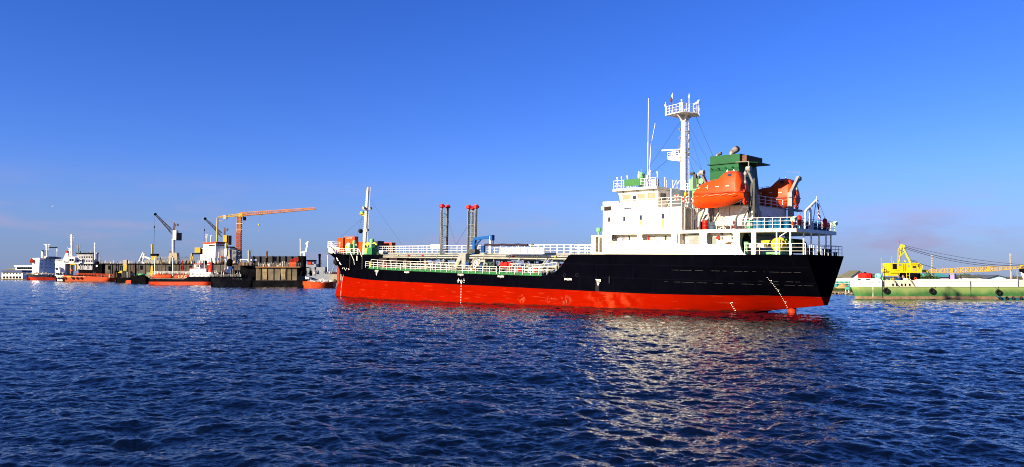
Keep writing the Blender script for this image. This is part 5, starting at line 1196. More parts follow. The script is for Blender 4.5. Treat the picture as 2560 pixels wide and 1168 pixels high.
m=MB(); m.prism([(Xp(167,D),Zp(646,D)),(Xp(170,D),Zp(642,D)),(Xp(182,D),Zp(642,D)),(Xp(184,D),Zp(646,D)),(Xp(182,D),Zp(656,D)),(Xp(170,D),Zp(656,D))],D+1,D+6); m.build('wheelhouse',FW,a)
for x0,x1 in((170.5,174.5),(176,180.5)): m=MB(); bx(m,x0,x1,647.5,652.5,D,.3,.8); m.build('window',FD,a)
m=MB(); bx(m,184,203,648,657,D+3,4); m.build('bridge_wing',FW,a); m=MB(); row(m,185,202,649.5,654,D,4,.75,2.9); m.build('window_band',FD,a)
m=MB(); bx(m,162,198,657,659.5,D+1.5,6); m.build('bridge_deck',FW,a); m=MB(); bx(m,160,176,659.5,690,D+4,4); m.build('casing',BEIGE,a)
m=MB(); m.t([P(177,661,D),P(189,661,D),P(191,665,D),P(190,677,D)],.7,n=8); m.build('yellow_gantry',FY,a)
mast(a,D+4,180,642,586,.8,FW,5,spread=6); mast(a,D+4,175,640,620,.4,FW,2,spread=5)
m=MB(); bx(m,161,166,627,632,D+4,2); m.build('red_stack_top',FR,a)
b=absroot('rescue_boat',(Xp(180,D),D+1,Zp(680,D)),label='small orange rescue boat stowed amidships on the orange supply vessel',cat='boat')
m=MB(); m.sph(P(180,677,D+1),1.6,1,.8); m.build('hull',FO,b,smooth=True); m=MB(); m.sph(P(179,674.5,D+1),.8,.7,.7); m.build('canopy',FO,b,smooth=True)
m=MB()
m=frail(a,D+1,188,283,688,5,FO,4.2*K(D),dy=0,r=.16,bars=3,y1=691)
m=MB(); bx(m,155,215,690.5,693,D-.25,.4); m.build('rubbing_band',pm('band_salmon',(.72,.22,.10),.6,.2,.3),a)
m=MB(); bx(m,168,178,690,694,D-.4,.3); m.build('yellow_panel',FY,a); m=MB(); bx(m,272,275,686,694,D,.5); m.build('yellow_panel',FY,a)
tg='black tyre fenders round the orange supply vessel'
for i,(px,py) in enumerate(((138,684),(145,685),(152,685),(160,685),(139,696),(147,696),(154,696),(162,696),(182,696),(193,696),(203,696),(141,672))):
    m=MB(); m.torus(P(px,py,D-.45),.62,.3,(0,1,0),n=12,m=6); o=m.build('tyre_fender',BLACKM,a)
clutter(a,D+2,200,280,692,12,5,[FO,FW,RUST],8,('deck_gear',),3); frail(a,D+1,138,160,652,3); frail(a,D+1,164,200,645,3)
# --- grey-blue workship behind it
D=640; a=absroot('workship',(Xp(215,D),D,0),label='grey-blue workship behind the orange supply vessel, crowded with masts',cat='ship')
far_hull(a,D,[(186,672),(200,674),(250,676)],703,701,12,[FD,FD,GREY],.2,.1)
m=MB(); bx(m,190,230,634,675,D+2,9); m.build('superstructure',FGB,a)
for y in(641,651,661):
    for i in range(6): m=MB(); row(m,193+i*6,197+i*6,y,y+3.5,D,1,.6,1.8); m.build('window',FD,a)
m=MB(); bx(m,186,232,657,659,D,12); m.build('deck_edge',FW,a); m=MB(); bx(m,188,228,632.5,634.5,D+1,10); m.build('roof',FD,a)
mast(a,D+2,196,634,613,.4,GREY,5,spread=7); mast(a,D+2,237,650,607,.35,FW,2,spread=2); m=MB(); bar(m,(239,648),(239,630),D+2,.9); m.build('white_stack',FW,a)
mast(a,D+2,227,640,626,.3,GREY,3,spread=3); clutter(a,D+1,190,250,634,14,6,GEAR,11,('aerial','deck_gear'),2); clutter(a,D+1,190,250,672,16,9,GEAR,12)
# --- long floating dock
D=640; a=absroot('floating_dock',(Xp(420,D),D,0),label='long grey weathered floating dock wall stretching behind the red hulled ships',cat='dock')
DOCK=pm('dock_wall_grime',(.13,.118,.10),.8,.7,.10,rust=.95,rcol=(.05,.035,.025),streak=.7)
m=MB(); bx(m,246,606,661,708,D,14); m.build('wall',DOCK,a); m=MB(); bx(m,243,607,659,661.2,D,14,-.6); m.build('ledge',FD,a)
rg_=random.Random(3)
px=254
while px<600:
    m=MB(); bx(m,px,px+rg_.uniform(.5,1.1),661.5,rg_.uniform(680,702),D,.3,-.25); m.build('fender_strip',rg_.choice([FD,RUST,DGREY]),a); px+=rg_.uniform(5,22)
for px in(270,300,350,452,473): m=MB(); bx(m,px,px+5,664,674,D,.3,-.4); m.build('wall_recess',FD,a)
frail(a,D+.5,250,420,659,4,GREY,4*K(D)); frail(a,D+.5,385,500,655,10,GREY,7*K(D),r=.14,bars=3); frail(a,D+10,390,480,646,3,BEIGE,4*K(D))
clutter(a,D+3,250,420,660,110,9,[FW,RUST,BEIGE,GREY,FW],13,('dock_gear','bollard'),4); clutter(a,D+3,385,600,660,150,19,[FW,RUST,BEIGE,GREY,FD,FY],14,('dock_gear','winch'),6)
# --- dark tug with yellow funnel
D=WL(706); a=absroot('tug',(Xp(300,D),D,0),label='dark harbour tug with a yellow funnel moored against the dock wall',cat='tug')
far_hull(a,D,[(283,688),(292,693),(330,694)],706,705,8,[FD,FD,FD],.35,.15)
m=MB(); bx(m,286,318,677,695,D+1,6); m.build('deckhouse',FD,a); m=MB(); m.prism([(Xp(288,D),Zp(677,D)),(Xp(291,D),Zp(664,D)),(Xp(306,D),Zp(664,D)),(Xp(306,D),Zp(677,D))],D+2,D+6); m.build('wheelhouse',DGREY,a)
m=MB(); bx(m,307.5,316,662,677,D+1,2.5); f=m.build('funnel',FY,a); m=MB(); bx(m,306,315.5,650,662,D+2,2); m.build('stack_house',BEIGE,a); m=MB(); bx(m,295,305,677,682.5,D+.7,.5); m.build('yellow_grating',FY,a)
m=MB(); 
for q in(((291,662),(291,680)),((296,662),(296,680)),((291,664),(296,664))): bar(m,*q,D+.5,.25)
m.build('fire_frame',FD,a); m=MB(); bx(m,313,331,683,701,D+3,4); m.build('aft_shelter',GREY,a)
# dome-topped dark tug at the supply vessel's stern
D=622; a=absroot('tug',(Xp(243,D),D,0),label='black tug with a rounded funnel top between supply vessel and dock',cat='tug')
far_hull(a,D,[(226,690),(240,694),(284,695)],705,704.5,8,[FD,FD,FD],.35,.15); m=MB(); bx(m,232,254,660,694,D+1,5); m.build('deckhouse',FD,a); m=MB(); m.sph(P(243,662,D+3),2.4,2,3); m.build('funnel',FD,a,smooth=True)
m=MB(); bx(m,239,243,663,667,D+.9,.2); m.build('white_mark',FW,a); mast(a,D+2,250,660,642,.25,GREY,3,spread=4)
# --- small orange boat and dark barge
D=WL(708); a=absroot('workboat',(Xp(322,D),D,0),label='small faded orange open boat tied beside the black barge',cat='boat')
far_hull(a,D,[(310,703),(316,701),(334,700)],708,707.5,4,[FO,FO,FD],.5,.1); m=MB(); bx(m,318,328,699.5,701,D+1.2,1.5); m.build('thwart',FD,a)
D=WL(709); a=absroot('black_barge',(Xp(347,D),D,0),label='square black pontoon barge with one tall dark post',cat='barge')
m=MB(); bx(m,328,364,689,710,D,9); m.build('hull',FD,a); m=MB(); bar(m,(339,690),(339,661),D+1,.5); m.ob(P(339,663,D+1),P(358,690,D+1),.12,.12); m.build('post',FD,a)
m=MB(); m.sph(P(352,687,D+3),2.6,2,.9); m.build('green_tarp',MINT,a,smooth=True); clutter(a,D+2,330,362,689,6,5,GEAR,31)
# --- yellow stacked tug and mast behind
D=470; a=absroot('tug',(Xp(375,D),D,0),label='tug with a tall yellow funnel and green gear left of the gas tanker',cat='tug')
far_hull(a,D,[(352,694),(362,697),(392,697)],707,706,7,[FD,FD,GREEN],.3,.1); m=MB(); m.prism([(Xp(373,D),Zp(690,D)),(Xp(374.5,D),Zp(664,D)),(Xp(379,D),Zp(664,D)),(Xp(381,D),Zp(690,D))],D+1,D+3); m.build('funnel',FY,a)
m=MB(); bx(m,366,392,681,697,D+2,4); m.build('deckhouse',pm('far_sage',(.25,.33,.2),.6,.4,.4),a); clutter(a,D+1,356,392,692,10,9,[FY,MINT,FW,RUST],17)
D=660; a=absroot('dredger',(Xp(380,D),D+4,Zp(659,D)),label='yellow-masted vessel with black crow nest showing above the dock',cat='ship')
mast(a,D+4,381,640,611,.9,FY,5,spread=4); m=MB(); bx(m,374.5,391,634.5,639.5,D+3,4); m.build('crow_nest',FD,a); m=MB(); bx(m,377,390,639.5,650,D+3.5,3); m.build('wheelhouse',FY,a); m=MB(); bx(m,360,420,650,662,D+3,5); m.build('hull',GREY,a)
m=MB(); m.t([P(349,654,D+4),P(359,632,D+4),P(362,642,D+4),P(377,648,D+4)],1.0,n=6); m.ob(P(355,655,D+4),P(361,634,D+4),1.2,1.6); m.build('folded_crane',pm('far_pale_grey',(.55,.57,.6),.5,.1,1),a)
# --- dock crane
def dock_crane(D,base,col,head,box_,apex,jb,jt,hook,label,mat):
    a=absroot('dock_crane',(Xp(base[0],D),D,Zp(base[3],D)),label=label,cat='crane')
    x0,x1,yt,yb=base[0],base[1],base[2],base[3]
    m=MB(); m.prism([(Xp(x0,D),Zp(yb,D)),(Xp(x0+5,D),Zp(yt,D)),(Xp(x1-3,D),Zp(yt,D)),(Xp(x1,D),Zp(yb,D)),(Xp(x1-4,D),Zp(yb,D)),(Xp((x0+x1)/2,D),Zp(yt+7,D)),(Xp(x0+7,D),Zp(yb,D))],D,D+5); m.build('portal',BEIGE,a)
    m=MB(); m.c(P((x0+x1)/2,yt-1,D+2.5),P((x0+x1)/2-6,yt-1,D+2.5),K(D)*2.6,n=8); m.build('cable_drum',RUST,a)
    m=MB(); m.c(P(col[0],yt,D+2.5),P(col[0],col[1],D+2.5),K(D)*col[2],n=12); m.torus(P(col[0],(yt+col[1])/2,D+2.5),K(D)*(col[2]+.8),.12,(0,0,1)); m.build('column',mat,a,smooth=True)
    m=MB(); bx(m,*head,D,4); m.build('machine_house',mat,a); m=MB(); box3(m,box_[0],box_[0]+3,box_[1],box_[2],box_[3],D+.5); m.build('counterweight',pm('far_counterweight',(.16,.12,.10),.6,.3,.4),a)
    m=MB(); m.ob(P(head[0]+4,head[2],D+2),P(apex[0]-1,apex[1],D+2),.8,.8); m.ob(P(head[1]-2,head[2],D+2),P(apex[0]+2,apex[1]+3,D+2),.5,.5); m.b(Xp(apex[0],D),Xp(apex[0]+2.5,D),D+1,D+3,Zp(apex[1]+7,D),Zp(apex[1]+2,D)); m.ob(P(apex[0]+2,apex[1]+6,D+2),P(apex[0]+7,apex[1]+8,D+2),.3,.3); m.build('a_frame',RUST,a)
    m=MB(); m.truss(P(*jb,D+2),P(*jt,D+2),K(D)*6.5,K(D)*3,K(D)*.55,9); m.ob(P(jb[0]+3,jb[1]+8,D+2),P(jb[0]-5,jb[1]+1,D+2),.9,.9); j=m.build('jib',DGREY,a)
    m=MB(); m.c(P(jt[0]-2.5,jt[1]-3,D+1.2),P(jt[0]-2.5,jt[1]-3,D+2.8),K(D)*3.6,n=10); m.build('jib_head',FD,j)
    m=MB(); bar(m,(apex[0],apex[1]+2),(jt[0],jt[1]),D+2,.05); m.build('luffing_rope',WIRE,a)
    m=MB(); bar(m,(hook[0],jt[1]),(hook[0],hook[1]),D+2,.035); bar(m,(hook[0],hook[1]),(hook[0]-1,hook[2]),D+2,.12); m.c(P(hook[0],hook[1]-1,D+2),P(hook[0],hook[1]+4,D+2),.4,n=6); m.build('hook_rope',FD,a)
dock_crane(644,(417,443,632,657),(433.5,598,3.6),(429,438,576,600),(437,452,582,601),(437,557),(427,576),(391,539),(386,566,609),'pedestal dock crane with long lattice jib raised left above the gas tanker',pm('crane_pale',(.55,.55,.52),.5,.15,.6,rust=.2))
dock_crane(740,(548,575,625,657),(566,600,3),(556,565,588,606),(566,577,589,612),(563,569),(551,584),(515.5,550),(511,574,612),'cream dock crane with short raised jib behind the orange-roofed ship',FY)
# --- yellow gantry machine on the dock
D=643; a=absroot('yellow_winch_house',(Xp(488,D),D,Zp(658,D)),label='yellow machinery on splayed legs beside the orange-roofed ship',cat='machinery')
m=MB(); bx(m,485,499,619,632,D,3); m.build('housing',FY,a); m=MB(); bx(m,478,500,633,636,D,3); m.build('platform',FD,a)
for x0,x1 in((476,479),(484,480)): m=MB(); m.ob(P(x0,658,D+1),P(x1,634,D+1),.7,.7); m.build('leg',FY,a)
m=MB(); m.c(P(480,640,D+1),P(480,634,D+1),1,n=10); m.build('drum',FY,a); m=MB(); bx(m,497,503,622,636,D+.5,2); m.build('dark_box',FD,a)
# --- white ship with orange bridge roof
D=690; a=absroot('orange_roofed_ship',(Xp(535,D),D,0),label='white ship with orange bridge roof standing behind the gas tanker',cat='ship')
far_hull(a,D,[(488,688),(500,690),(600,690)],706,704,13,[FR,FD,GREY],.15,.1)
m=MB(); c,r,l=box3(m,500,537,560,619,692,D+4,R(48)); m.build('superstructure',FW,a)
m=MB(); box3(m,507,538,558,609,619,D+4.5,R(48)); m.build('bridge',FW,a); m=MB(); box3(m,505,538,561,604.5,609,D+4.0,R(48)); m.build('bridge_roof',FO,a)
n_=Vector((-math.cos(R(48)),-math.sin(R(48)),0))
for i in range(9):
    q=c+l*(1.2+i*1.35)+n_*.1; m=MB(); m.ob((q.x,q.y,Zp(613,D+4)),(q.x+l.x*.9,q.y+l.y*.9,Zp(613,D+4)),.25,1.0); m.build('window',FD,a)
for i in range(5):
    q=c+r*(1+i*1.6)-l*.1; m=MB(); m.ob((q.x,q.y,Zp(613,D+4)),(q.x+r.x*1.0,q.y+r.y*1.0,Zp(613,D+4)),.25,1.0); m.build('window',FD,a)
for y in(626,640):
    for i in range(3): q=c+l*(2.2+i*4)+n_*.1; m=MB(); m.ob((q.x,q.y,Zp(y,D+4)),(q.x+l.x*.7,q.y+l.y*.7,Zp(y,D+4)),.2,.7); m.build('window',FD,a)
mast(a,D+6,516,606,586,.35,FW,3,spread=4); mast(a,D+6,527,606,589,.35,FW,2,spread=2)
m=MB(); bar(m,(542.5,606),(544,545),D+5,.8); m.t([P(544,546,D+5),P(549,541,D+5),P(556,543,D+5)],.35); bar(m,(543,552),(558,553),D+5,.25); m.build('post_crane',FY,a)
m=MB(); m.prism([(Xp(564,D),Zp(690,D)),(Xp(566,D),Zp(619,D)),(Xp(577,D),Zp(619,D)),(Xp(582,D),Zp(655,D)),(Xp(584,D),Zp(690,D))],D+8,D+13); f=m.build('funnel',pm('far_navy_funnel',(.03,.045,.08),.5,.2,.5),a); m=MB(); bx(m,563,580,616.5,619,D+7,7); m.build('funnel_cap',FD,f)
b=absroot('lifeboat',(Xp(553,D),D+1,Zp(645,D)),label='open orange lifeboat on the shaded side of the orange-roofed ship',cat='lifeboat'); far=MB(); far.sph(P(553,643,D+1),2.3,1,.7); far.build('hull',FO,b,smooth=True); m=MB(); m.ob(P(545,640.5,D+1),P(561,640.5,D+1),1.2,.25); m.build('cover',FO,b)
for px in(545,561): m=MB(); bx(m,px,px+1,630,645,D+2,.4); m.build('davit',FW,a)
clutter(a,D+1,500,600,662,50,12,[FW,FD,BEIGE,FW,GREY],19,('deck_gear',),3); mast(a,D+3,565,690,640,.35,FW,2,spread=3)
m=MB(); bx(m,559,566,622,640,D+6,3); m.build('white_casing',FW,a); m=MB(); m.ladder(P(586,660,D+8),P(586,624,D+8),3,(1,0,0),.14,1.1); m.build('scaffold_ladder',FW,a)
# --- gas tanker
D=WL(712); a=absroot('gas_tanker',(Xp(455,D),D,0),label='small gas tanker with two orange tanks lettered L.P.G and white aft house',cat='tanker')
far_hull(a,D,[(362,688.5),(368,693),(374,696.5),(400,698.5),(466,699),(476,692),(545,692)],712,704.5,8,[pm('lpg_boot_red',(.62,.05,.01),.5,.2,.4,rust=.2,rcol=(.5,.3,.15)),FB,GREEN],.2,.12,lean=-.12)
for x0,x1,y0,y1 in((381,431,686,697.5),(437,475,686,698)):
    m=MB(); r_=K(D)*6.0; m.lathe([(r_*.4,0),(r_*.85,.3),(r_,1.0),(r_,(x1-x0)*K(D)-1.0),(r_*.85,(x1-x0)*K(D)-.3),(r_*.4,(x1-x0)*K(D))],P(x0,(y0+y1)/2+.3,D+2.4),(1,0,0),n=18); t=m.build('gas_tank',FO,a,smooth=True)
    if x0>430: text_mb('L.P.G',1.9,P(456,692.6,D+2.4-r_-.05),(1,0,0),(0,0,1),bold=True).build('lettering',pm('lpg_letters',(.8,.45,.3),.6,.1,3),t)
m=MB(); bx(m,474,515,672,693,D+1.5,5); m.build('superstructure',FW,a); m=MB(); bx(m,515,530,681,693,D+1.5,5); m.build('aft_house',FW,a); m=MB(); bx(m,484,500,660.5,672,D+2,4); m.build('wheelhouse',FW,a)
for x in(486,490,495): m=MB(); bx(m,x,x+2.5,663,667,D,.2,1.9); m.build('window',FD,a)
for x in(477,483,489,497,505,511): m=MB(); bx(m,x,x+1.5,684,686.5,D,.2,1.4); m.build('window',FD,a)
m=MB(); bx(m,483,503,659,660.8,D+1.6,5); m.build('roof',FO,a)
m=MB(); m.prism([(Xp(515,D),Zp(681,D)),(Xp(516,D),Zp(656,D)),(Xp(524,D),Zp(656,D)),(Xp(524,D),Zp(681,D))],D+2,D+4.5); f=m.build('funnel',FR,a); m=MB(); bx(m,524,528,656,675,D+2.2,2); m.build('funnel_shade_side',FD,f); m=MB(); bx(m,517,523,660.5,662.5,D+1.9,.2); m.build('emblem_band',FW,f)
for px,yt,mt in((387,646,FW),(404,650,FR),(432,645,FW),(456,653,FR)): m=MB(); bar(m,(px,690),(px,yt),D+2,K(D)*1.1); m.c(P(px,yt,D+2),P(px,yt-1.5,D+2),K(D)*1.6,n=8); m.build('vent_mast',mt,a)
frail(a,D+.5,382,474,684,5,FW,3*K(D)); frail(a,D+.3,376,474,698,2.5,BEIGE,3*K(D)); frail(a,D+.6,474,545,692,4.5,FW,3.2*K(D)); frail(a,D+1,474,500,672,4,FR,3*K(D)); frail(a,D,363,378,690,3.5,BEIGE,y1=697)
clutter(a,D+2,384,474,686,60,9,[FW,FW,FR,BEIGE,FY],23,('deck_pipe','valve'),2.5); clutter(a,D+1,362,382,694,8,8,[FW,GREEN,BEIGE],24); clutter(a,D+1,528,546,692,9,9,[FW,FD,MINT],25); mast(a,D+2,511,672,625,.18,FW,3,spread=5); mast(a,D+2,563,672,640,.15,FW,2,spread=2)
# --- tower crane
def tower_crane():
    D=720; k=K(D); a=absroot('tower_crane',(Xp(597.5,D),D,Zp(660,D)),label='tall orange hammerhead tower crane over the shipyard',cat='crane')
    TO=pm('crane_orange',(.72,.28,.06),.5,.2,.5); TR=pm('crane_red_mast',(.60,.14,.05),.5,.2,.5)
    m=MB(); m.truss(P(597.5,660,D),P(597.5,582,D),k*9.5,k*9.5,k*.95,16); m.build('lower_mast',TR,a)
    m=MB(); m.truss(P(598,582,D),P(598.5,541,D),k*9,k*8,k*.95,8); m.build('upper_mast',TO,a)
    m=MB(); bx(m,593,603,534,543,D-1.5,3); m.build('slewing_unit',FY,a)
    m=MB(); m.truss(P(601,536,D),P(789,521.5,D),k*8.5,k*4.5,k*.75,34,tri=True); m.build('jib',TO,a)
    m=MB(); m.truss(P(601,537,D),P(550,542.5,D),k*6,k*3,k*.8,9,tri=True); m.build('counter_jib',FY,a)
    m=MB(); bx(m,554,562.5,537.5,548,D-1,3); m.build('counterweight',pm('concrete_pale',(.5,.48,.44),.7,.2,.4),a)
    m=MB(); bx(m,604.5,610,542,551,D-2,2.5); m.build('cab',FD,a)
    for y in(559,575): m=MB(); m.b(Xp(590,D),Xp(606,D),D-2,D+2,Zp(y+.6,D),Zp(y,D)); m.build('mast_collar',FW,a)
    m=MB(); bar(m,(648,537),(647.5,559),D,.05); m.build('hoist_rope',WIRE,a); m=MB(); m.sph(P(647.5,562,D),k*2.4,k*1.5,k*3); bar(m,(647.5,565),(647,583),D,.09); m.build('hook_block',FY,a); m=MB(); bx(m,644,651,534,538.5,D-1,2); m.build('trolley',FY,a)
tower_crane()
# --- black ship lying stern-on
D=WL(717); a=absroot('black_ship',(Xp(560,D),D,0),label='black hulled ship with a blue funnel, its stern toward the dark dock',cat='ship')
far_hull(a,D+4,[(516,694),(535,694),(560,692),(640,692)],716,716,9,[FB,FB,FD],.3,.1,lean=.1)
m=MB(); bx(m,566,579,666,683,D+5,2.6); f=m.build('funnel',pm('far_cobalt',(.012,.05,.26),.5,.2,.5),a); m=MB(); bx(m,567,570,667,673,D+4.9,.2); m.build('emblem_box',FW,f); m=MB(); m.sph(P(574,658,D+6),1.2,1,1.8); m.build('soot_stack',FD,a)
for x0,x1,y0 in((545,566,681),(556,600,684),(580,598,676)): m=MB(); bx(m,x0,x1,y0,694,D+6,3); m.build('deckhouse',FD,a)
frail(a,D+3.8,520,600,692,5,GREY,3.5*K(D)); clutter(a,D+4,524,604,692,90,22,[FD,FW,GREY,FD,RUST,BEIGE],27,('deck_gear','davit'),3)
sp=[('ชลธาร',(545.5,693.8),1.0),('SATTAHIP',(546,696),.7),('P',(583,696),1.0),('1 7',(590,696),.9),('5 M',(600,696.5),.9)]
m=MB()
for s_,(px,py),z in sp[:2]+sp[2:]:
    if s_ in('SATTAHIP','ชลธาร'): continue
    text_mb(s_,z,P(px,py+1.5,D+3.6),(1,0,0),(0,0,1),m)
m.build('hull_lettering',DGREY,a)
# --- dark dock end and second dock
D=WL(716.5); a=absroot('floating_dock',(Xp(690,D),D,0),label='second dock with dark mesh screen on top and rust-stained beige side wall',cat='dock')
m=MB(); bx(m,600,641,664,718,D+.5,12); m.build('dark_end_wall',FD,a); m=MB(); m.prism([(Xp(598,D),Zp(664,D)),(Xp(628,D),Zp(664,D)),(Xp(628,D),Zp(658,D)),(Xp(604,D),Zp(655,D))],D-2,D+3); m.build('cantilever',RUST,a)
m=MB(); bx(m,640,742,669,701,D,12); m.build('wall',pm('dock_beige_grime',(.20,.165,.11),.75,.55,.25,rust=.85,rcol=(.06,.04,.03),streak=1.2),a); m=MB(); bx(m,632,760,701,718,D-.6,13); m.build('base',FD,a)
m=MB(); bx(m,638,750,666.5,669,D-1,13); m.build('ledge',pm('ledge_rust',(.32,.17,.08),.7,.35,.3),a)
m=MB(); bx(m,626,752,641,667,D+10,.3); m.build('mesh_screen',pm('mesh_dark',(.05,.05,.055),.8,.3,.6),a)
for px in range(632,752,16): m=MB(); bx(m,px,px+1.2,639.5,667,D+9.6,.3); m.build('screen_post',FD,a)
for px in(652,668,684,700,716,728): m=MB(); bx(m,px,px+.8,670,700,D,.25,-.2); m.build('fender_strip',FD,a)
for px in(655,700): m=MB(); m.prism([(Xp(px,D),Zp(671,D)),(Xp(px+14,D),Zp(671,D)),(Xp(px+12,D),Zp(698,D)),(Xp(px+4,D),Zp(698,D))],D-.12,D+.1); m.build('scraped_panel',pm('scraped_steel',(.33,.26,.14),.8,.5,.6,rust=.5),a)
frail(a,D,634,752,667,9,GREY,6*K(D)); clutter(a,D+1,640,745,667,100,14,[FW,RUST,BEIGE,GREY,FR,FW],33,('dock_gear','bollard'),3)
m=MB(); bx(m,722,740,655,667,D+1,3); m.build('red_cabin',FO,a); m=MB(); m.truss(P(725,655,D+2),P(748,647,D+2),1.2,1.0,.1,6); m.build('red_lattice',FR,a)
mast(a,D+1,623,664,626,.5,GREY,4,spread=5); mast(a,D+8,667,645,629,.35,RUST,2,spread=2); m=MB(); bx(m,617,640,648,652,D+2,.5); bx(m,600,617,648,650,D+2,.5); m.build('gantry_rail',FW,a)
m=MB(); bx(m,745,758,640,690,D+2,4); m.build('dark_tower',FD,a); m=MB(); m.ob(P(756,678,D),P(744,706,D),.5,.6); m.build('brace',FD,a)
# --- navy-grey patrol ship
D=470; a=absroot('patrol_ship',(Xp(790,D),D,0),label='pale grey patrol ship with a bent white mast between the dock and the tanker bow',cat='ship')
far_hull(a,D,[(742,684),(760,686),(800,686),(842,684)],706,704,10,[FD,pm('navy_grey',(.30,.33,.38),.55,.15,.4),GREY],.15,.1)
for x0,x1,y0,y1 in((744,765,668,686),(762,790,660,686),(786,812,668,686),(768,784,652,662)): m=MB(); bx(m,x0,x1,y0,y1,D+2,6); m.build('superstructure',MC['navy_grey'],a)
m=MB(); bx(m,762,783,650,653,D+1,8); m.build('roof',FD,a); m=MB(); bx(m,766,776,655,661,D,.4,1.6); m.build('red_white_panel',FR,a)
m=MB(); m.ob(P(760,672,D+3),P(760,628,D+3),1.1,1.1); m.ob(P(752,632,D+3),P(768,628,D+3),.9,.9); m.ob(P(765,630,D+3),P(770,603,D+3),1.0,1.0); m.ob(P(764,610,D+3),P(771,606,D+3),.6,.9); m.build('bent_mast',FW,a)
mast(a,D+3,751,645,597,.3,FW,1,spread=1.5); mast(a,D+3,799,668,635,.7,FD,5,spread=3); mast(a,D+3,820,684,638,.3,FW,2,spread=1.5); mast(a,D+3,803,684,650,.2,GREY,2,spread=1.5)
b=absroot('grey_tender',(Xp(752,D),D-3,0),label='low white tender alongside the pale grey patrol ship',cat='boat'); far_hull(b,D-4,[(741,691),(750,692),(776,693)],700,698,4,[FD,FW,FW],.4,.1); m=MB(); bx(m,750,764,689,692.5,D-3,2); m.build('cover',FW,b)
clutter(a,D+1,762,842,686,80,14,[MC['navy_grey'],FD,FW,GREY],35,('deck_gear','aerial'),3)
# --- orange-red bow beside the black bulb
D=WL(720); a=absroot('red_coaster',(Xp(800,D),D,0),label='squat orange-red hulled boat just left of the tanker bulbous bow',cat='boat')
far_hull(a,D,[(829,704),(820,706),(800,706.5),(784,705),(766,703),(748,704)][::-1],720,719.5,9,[FO,FO,FD],.35,.4)
m=MB(); text_mb('ชัยนาวี',.7,P(823,709,D+.4),(1,0,0),(0,0,1),m) if False else None
frail(a,D+1,770,829,705,4.5,FW,3*K(D)); m=MB(); m.torus(P(806,702,D+2),.6,.12,(0,1,0)); m.build('windlass',FW,a); clutter(a,D+2,772,828,705,24,8,[FW,FD,GREY,FW],37,('deck_gear',),2.5)
D=210; a=absroot('buoyed_rope',(Xp(800,D),D,0),label='orange and white floated mooring rope hanging into the water by the bulb',cat='rope')
m=MB(); bar(m,(806,718),(797,736),D,.05); m.build('rope',RUST,a); m=MB()
for t in(.2,.45,.7,.95): m=MB(); m.sph(P(806-9*t,718+18*t,D),.16); m.build('float',FO if int(t*10)%4 else FW,a)
# --- mooring dolphin seen past the stem
D=200; a=absroot('mooring_dolphin',(Xp(848,D),D,0),label='mooring dolphin with red legs and black rubber head behind the bow',cat='dolphin')
for x0,x1 in((842,849),(853,860)): m=MB(); m.prism([(Xp(x0,D),Zp(660,D)),(Xp(x1-1,D),Zp(660,D)),(Xp(x1,D),Zp(735,D)),(Xp(x0+1,D),Zp(735,D))],D,D+.8); m.build('leg',pm('dolphin_red',(.55,.06,.03),.5,.2,1),a)
m=MB(); m.sph(P(842,655,D+.5),.95,1.2,1.0,n=9,m=6); m.sph(P(850,650,D+.5),1.0,1.2,.9,n=9,m=6); m.build('rubber_head',BLACKM,a); m=MB(); bar(m,(837,662),(826,690),D,.12); m.build('strut',GREY,a)

# loose quay clutter in front of the docks: lines, booms and small masts between the moored hulls
for (x0,x1,yb,n,h,D_,sd,par) in((286,330,694,26,24,500,61,'tug'),(228,262,692,20,18,600,62,'tug'),(606,640,664,26,16,272,63,'floating_dock.001'),(745,790,690,24,26,300,64,'floating_dock.001')):
    o_=bpy.data.objects.get(par)
    if o_: clutter(o_,D_,x0,x1,yb,n,h,[FD,RUST,GREY,BEIGE,FD],sd,('rigging','deck_gear'),2.5)
# ---------------------------------------------------------------- trees, sheds, barge on the right
LEAF=[pm('leaf_mid',(.05,.10,.022),.7,.4,.8),pm('leaf_light',(.09,.14,.03),.7,.3,.8)]
def tree(px,yt,yb,D,w,label,seed,n=900,cat='tree',group=None):
    rg=random.Random(seed); x=Xp(px,D); zt=Zp(yt,D); W_=w*K(D)/2; z0=.7
    a=absroot('tree',(x,D,z0),label=label,cat=cat,group=group); H_=zt-z0
    m=MB(); m.c((x,D,z0),(x+.1,D,z0+H_*.55),.16,.09,n=7)
    for k in range(5): t=rg.uniform(0,6.28); m.c((x+.05,D,z0+H_*rg.uniform(.25,.5)),(x+math.cos(t)*W_*.6,D+math.sin(t)*W_*.6,z0+H_*rg.uniform(.55,.85)),.06,.02,n=5)
    m.build('trunk',RUST,a)
    m=MB(); cl=[(rg.uniform(-.75,.75)*W_,rg.uniform(-.7,.7)*W_,H_*rg.uniform(.32,.88)) for _ in range(11)]
    for i in range(n):
        c=rg.choice(cl); s=H_*.2; u=Vector((rg.gauss(0,1),rg.gauss(0,1),rg.gauss(0,.75))).normalized()*rg.random()**.4
        p=Vector((x+c[0]+u.x*s*1.3,D+c[1]+u.y*s*1.3,z0+min(c[2]+u.z*s,H_*1.02))); q=rg.uniform(.07,.15)*max(1,H_/3.5)
        a1=Vector((rg.gauss(0,1),rg.gauss(0,1),rg.gauss(0,1))).normalized()*q; b1=a1.cross(Vector((rg.gauss(0,1),rg.gauss(0,1),rg.gauss(0,1)))).normalized()*q
        m.cm=0 if rg.random()<.6 else 1; m.add([p+a1,p+b1,p-a1,p-b1],[(0,1,2,3)])
    m.build('crown',LEAF,a)
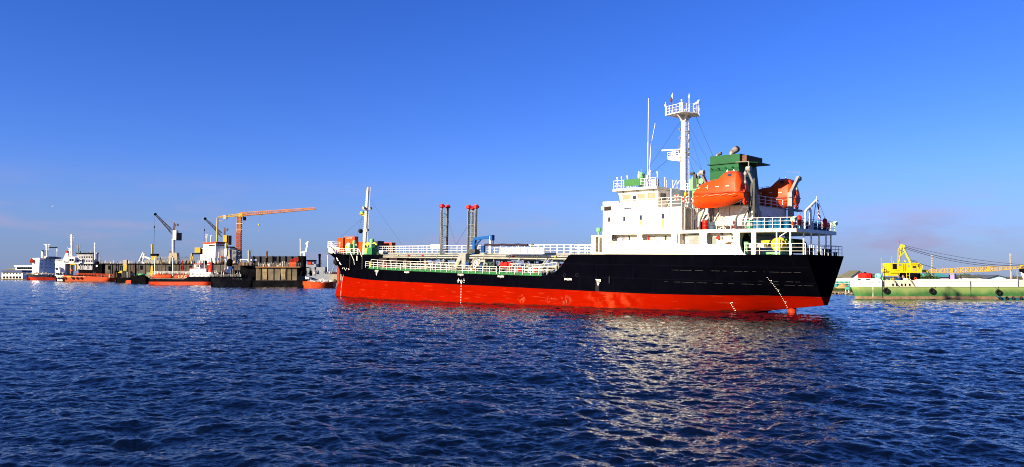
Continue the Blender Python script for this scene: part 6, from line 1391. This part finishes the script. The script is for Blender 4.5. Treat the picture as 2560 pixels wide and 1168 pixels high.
def shed(name,x0,x1,ye,yr,yb,D,wall,roof,label,gable=False,dep=8,wins=0,cat='building'):
    a=absroot(name,((Xp(x0,D)+Xp(x1,D))/2,D,.75),label=label,cat=cat); X0,X1=Xp(x0,D),Xp(x1,D); ze,zr,zb=Zp(ye,D),Zp(yr,D),min(.75,Zp(yb,D))
    m=MB(); 
    if gable: m.prism([(X0,zb),(X1,zb),(X1,ze),((X0+X1)/2,zr),(X0,ze)],D,D+dep)
    else: m.b(X0,X1,D,D+dep,zb,ze)
    m.build('wall',wall,a); m=MB()
    if gable:
        for s,(xa,xb) in((0,(X0-.4,(X0+X1)/2)),(1,((X0+X1)/2,X1+.4))): m.prism([(xa,ze-.1 if s==0 else zr+.05),(xb,zr+.05 if s==0 else ze-.1),(xb,zr+.17 if s==0 else ze+.05),(xa,ze+.05 if s==0 else zr+.17)],D-.5,D+dep+.3)
    else:
        m.loft([[(X0-.4,D-.5,ze),(X0+.3,D+dep/2,zr),(X0-.4,D+dep+.5,ze)],[(X1+.4,D-.5,ze),(X1-.3,D+dep/2,zr),(X1+.4,D+dep+.5,ze)]])
    m.build('roof',roof,a)
    for i in range(wins):
        xx=X0+(X1-X0)*(i+.5)/wins; m=MB(); m.b(xx-.28,xx+.28,D-.06,D+.02,ze-(ze-.75)*.55,ze-(ze-.75)*.22); m.build('window',FD,a)
    return a
OLIVE=pm('roof_olive',(.17,.17,.11),.7,.2,.4); TEAL=pm('teal_sheet',(.10,.42,.36),.5,.2,.5); HOUSE=pm('house_white',(.62,.60,.52),.6,.1,.5)
shed('house',2122,2206,694,684,704,188,HOUSE,OLIVE,'long white house with an olive roof showing over the barge bow',wins=7)
shed('gable_house',2128,2164,692,678,704,184,HOUSE,OLIVE,'white gable end with dark eaves in front of the olive-roofed house',gable=True,dep=5,wins=2)
shed('row_house',2060,2124,698,690,706,230,pm('wall_brown',(.13,.10,.08),.7,.3,.5),pm('roof_grey',(.20,.20,.20),.7,.2,.3),'dim brown row of sheds beyond the sand heap',wins=9)
a=absroot('sheet_fence',(Xp(2115,176),176,.75),label='bright teal sheet-metal fence behind the sand heap',cat='fence')
for i in range(9): m=MB(); bx(m,2086+i*6,2092+i*6,703.5,722,176,.12,.15*(i%2)); m.build('panel',TEAL,a)
m=MB(); bx(m,2086,2140,708.5,709.5,176,.2,-.2); m.build('fence_rail',HOUSE,a)
def heap(px0,px1,yt,D,mat,label,seed,sq=1):
    rg=random.Random(seed); x0,x1=Xp(px0,D),Xp(px1,D); h=Zp(yt,D)-.72; a=absroot('sand_heap',((x0+x1)/2,D,.72),label=label,cat='heap'); m=MB(); secs=[]; W_=(x1-x0)/2
    for k in range(8):
        t=k/7; secs.append([((x0+x1)/2+W_*(1-t)**.9*math.cos(u)*(1+rg.uniform(-.07,.07)),D+3+W_*.7*(1-t)**.9*math.sin(u),.72+h*t*(1-.04*rg.random())) for u in [2*math.pi*i/18 for i in range(18)]])
    m.loft(secs); m.build('pile',mat,a,smooth=True)
SAND=pm('sand',(.46,.31,.13),.9,.2,1,bump=.4)
heap(2096,2146,707.5,172,SAND,'taller pale sand heap on the bank right of the tanker stern',1); heap(2066,2110,712,171,SAND,'lower sand heap half hidden by the tanker stern',2); heap(2090,2130,722,168.5,pm('red_soil',(.17,.07,.035),.9,.4,1),'dark red-brown soil heap at the foot of the sand',3)
a=absroot('sign',(Xp(2117,165),165,0),label='small blank turquoise sign on two white posts at the river bank',cat='sign')
m=MB(); m.b(Xp(2112,165),Xp(2123,165),165,165.1,Zp(724,165),Zp(717.5,165)); m.build('panel',pm('sign_turquoise',(.10,.55,.45),.5,.15,2),a)
for px in(2114,2122): m=MB(); m.b(Xp(px-.7,165),Xp(px+.7,165),165.1,165.25,-.4,Zp(719,165)); m.build('post',HOUSE,a)
m=MB(); rg=random.Random(9)
for i in range(420):
    px=rg.uniform(2040,2600); D_=rg.uniform(160.5,165); x=Xp(px,D_); r_=rg.uniform(.12,.34); m.sph((x,D_ if px<2140 else D_,rg.uniform(-.05,.45)),r_,r_,r_*.6,n=6,m=4)
m.build('riprap',pm('rock_buff',(.30,.24,.17),.9,.4,1.5),None,kind='stuff')
m=MB()
for i in range(2600):
    px=rg.uniform(2060,2150); D_=rg.uniform(166,171); p=Vector((Xp(px,D_),D_,.72)); h=rg.uniform(.15,.6); m.add([p,p+Vector((.09,0,0)),p+Vector((rg.uniform(-.15,.15),0,h))],[(0,1,2)])
m.build('bank_grass',LEAF[0],None,kind='stuff')
tree(2312,681,700,150+25,40,'round bushy tree just right of the yellow crane cab',1,1500); tree(2333,686,700,178,30,'smaller tree touching the left end of the teal roof',2,900)
tree(2398,686,700,190,26,'low dark tree right of the purple block',3,900); tree(2412,684,700,192,28,'tree whose crown rises left of the olive bungalow',4,900); tree(2428,683,700,200,24,'tree crown peeping over the olive bungalow roof, left one',5,800); tree(2452,685,700,202,24,'tree crown peeping over the olive bungalow roof, right one',6,800); tree(2538,687,700,185,18,'thin sparse tree by the right utility pole',7,260)
tree(843,699,716,300,18,'green mangrove bush under the tanker bow',8,1100); tree(855,704,716,300,16,'lower bush touching the bulbous bow',9,700)
shed('low_shed',824,856,684,680,692,330,pm('wall_tan',(.42,.38,.28),.7,.2,.5),pm('roof_maroon',(.10,.04,.05),.7,.2,.5),'low shed with a dark maroon roof behind the bow bush',dep=6)
shed('teal_roof_hall',2322,2376,693,683,704,186,pm('wall_pink',(.58,.40,.48),.6,.2,.5),TEAL,'hall with a big teal roof behind the crane boom',wins=5)
a=absroot('purple_block',(Xp(2380,184),184,.75),label='small flat-topped purple block at the right end of the teal roof',cat='building'); m=MB(); box3(m,2372,2386,2391,686,706,184,R(35)); m.build('wall',pm('wall_purple',(.34,.26,.60),.6,.1,.5),a); m=MB(); box3(m,2371,2386,2392,684.8,686,183.7,R(35)); m.build('roof',HOUSE,a)
shed('bungalow',2418,2472,693.5,688.5,704,186,HOUSE,OLIVE,'white bungalow with a low olive roof left of the pale blue gable',wins=6)
shed('blue_gable_house',2468,2514,695,689,704,184,pm('wall_pale_blue',(.36,.55,.62),.6,.1,.5),pm('roof_steel',(.12,.14,.16),.5,.2,.5),'pale blue house with a shallow gable roof',gable=True,dep=8)
shed('tin_shed',2500,2620,697.5,694,704,192,HOUSE,pm('roof_rusty_tin',(.24,.14,.10),.7,.3,.4),'low rusty-roofed shed at the right edge of the picture')
for px,yt,lab,ln in((2330,636,'concrete utility pole behind the left part of the boom',0),(2528,634,'concrete utility pole behind the right part of the boom',-2)):
    D=180; a=absroot('utility_pole',(Xp(px,D),D,.7),label=lab,cat='pole',group='concrete utility poles'); m=MB(); m.ob(P(px,706,D),P(px+ln,yt,D),.30,.26); m.build('shaft',pm('concrete',(.42,.41,.38),.8,.2,1),a)
    m=MB()
    for k in range(7): m.b(Xp(px-.6,D),Xp(px+.6,D),D-.18,D-.1,Zp(yt+6+k*6,D),Zp(yt+8+k*6,D))
    m.build('slots',FD,a)
for px,yt,lab in((2204,668,'thin pale lamp post behind the barge bow'),):
    D=176; a=absroot('lamp_post',(Xp(px,D),D,.7),label=lab,cat='pole'); m=MB(); m.c(P(px+1,706,D),P(px-1,646,D),.07,n=6); m.build('shaft',MC['concrete'],a); m=MB(); m.ob(P(px-3,646,D),P(px,645,D),.12,.12); m.build('lamp',MC['concrete'],a)
a=absroot('boom_rest',(Xp(2553,150),150,.5),label='steel ladder trestle under the boom tip at the right edge',cat='trestle')
m=MB(); m.ladder(P(2551,706,140),P(2550,676,140),1.1,(1,0,0),.07,.45); m.build('ladder',GREY,a); m=MB(); m.ob(P(2553,677,140),P(2566,712,140),.22,.3); m.build('white_strut',FW,a); m=MB(); m.b(Xp(2545,140),Xp(2600,140),140,141,Zp(705,140),Zp(700,140)); m.build('plinth',RUST,a); m=MB(); m.sph(P(2561,676,140),.9,.8,.6); m.build('dark_sheave',FD,a)
# --- green and white sand barge
def barge():
    D=WL(748); a=absroot('green_barge',(Xp(2350,D),D,0),label='long green hulled barge with white bulwarks carrying the yellow crane',cat='barge')
    # hull green paint bleached towards the gunwale in patches, weed and primer band at the waterline
    g=pm('barge_green',(.060,.19,.055),.7,.35,.35,rust=.5,rcol=(.20,.17,.06),streak=1.2); t=g.node_tree; b=t.nodes['Principled BSDF']; last=b.inputs['Base Color'].links[0].from_socket
    tc=t.nodes.new('ShaderNodeTexCoord'); s=t.nodes.new('ShaderNodeSeparateXYZ'); n=t.nodes.new('ShaderNodeTexNoise'); n.inputs['Scale'].default_value=.45; n.inputs['Detail'].default_value=5
    ad=t.nodes.new('ShaderNodeMath'); ad.operation='MULTIPLY_ADD'; ad.inputs[1].default_value=1.6; r=t.nodes.new('ShaderNodeValToRGB'); r.color_ramp.elements[0].position=.62; r.color_ramp.elements[1].position=.98
    m1=t.nodes.new('ShaderNodeMath'); m1.operation='MULTIPLY'; m1.inputs[1].default_value=.38
    x=t.nodes.new('ShaderNodeMixRGB'); x.inputs[2].default_value=(.20,.27,.085,1)
    t.links.new(tc.outputs['Object'],s.inputs[0]); t.links.new(tc.outputs['Object'],n.inputs[0]); t.links.new(n.outputs[0],ad.inputs[0]); t.links.new(s.outputs[2],ad.inputs[2]); t.links.new(ad.outputs[0],m1.inputs[0]); t.links.new(m1.outputs[0],r.inputs[0]); t.links.new(r.outputs[0],x.inputs[0]); t.links.new(last,x.inputs[1]); t.links.new(x.outputs[0],b.inputs['Base Color'])
    wlm=pm('barge_waterline',(.30,.20,.12),.8,.4,.8,rust=.3)
    z717,z741=Zp(717,D),Zp(741,D); B=11; xb=Xp(2142,D); secs=[]; x1=Xp(2760,D)
    stat=[(2133,717),(2136,728),(2142,741),(2144,750)]
    mb=MB()
    for mat_i,(za,zb_) in enumerate(((-1,z741),(z741,z717))):
        mb.cm=mat_i; secs=[]
        for px,yn,yf in((0,.75,1.0),(.3,.35,1.6),(.8,.1,2.4),(1.6,0,3.8),(3.2,0,6.8),(5.2,0,10.2),(6.2,0,B),(60,0,B)):
            sec=[]
            def xs(z): # raked bow
                f=(z-0)/(z717); return Xp(2144,D)-(Xp(2144,D)-Xp(2133,D))*max(-.2,min(1,f))+(px if px<50 else x1-Xp(2144,D)+2)
            sec=[(xs(za),D+yn,za),(xs(za),D+yf,za),(xs(zb_),D+yf,zb_),(xs(zb_),D+yn,zb_)]; secs.append(sec)
        mb.loft(secs)
    mb.build('hull',[wlm,g],a)
    y0=D-.0
    def wall(x0,x1_,yt,yb,mat,name,dy=.05,th=.12): m=MB(); bx(m,x0,x1_,yt,yb,D,th,dy); return m.build(name,mat,a)
    bw=MB(); pts=[]
    for px,yn in((6.2,B-.1),(3.2,6.7),(1.6,3.7),(.8,2.3),(.3,1.5),(0,.98),(0,.77),(.3,.37),(.8,.12),(1.6,.02)): pts.append((Xp(2133,D)+px,D+yn))
    for (p,q) in zip(pts[:-1],pts[1:]): bw.ob((p[0],p[1],(z717+Zp(695.5,D))/2),(q[0],q[1],(z717+Zp(695.5,D))/2),.1,Zp(695.5,D)-z717)
    bw.build('bow_bulwark',FW,a)
    m=MB(); m.prism([(Xp(2204,D),z717),(Xp(2204.5,D),Zp(703,D)),(Xp(2201,D),Zp(697,D)),(Xp(2190,D),Zp(696,D)),(pts[-1][0]-.3,Zp(695.5,D)),(pts[-1][0]-.3,z717)],D-.02,D+.1); m.build('forward_bulwark',FW,a)
    wall(2204.8,2291,700.5,717,pm('barge_cream',(.66,.58,.42),.6,.15,.5,rust=.3,rcol=(.4,.2,.1)),'inner_bulwark',.35)
    wall(2291,2545,698,717,FW,'hold_coaming',.1,.3); wall(2291,2545,704,704.6,pm('seam_tan',(.40,.36,.28),.7,.3,1),'coaming_seam',.02,.1); wall(2545.5,2760,700,717,MC['barge_cream'],'aft_bulwark',.35)
    wall(2204,2760,717,718,pm('gunwale_grey',(.2,.22,.15),.7,.4,.6),'gunwale',-.06,.2)
    m=MB(); m.prism([(Xp(2133,D)+1.6,D+.3),(Xp(2760,D),D+.3),(Xp(2760,D),D+B-.1),(Xp(2133,D)+6.3,D+B-.2),(Xp(2133,D)+1.7,D+3.5)],z717-.1,z717+.02,'z'); m.build('deck',GREY,a)
    m=MB(); m.b(Xp(2133,D)+6.3,Xp(2760,D),D+B-.2,D+B-.05,z717,Zp(702,D)); m.build('far_bulwark',MC['barge_cream'],a)
    for px,w in((2136.5,1.2),(2148,4),(2170,6)):
        m=MB(); yy=D-.03 if px>2145 else D+.38
        c=P(px,699.3,yy); n_=12; m.prism([(c.x+K(D)*w*math.cos(2*math.pi*i/n_),c.z+K(D)*1.3*math.sin(2*math.pi*i/n_)) for i in range(n_)],yy-.04,yy+.05); m.build('freeing_port',FD,a)
    m=MB(); text_mb('ราชานุ พลชัย 4',.60,P(2174,706.5,D-.035),(1,0,0),(0,0,1),m); m.build('name_lettering',pm('faded_grey_letters',(.42,.42,.44),.7,.2,2),a)
    m=MB()
    for i in range(9): 
        c=P(2182.5,719+i*2.9,D-.03); m.b(c.x-.07,c.x+.07,D-.03,D+.01,c.z-.04,c.z+.04)
    m.build('draught_marks',FW,a)
    m=MB(); 
    for px,y0_,y1_ in((2204.5,697,745),(2425,703,742)): m.b(Xp(px,D),Xp(px+.7,D),D-.05,D+.02,Zp(y1_,D),Zp(y0_,D))
    m.build('hull_seam',FD,a)
    for i,(px,py,lab) in enumerate(((2215,727,'tyre fender hanging nearest the barge bow'),(2330,728,'tyre fender hanging below the middle of the white coaming'),(2496,731,'tyre fender hanging above the small blue boat'))):
        r_=absroot('tyre_fender',P(px,py,D-.28),label=lab,cat='tyre',group='tyres hung on the green barge'); m=MB(); m.torus(P(px,py,D-.28),.36,.15,(0,1,0),n=20,m=8); m.build('tyre',BLACKM,r_,smooth=True)
        m=MB(); m.c(P(px-1,py-5,D-.28),P(px-(9 if i==0 else 0),716.5,D-.05),.025,n=4); m.c(P(px+2,py-5,D-.28),P(px+(2 if i==0 else 9 if i==1 else -12),716.5,D-.05),.025,n=4); m.build('rope',WIRE,r_)
    rg=random.Random(77)
    for i in range(20):
        px=rg.uniform(2206,2290); f=rg.uniform(1,6); h=rg.uniform(1,7); m=MB(); q=P(px,700,D+f)
        if i%3: m.c((q.x,q.y,z717),(q.x,q.y,Zp(700-h,D)),.05+.1*rg.random(),n=7)
        else: m.b(q.x-.3,q.x+.3,q.y,q.y+.4,z717,Zp(699-h*.5,D))
        m.build(rg.choice(['deck_gear','bollard','pump']),rg.choice([FD,FY,GREY,MINT,BLUE,FW,RUST]),a)
    for px in(2232,2241,2254,2263,2274): m=MB(); q=P(px,712,D+.3); m.c((q.x,q.y,q.z-.2),(q.x,q.y,q.z+.2),.1,n=6); m.build('mooring_bitt',FD,a)
    for (x0,y0_),(x1_,y1_) in(((2233,699),(2246,716)),((2275,699),(2287,716))): m=MB(); m.c(P(x0,y0_,D),P(x1_,y1_,D),.05,n=5); m.build('mooring_rope',FD,a)
    m=MB(); bar(m,(2212,716),(2211,673),D+3,.045); m.sph(P(2212,674,D+3),.13); m.ob(P(2209,665,D+3),P(2212,672,D+3),.05,.08); m.build('signal_pole',FD,a)
    # red tank and tarpaulin ball
    r_=absroot('water_tank',(Xp(2163,D),D+3.5,z717),label='round bright red tank on the barge bow deck',cat='tank'); q=P(2163,697,D+3.5)
    m=MB(); m.lathe([(1.02,0),(1.08,.1),(1.08,Zp(685,D)-z717),(.95,Zp(683,D)-z717),(.3,Zp(682,D)-z717)],(q.x,q.y,z717),n=22)
    for k in range(11): u=2*math.pi*k/11; m.c((q.x+1.09*math.cos(u),q.y+1.09*math.sin(u),z717+.1),(q.x+1.09*math.cos(u),q.y+1.09*math.sin(u),Zp(686,D)),.06,n=6)
    m.build('body',REDP,r_,smooth=True); m=MB(); m.c((q.x,q.y,Zp(683,D)),(q.x,q.y,Zp(680,D)),.22,n=10); m.build('lid',FD,r_)
    r_=absroot('tarpaulin_ball',(Xp(2196,D),D+2,z717),label='rounded blue and turquoise patterned tarpaulin bundle on the barge deck',cat='tarpaulin'); q=P(2196,691,D+2)
    m=MB(); m.sph((q.x,q.y,q.z),.58,.58,.52,n=18,m=12); tm=pm('tarp_patterned',(.12,.62,.50),.6,.1,3); 
    tt=tm.node_tree; vo=tt.nodes.new('ShaderNodeTexVoronoi'); vo.inputs['Scale'].default_value=1.8; rr=tt.nodes.new('ShaderNodeValToRGB'); rr.color_ramp.elements[0].position=.28; rr.color_ramp.elements[1].position=.34; rr.color_ramp.elements[0].color=(.03,.14,.45,1); rr.color_ramp.elements[1].color=(.20,.66,.45,1)
    tc2=tt.nodes.new('ShaderNodeTexCoord'); tt.links.new(tc2.outputs['Object'],vo.inputs['Vector']); tt.links.new(vo.outputs['Distance'],rr.inputs[0]); tt.links.new(rr.outputs[0],tt.nodes['Principled BSDF'].inputs['Base Color'])
    m.build('cover',tm,r_,smooth=True); m=MB(); m.b(q.x-.4,q.x+.4,q.y-.4,q.y+.4,z717,q.z-.35); m.build('pallet',RUST,r_)
    r_=absroot('life_ring',P(2289,697,D+.3),label='orange life ring on the cream bulwark under the crane cab',cat='life ring'); m=MB(); m.torus(P(2289,697,D+.3),.2,.07,(0,1,0)); m.build('ring',FO,r_,smooth=True); m=MB(); m.c(P(2289,700,D+.25),P(2289,700,D+.36),.06,n=6); m.build('band',FW,r_)
    for px,c_ in((2247,pm('shirt_grey',(.2,.22,.3),.8,.2,4)),(2258,pm('shirt_tan',(.4,.3,.25),.8,.2,4))):
        person(P(px,703,D+3).x,D+3,Zp(706,D),c_,'deckhand in a '+('grey' if px<2250 else 'tan')+' shirt standing on the barge below the yellow crane',1.35)
    return D
def person(x,y,z,shirt,label,h=1.72,mat=None,helmet=None,frame=None):
    "standing figure grown from a skinned skeleton"
    s=h/1.72; me=bpy.data.meshes.new('body')
    V=[(0,0,.95),(0,0,1.18),(0,0,1.42),(0,0,1.52),(0,0,1.66),(.09,0,.90),(.10,0,.48),(.10,0,.07),(.10,-.14,.03),(-.09,0,.90),(-.10,0,.48),(-.10,0,.07),(-.10,-.14,.03),(.19,0,1.40),(.25,-.03,1.12),(.24,-.16,.92),(.24,-.2,.84),(-.19,0,1.40),(-.25,-.03,1.12),(-.24,-.16,.92),(-.24,-.2,.84),(0,-.01,1.58)]
    Rr=[.13,.14,.15,.055,.08,.09,.065,.045,.04,.09,.065,.045,.04,.06,.045,.035,.03,.06,.045,.035,.03,.095]
    E_=[(0,1),(1,2),(2,3),(3,21),(21,4),(0,5),(5,6),(6,7),(7,8),(0,9),(9,10),(10,11),(11,12),(2,13),(13,14),(14,15),(15,16),(2,17),(17,18),(18,19),(19,20)]
    me.from_pydata([(a*s,b*s,c*s) for a,b,c in V],E_,[]); o=bpy.data.objects.new('tmp',me); C.objects.link(o)
    mo=o.modifiers.new('s','SKIN'); mo.use_smooth_shade=True
    for i,v in enumerate(me.skin_vertices[0].data): v.radius=(Rr[i]*s,Rr[i]*s*.85); v.use_root=(i==0)
    sb=o.modifiers.new('u','SUBSURF'); sb.levels=1
    dg=bpy.context.evaluated_depsgraph_get(); dg.update(); me2=bpy.data.meshes.new_from_object(o.evaluated_get(dg)); bpy.data.objects.remove(o)
    skin=pm('skin',(.30,.16,.09),.6,.1,5); tr=pm('trousers',(.03,.03,.04),.8,.2,4); me2.materials.clear()
    for q in(skin,shirt,tr): me2.materials.append(q)
    for p in me2.polygons:
        zc=p.center.z/s; p.material_index=0 if zc>1.50 or(abs(p.center.x)>.2*s and zc<1.0) else (1 if zc>.93 else 2); p.use_smooth=True
    me2.name='person'; r=bpy.data.objects.new('person',me2); C.objects.link(r)
    r.matrix_world=(frame or Matrix.Identity(4))@Matrix.Translation((x,y,z))@Matrix.Rotation(math.pi if frame else 0,4,'Z')
    tag(r,label,'person')
    m=MB(); m.sph((0,.01*s,1.69*s),.115*s,.13*s,.10*s if helmet else .085*s,n=12,m=6)
    if helmet: m.c((0,-.01,1.66*s),(0,-.01,1.675*s),.15*s,n=12)
    m.build('helmet' if helmet else 'hair',helmet or BLACKM,r,smooth=True); m=MB(); m.sph((0,-.1*s,1.58*s),.018*s,.03*s,.025*s,n=6,m=4); m.build('nose',skin,r)
    return r
DB=barge()
q=S(1534,600,y=5.5); person(q.x,5.5,Z1,pm('jacket_black',(.012,.012,.014),.8,.2,4),'crewman in a black jacket and white helmet on the sheltered side deck',1.78,helmet=WHITE2,frame=SM)
def barge_crane():
    D=DB+3; a=absroot('barge_crane',(Xp(2265,D),D,Zp(716,D)),label='bright yellow crawler crane on the barge with its lattice boom laid low to the right',cat='crane'); Y=pm('crane_yellow',(.80,.60,.012),.45,.12,.8)
    m=MB(); bx(m,2226,2276,658,681,D,2.6); bx(m,2226,2304,679,682.5,D,2.8,-.1); h=m.build('machinery_house',Y,a)
    m=MB(); m.prism([(Xp(2276,D),Zp(681,D)),(Xp(2276,D),Zp(658,D)),(Xp(2296,D),Zp(657,D)),(Xp(2303,D),Zp(662,D)),(Xp(2304,D),Zp(681,D))],D-.12,D+1.2); c=m.build('cab',Y,a)
    for x0,x1,y0,y1 in((2281,2290,665,670),(2294,2300,661,668)): m=MB(); bx(m,x0,x1,y0,y1,D,.05,-.16); m.build('window',GLASS,c)
    m=MB(); bx(m,2281,2291,671,678,D,.04,-.15); m.build('decal_panel',pm('decal_mixed',(.62,.45,.20),.6,.5,6),c); m=MB(); bx(m,2277,2292,659,663,D,.06,-.17); m.build('sun_visor',pm('visor_yellow',(.6,.42,.01),.6,.1,2),c)
    m=MB(); bx(m,2232,2242.5,660,673,D,.05,-.03); m.build('engine_grille',FD,h); m=MB(); bx(m,2247,2254,659.5,665,D,.05,-.03); m.build('window',GREY,h); m=MB(); bx(m,2271,2275,663,668,D,.05,-.03); m.build('window',GREY,h)
    m=MB(); m.ladder(P(2260,680,D-.1),P(2260,659,D-.1),.32,(1,0,0),.02,.2); m.build('ladder',MC['visor_yellow'],h)
    m=MB(); text_mb('• • • • • •',.26,P(2245,677,D-.05),(1,0,0),(0,0,1),m); m.build('stencil_marks',FD,h)
    m=MB(); m.prism([(Xp(2226,D),Zp(689.5,D)),(Xp(2226,D),Zp(682.5,D)),(Xp(2252,D),Zp(682.5,D)),(Xp(2248,D),Zp(690,D))],D+.1,D+2.4); m.build('counterweight',Y,a)
    m=MB(); m.c(P(2274,694,D+1.2),P(2274,683,D+1.2),K(D)*24,n=24); m.build('turntable',FD,a); m=MB(); bx(m,2248,2300,694,717,D+.2,2.6); m.build('pedestal',FD,a)
    m=MB(); bx(m,2218,2227,672,679,D+.2,2); m.build('side_walkway',Y,a); m=MB(); m.rail([P(2218,672,D+.2),P(2227,672,D+.2)],.35,.4,2,.02); m.rail([P(2298,672,D-.2),P(2307,672,D-.2)],.6,.5,2,.03); m.build('rail',Y,a)
    m=MB(); m.ladder(P(2271,704,D-.25),P(2270,681,D-.25),.5,(1,0,0),.05,.4); m.build('ladder',Y,a)
    # A-frame
    m=MB()
    for dy in(.3,1.9):
        m.ob(P(2247,658,D+dy),P(2254.5,613,D+1.1),.22,.2); m.ob(P(2277,658,D+dy),P(2256,616,D+1.1),.3,.26)
    m.ob(P(2251,640,D+.5),P(2259,632,D+.6),.14,.14) ; m.ob(P(2251.5,614,D+1.1),P(2258.5,616,D+1.1),.5,.4); m.c(P(2258,616,D+.8),P(2258,616,D+1.5),.26,n=10); m.build('a_frame',Y,a)
    m=MB(); bar(m,(2245,658),(2245.5,623),D+.4,.05); bar(m,(2245.5,623),(2253,612),D+.4,.04); bar(m,(2245.5,623),(2254,624),D+.4,.04); m.build('guy_post',Y,a)
    m=MB(); bar(m,(2248,613),(2248,606),D+1,.03); m.c(P(2248,606,D+1),P(2248,603,D+1),.09,n=6); m.build('warning_lamp',FR,a)
    m=MB(); m.c(P(2263,655,D+1),P(2263,652,D+1),.2,n=8); m.c(P(2228,657,D+1),P(2228,641,D+1),.02,n=4); m.sph(P(2234,655.5,D+1),.1); m.build('exhaust_and_aerial',Y,a)
    # boom runs right and slightly up, out of the frame
    x2=2640
    m=MB(); m.truss(P(2326,678,D+1.1),P(2392,676,D+1.1),.52,.75,.05,10); m.truss(P(2392,676,D+1.1),P(2478,672.6,D+1.1),.78,.78,.055,14); m.truss(P(2478,672.6,D+1.1),P(2550,669,D+1.1),.72,.30,.045,12); m.truss(P(2550,669,D+1.1),P(x2,665,D+1.1),.3,.3,.045,8)
    for px,py in((2387,676.5),(2480,672.8)): m.b(Xp(px-1.3,D),Xp(px+1.3,D),D+.65,D+1.55,Zp(py+6,D),Zp(py-6,D))
    m.ob(P(2303,680,D+.9),P(2327,680,D+1.1),.2,.2); m.ob(P(2303,677,D+1.4),P(2327,675,D+1.1),.15,.15); m.build('boom',pm('boom_yellow',(.74,.48,.08),.5,.15,1),a)
    m=MB(); bx(m,2309,2318,674.5,680,D+.9,.1); m.build('boom_foot_plate',Y,a); m=MB(); m.ob(P(2552,664,D+1),P(2640,660,D+1),.5,.2); m.build('boom_tip_walkway',FY,a)
    def sag(p,q,s,n=14): return [Vector(p).lerp(q,i/n)-Vector((0,0,s*4*(i/n)*(1-i/n))) for i in range(n+1)]
    for y0,y1,s_,r_ in((613,662,.5,.03),(616.5,665,.85,.05),(620,668,.9,.04)):
        m=MB(); m.t(sag(P(2259,y0,D+1.1),P(2560+(0 if y0<618 else -10),y1,D+1.1),s_),r_,n=5); m.build('boom_stay',WIRE,a)
    m=MB(); bar(m,(2277,652),(2339,671.5),D+.9,.045); m.t([P(2276,650,D+1),P(2290,652,D+1),P(2304,668,D+1)],.03); m.build('hoist_rope',WIRE,a)
barge_crane()
def longboat():
    D=DB-2.3; a=absroot('longboat',(Xp(2530,D),D,0),label='narrow blue-green wooden longboat with tyres tied along its side',cat='boat'); TB=pm('boat_teal',(.02,.16,.22),.5,.3,1)
    m=MB(); secs=[]
    for px,w,zt,zb in((2486,.04,738.2,739.5),(2492,.25,740.5,743),(2500,.5,742.5,748),(2515,.7,744,753),(2540,.75,744.5,753),(2600,.75,744.5,753),(2640,.5,743,750)):
        x=Xp(px,D); secs.append([(x,D-w,Zp(zt,D)),(x,D-w*.6,Zp(zb,D)),(x,D+w*.6,Zp(zb,D)),(x,D+w,Zp(zt,D)),(x,D+w*.8,Zp(zt,D)-.03),(x,D+w*.5,Zp(zb,D)+.12),(x,D-w*.5,Zp(zb,D)+.12),(x,D-w*.8,Zp(zt,D)-.03)])
    m.loft(secs); m.build('hull',TB,a,smooth=True); m=MB(); bx(m,2505,2640,744.5,745.5,D,1.3,-.65); m.build('thwarts',RUST,a)
    labs=('first','second','third','fourth')
    for i,px in enumerate((2500,2517,2533,2553)):
        r=absroot('tyre_fender',P(px,745,D-.75),label=labs[i]+' tyre from the bow end of the narrow blue-green longboat',cat='tyre',group='tyres on the longboat'); m=MB(); m.torus(P(px,745.5,D-.72),.2,.08,(0,1,0),n=14,m=6); m.build('tyre',BLACKM,r,smooth=True); m=MB(); bar(m,(px,743),(px+3,740),D-.7,.02); m.build('rope',WIRE,r)
longboat()
# small far items on the water's edge
D=250; a=absroot('buoy',(Xp(2075,200),200,0),label='tiny marker post leaning in the shallows left of the barge bow',cat='post'); m=MB(); m.c(P(2098,745,150),P(2103,738,150),.03,n=5); m.build('stick',RUST,a)

D=300; a=absroot('bird',P(131,516,D),label='tiny white bird high over the left shipyard',cat='bird')
q=P(131,516,D); m=MB(); m.sph(q,.32,.12,.1,n=8,m=5); m.add([q+Vector((-.1,0,0)),q+Vector((.12,0,0)),q+Vector((.15,-.45,.28)),q+Vector((-.05,-.45,.3))],[(0,1,2,3)]); m.add([q+Vector((-.1,0,0)),q+Vector((.12,0,0)),q+Vector((.15,.45,.28)),q+Vector((-.05,.45,.3))],[(0,1,2,3)]); m.build('body',FW,a,smooth=True)
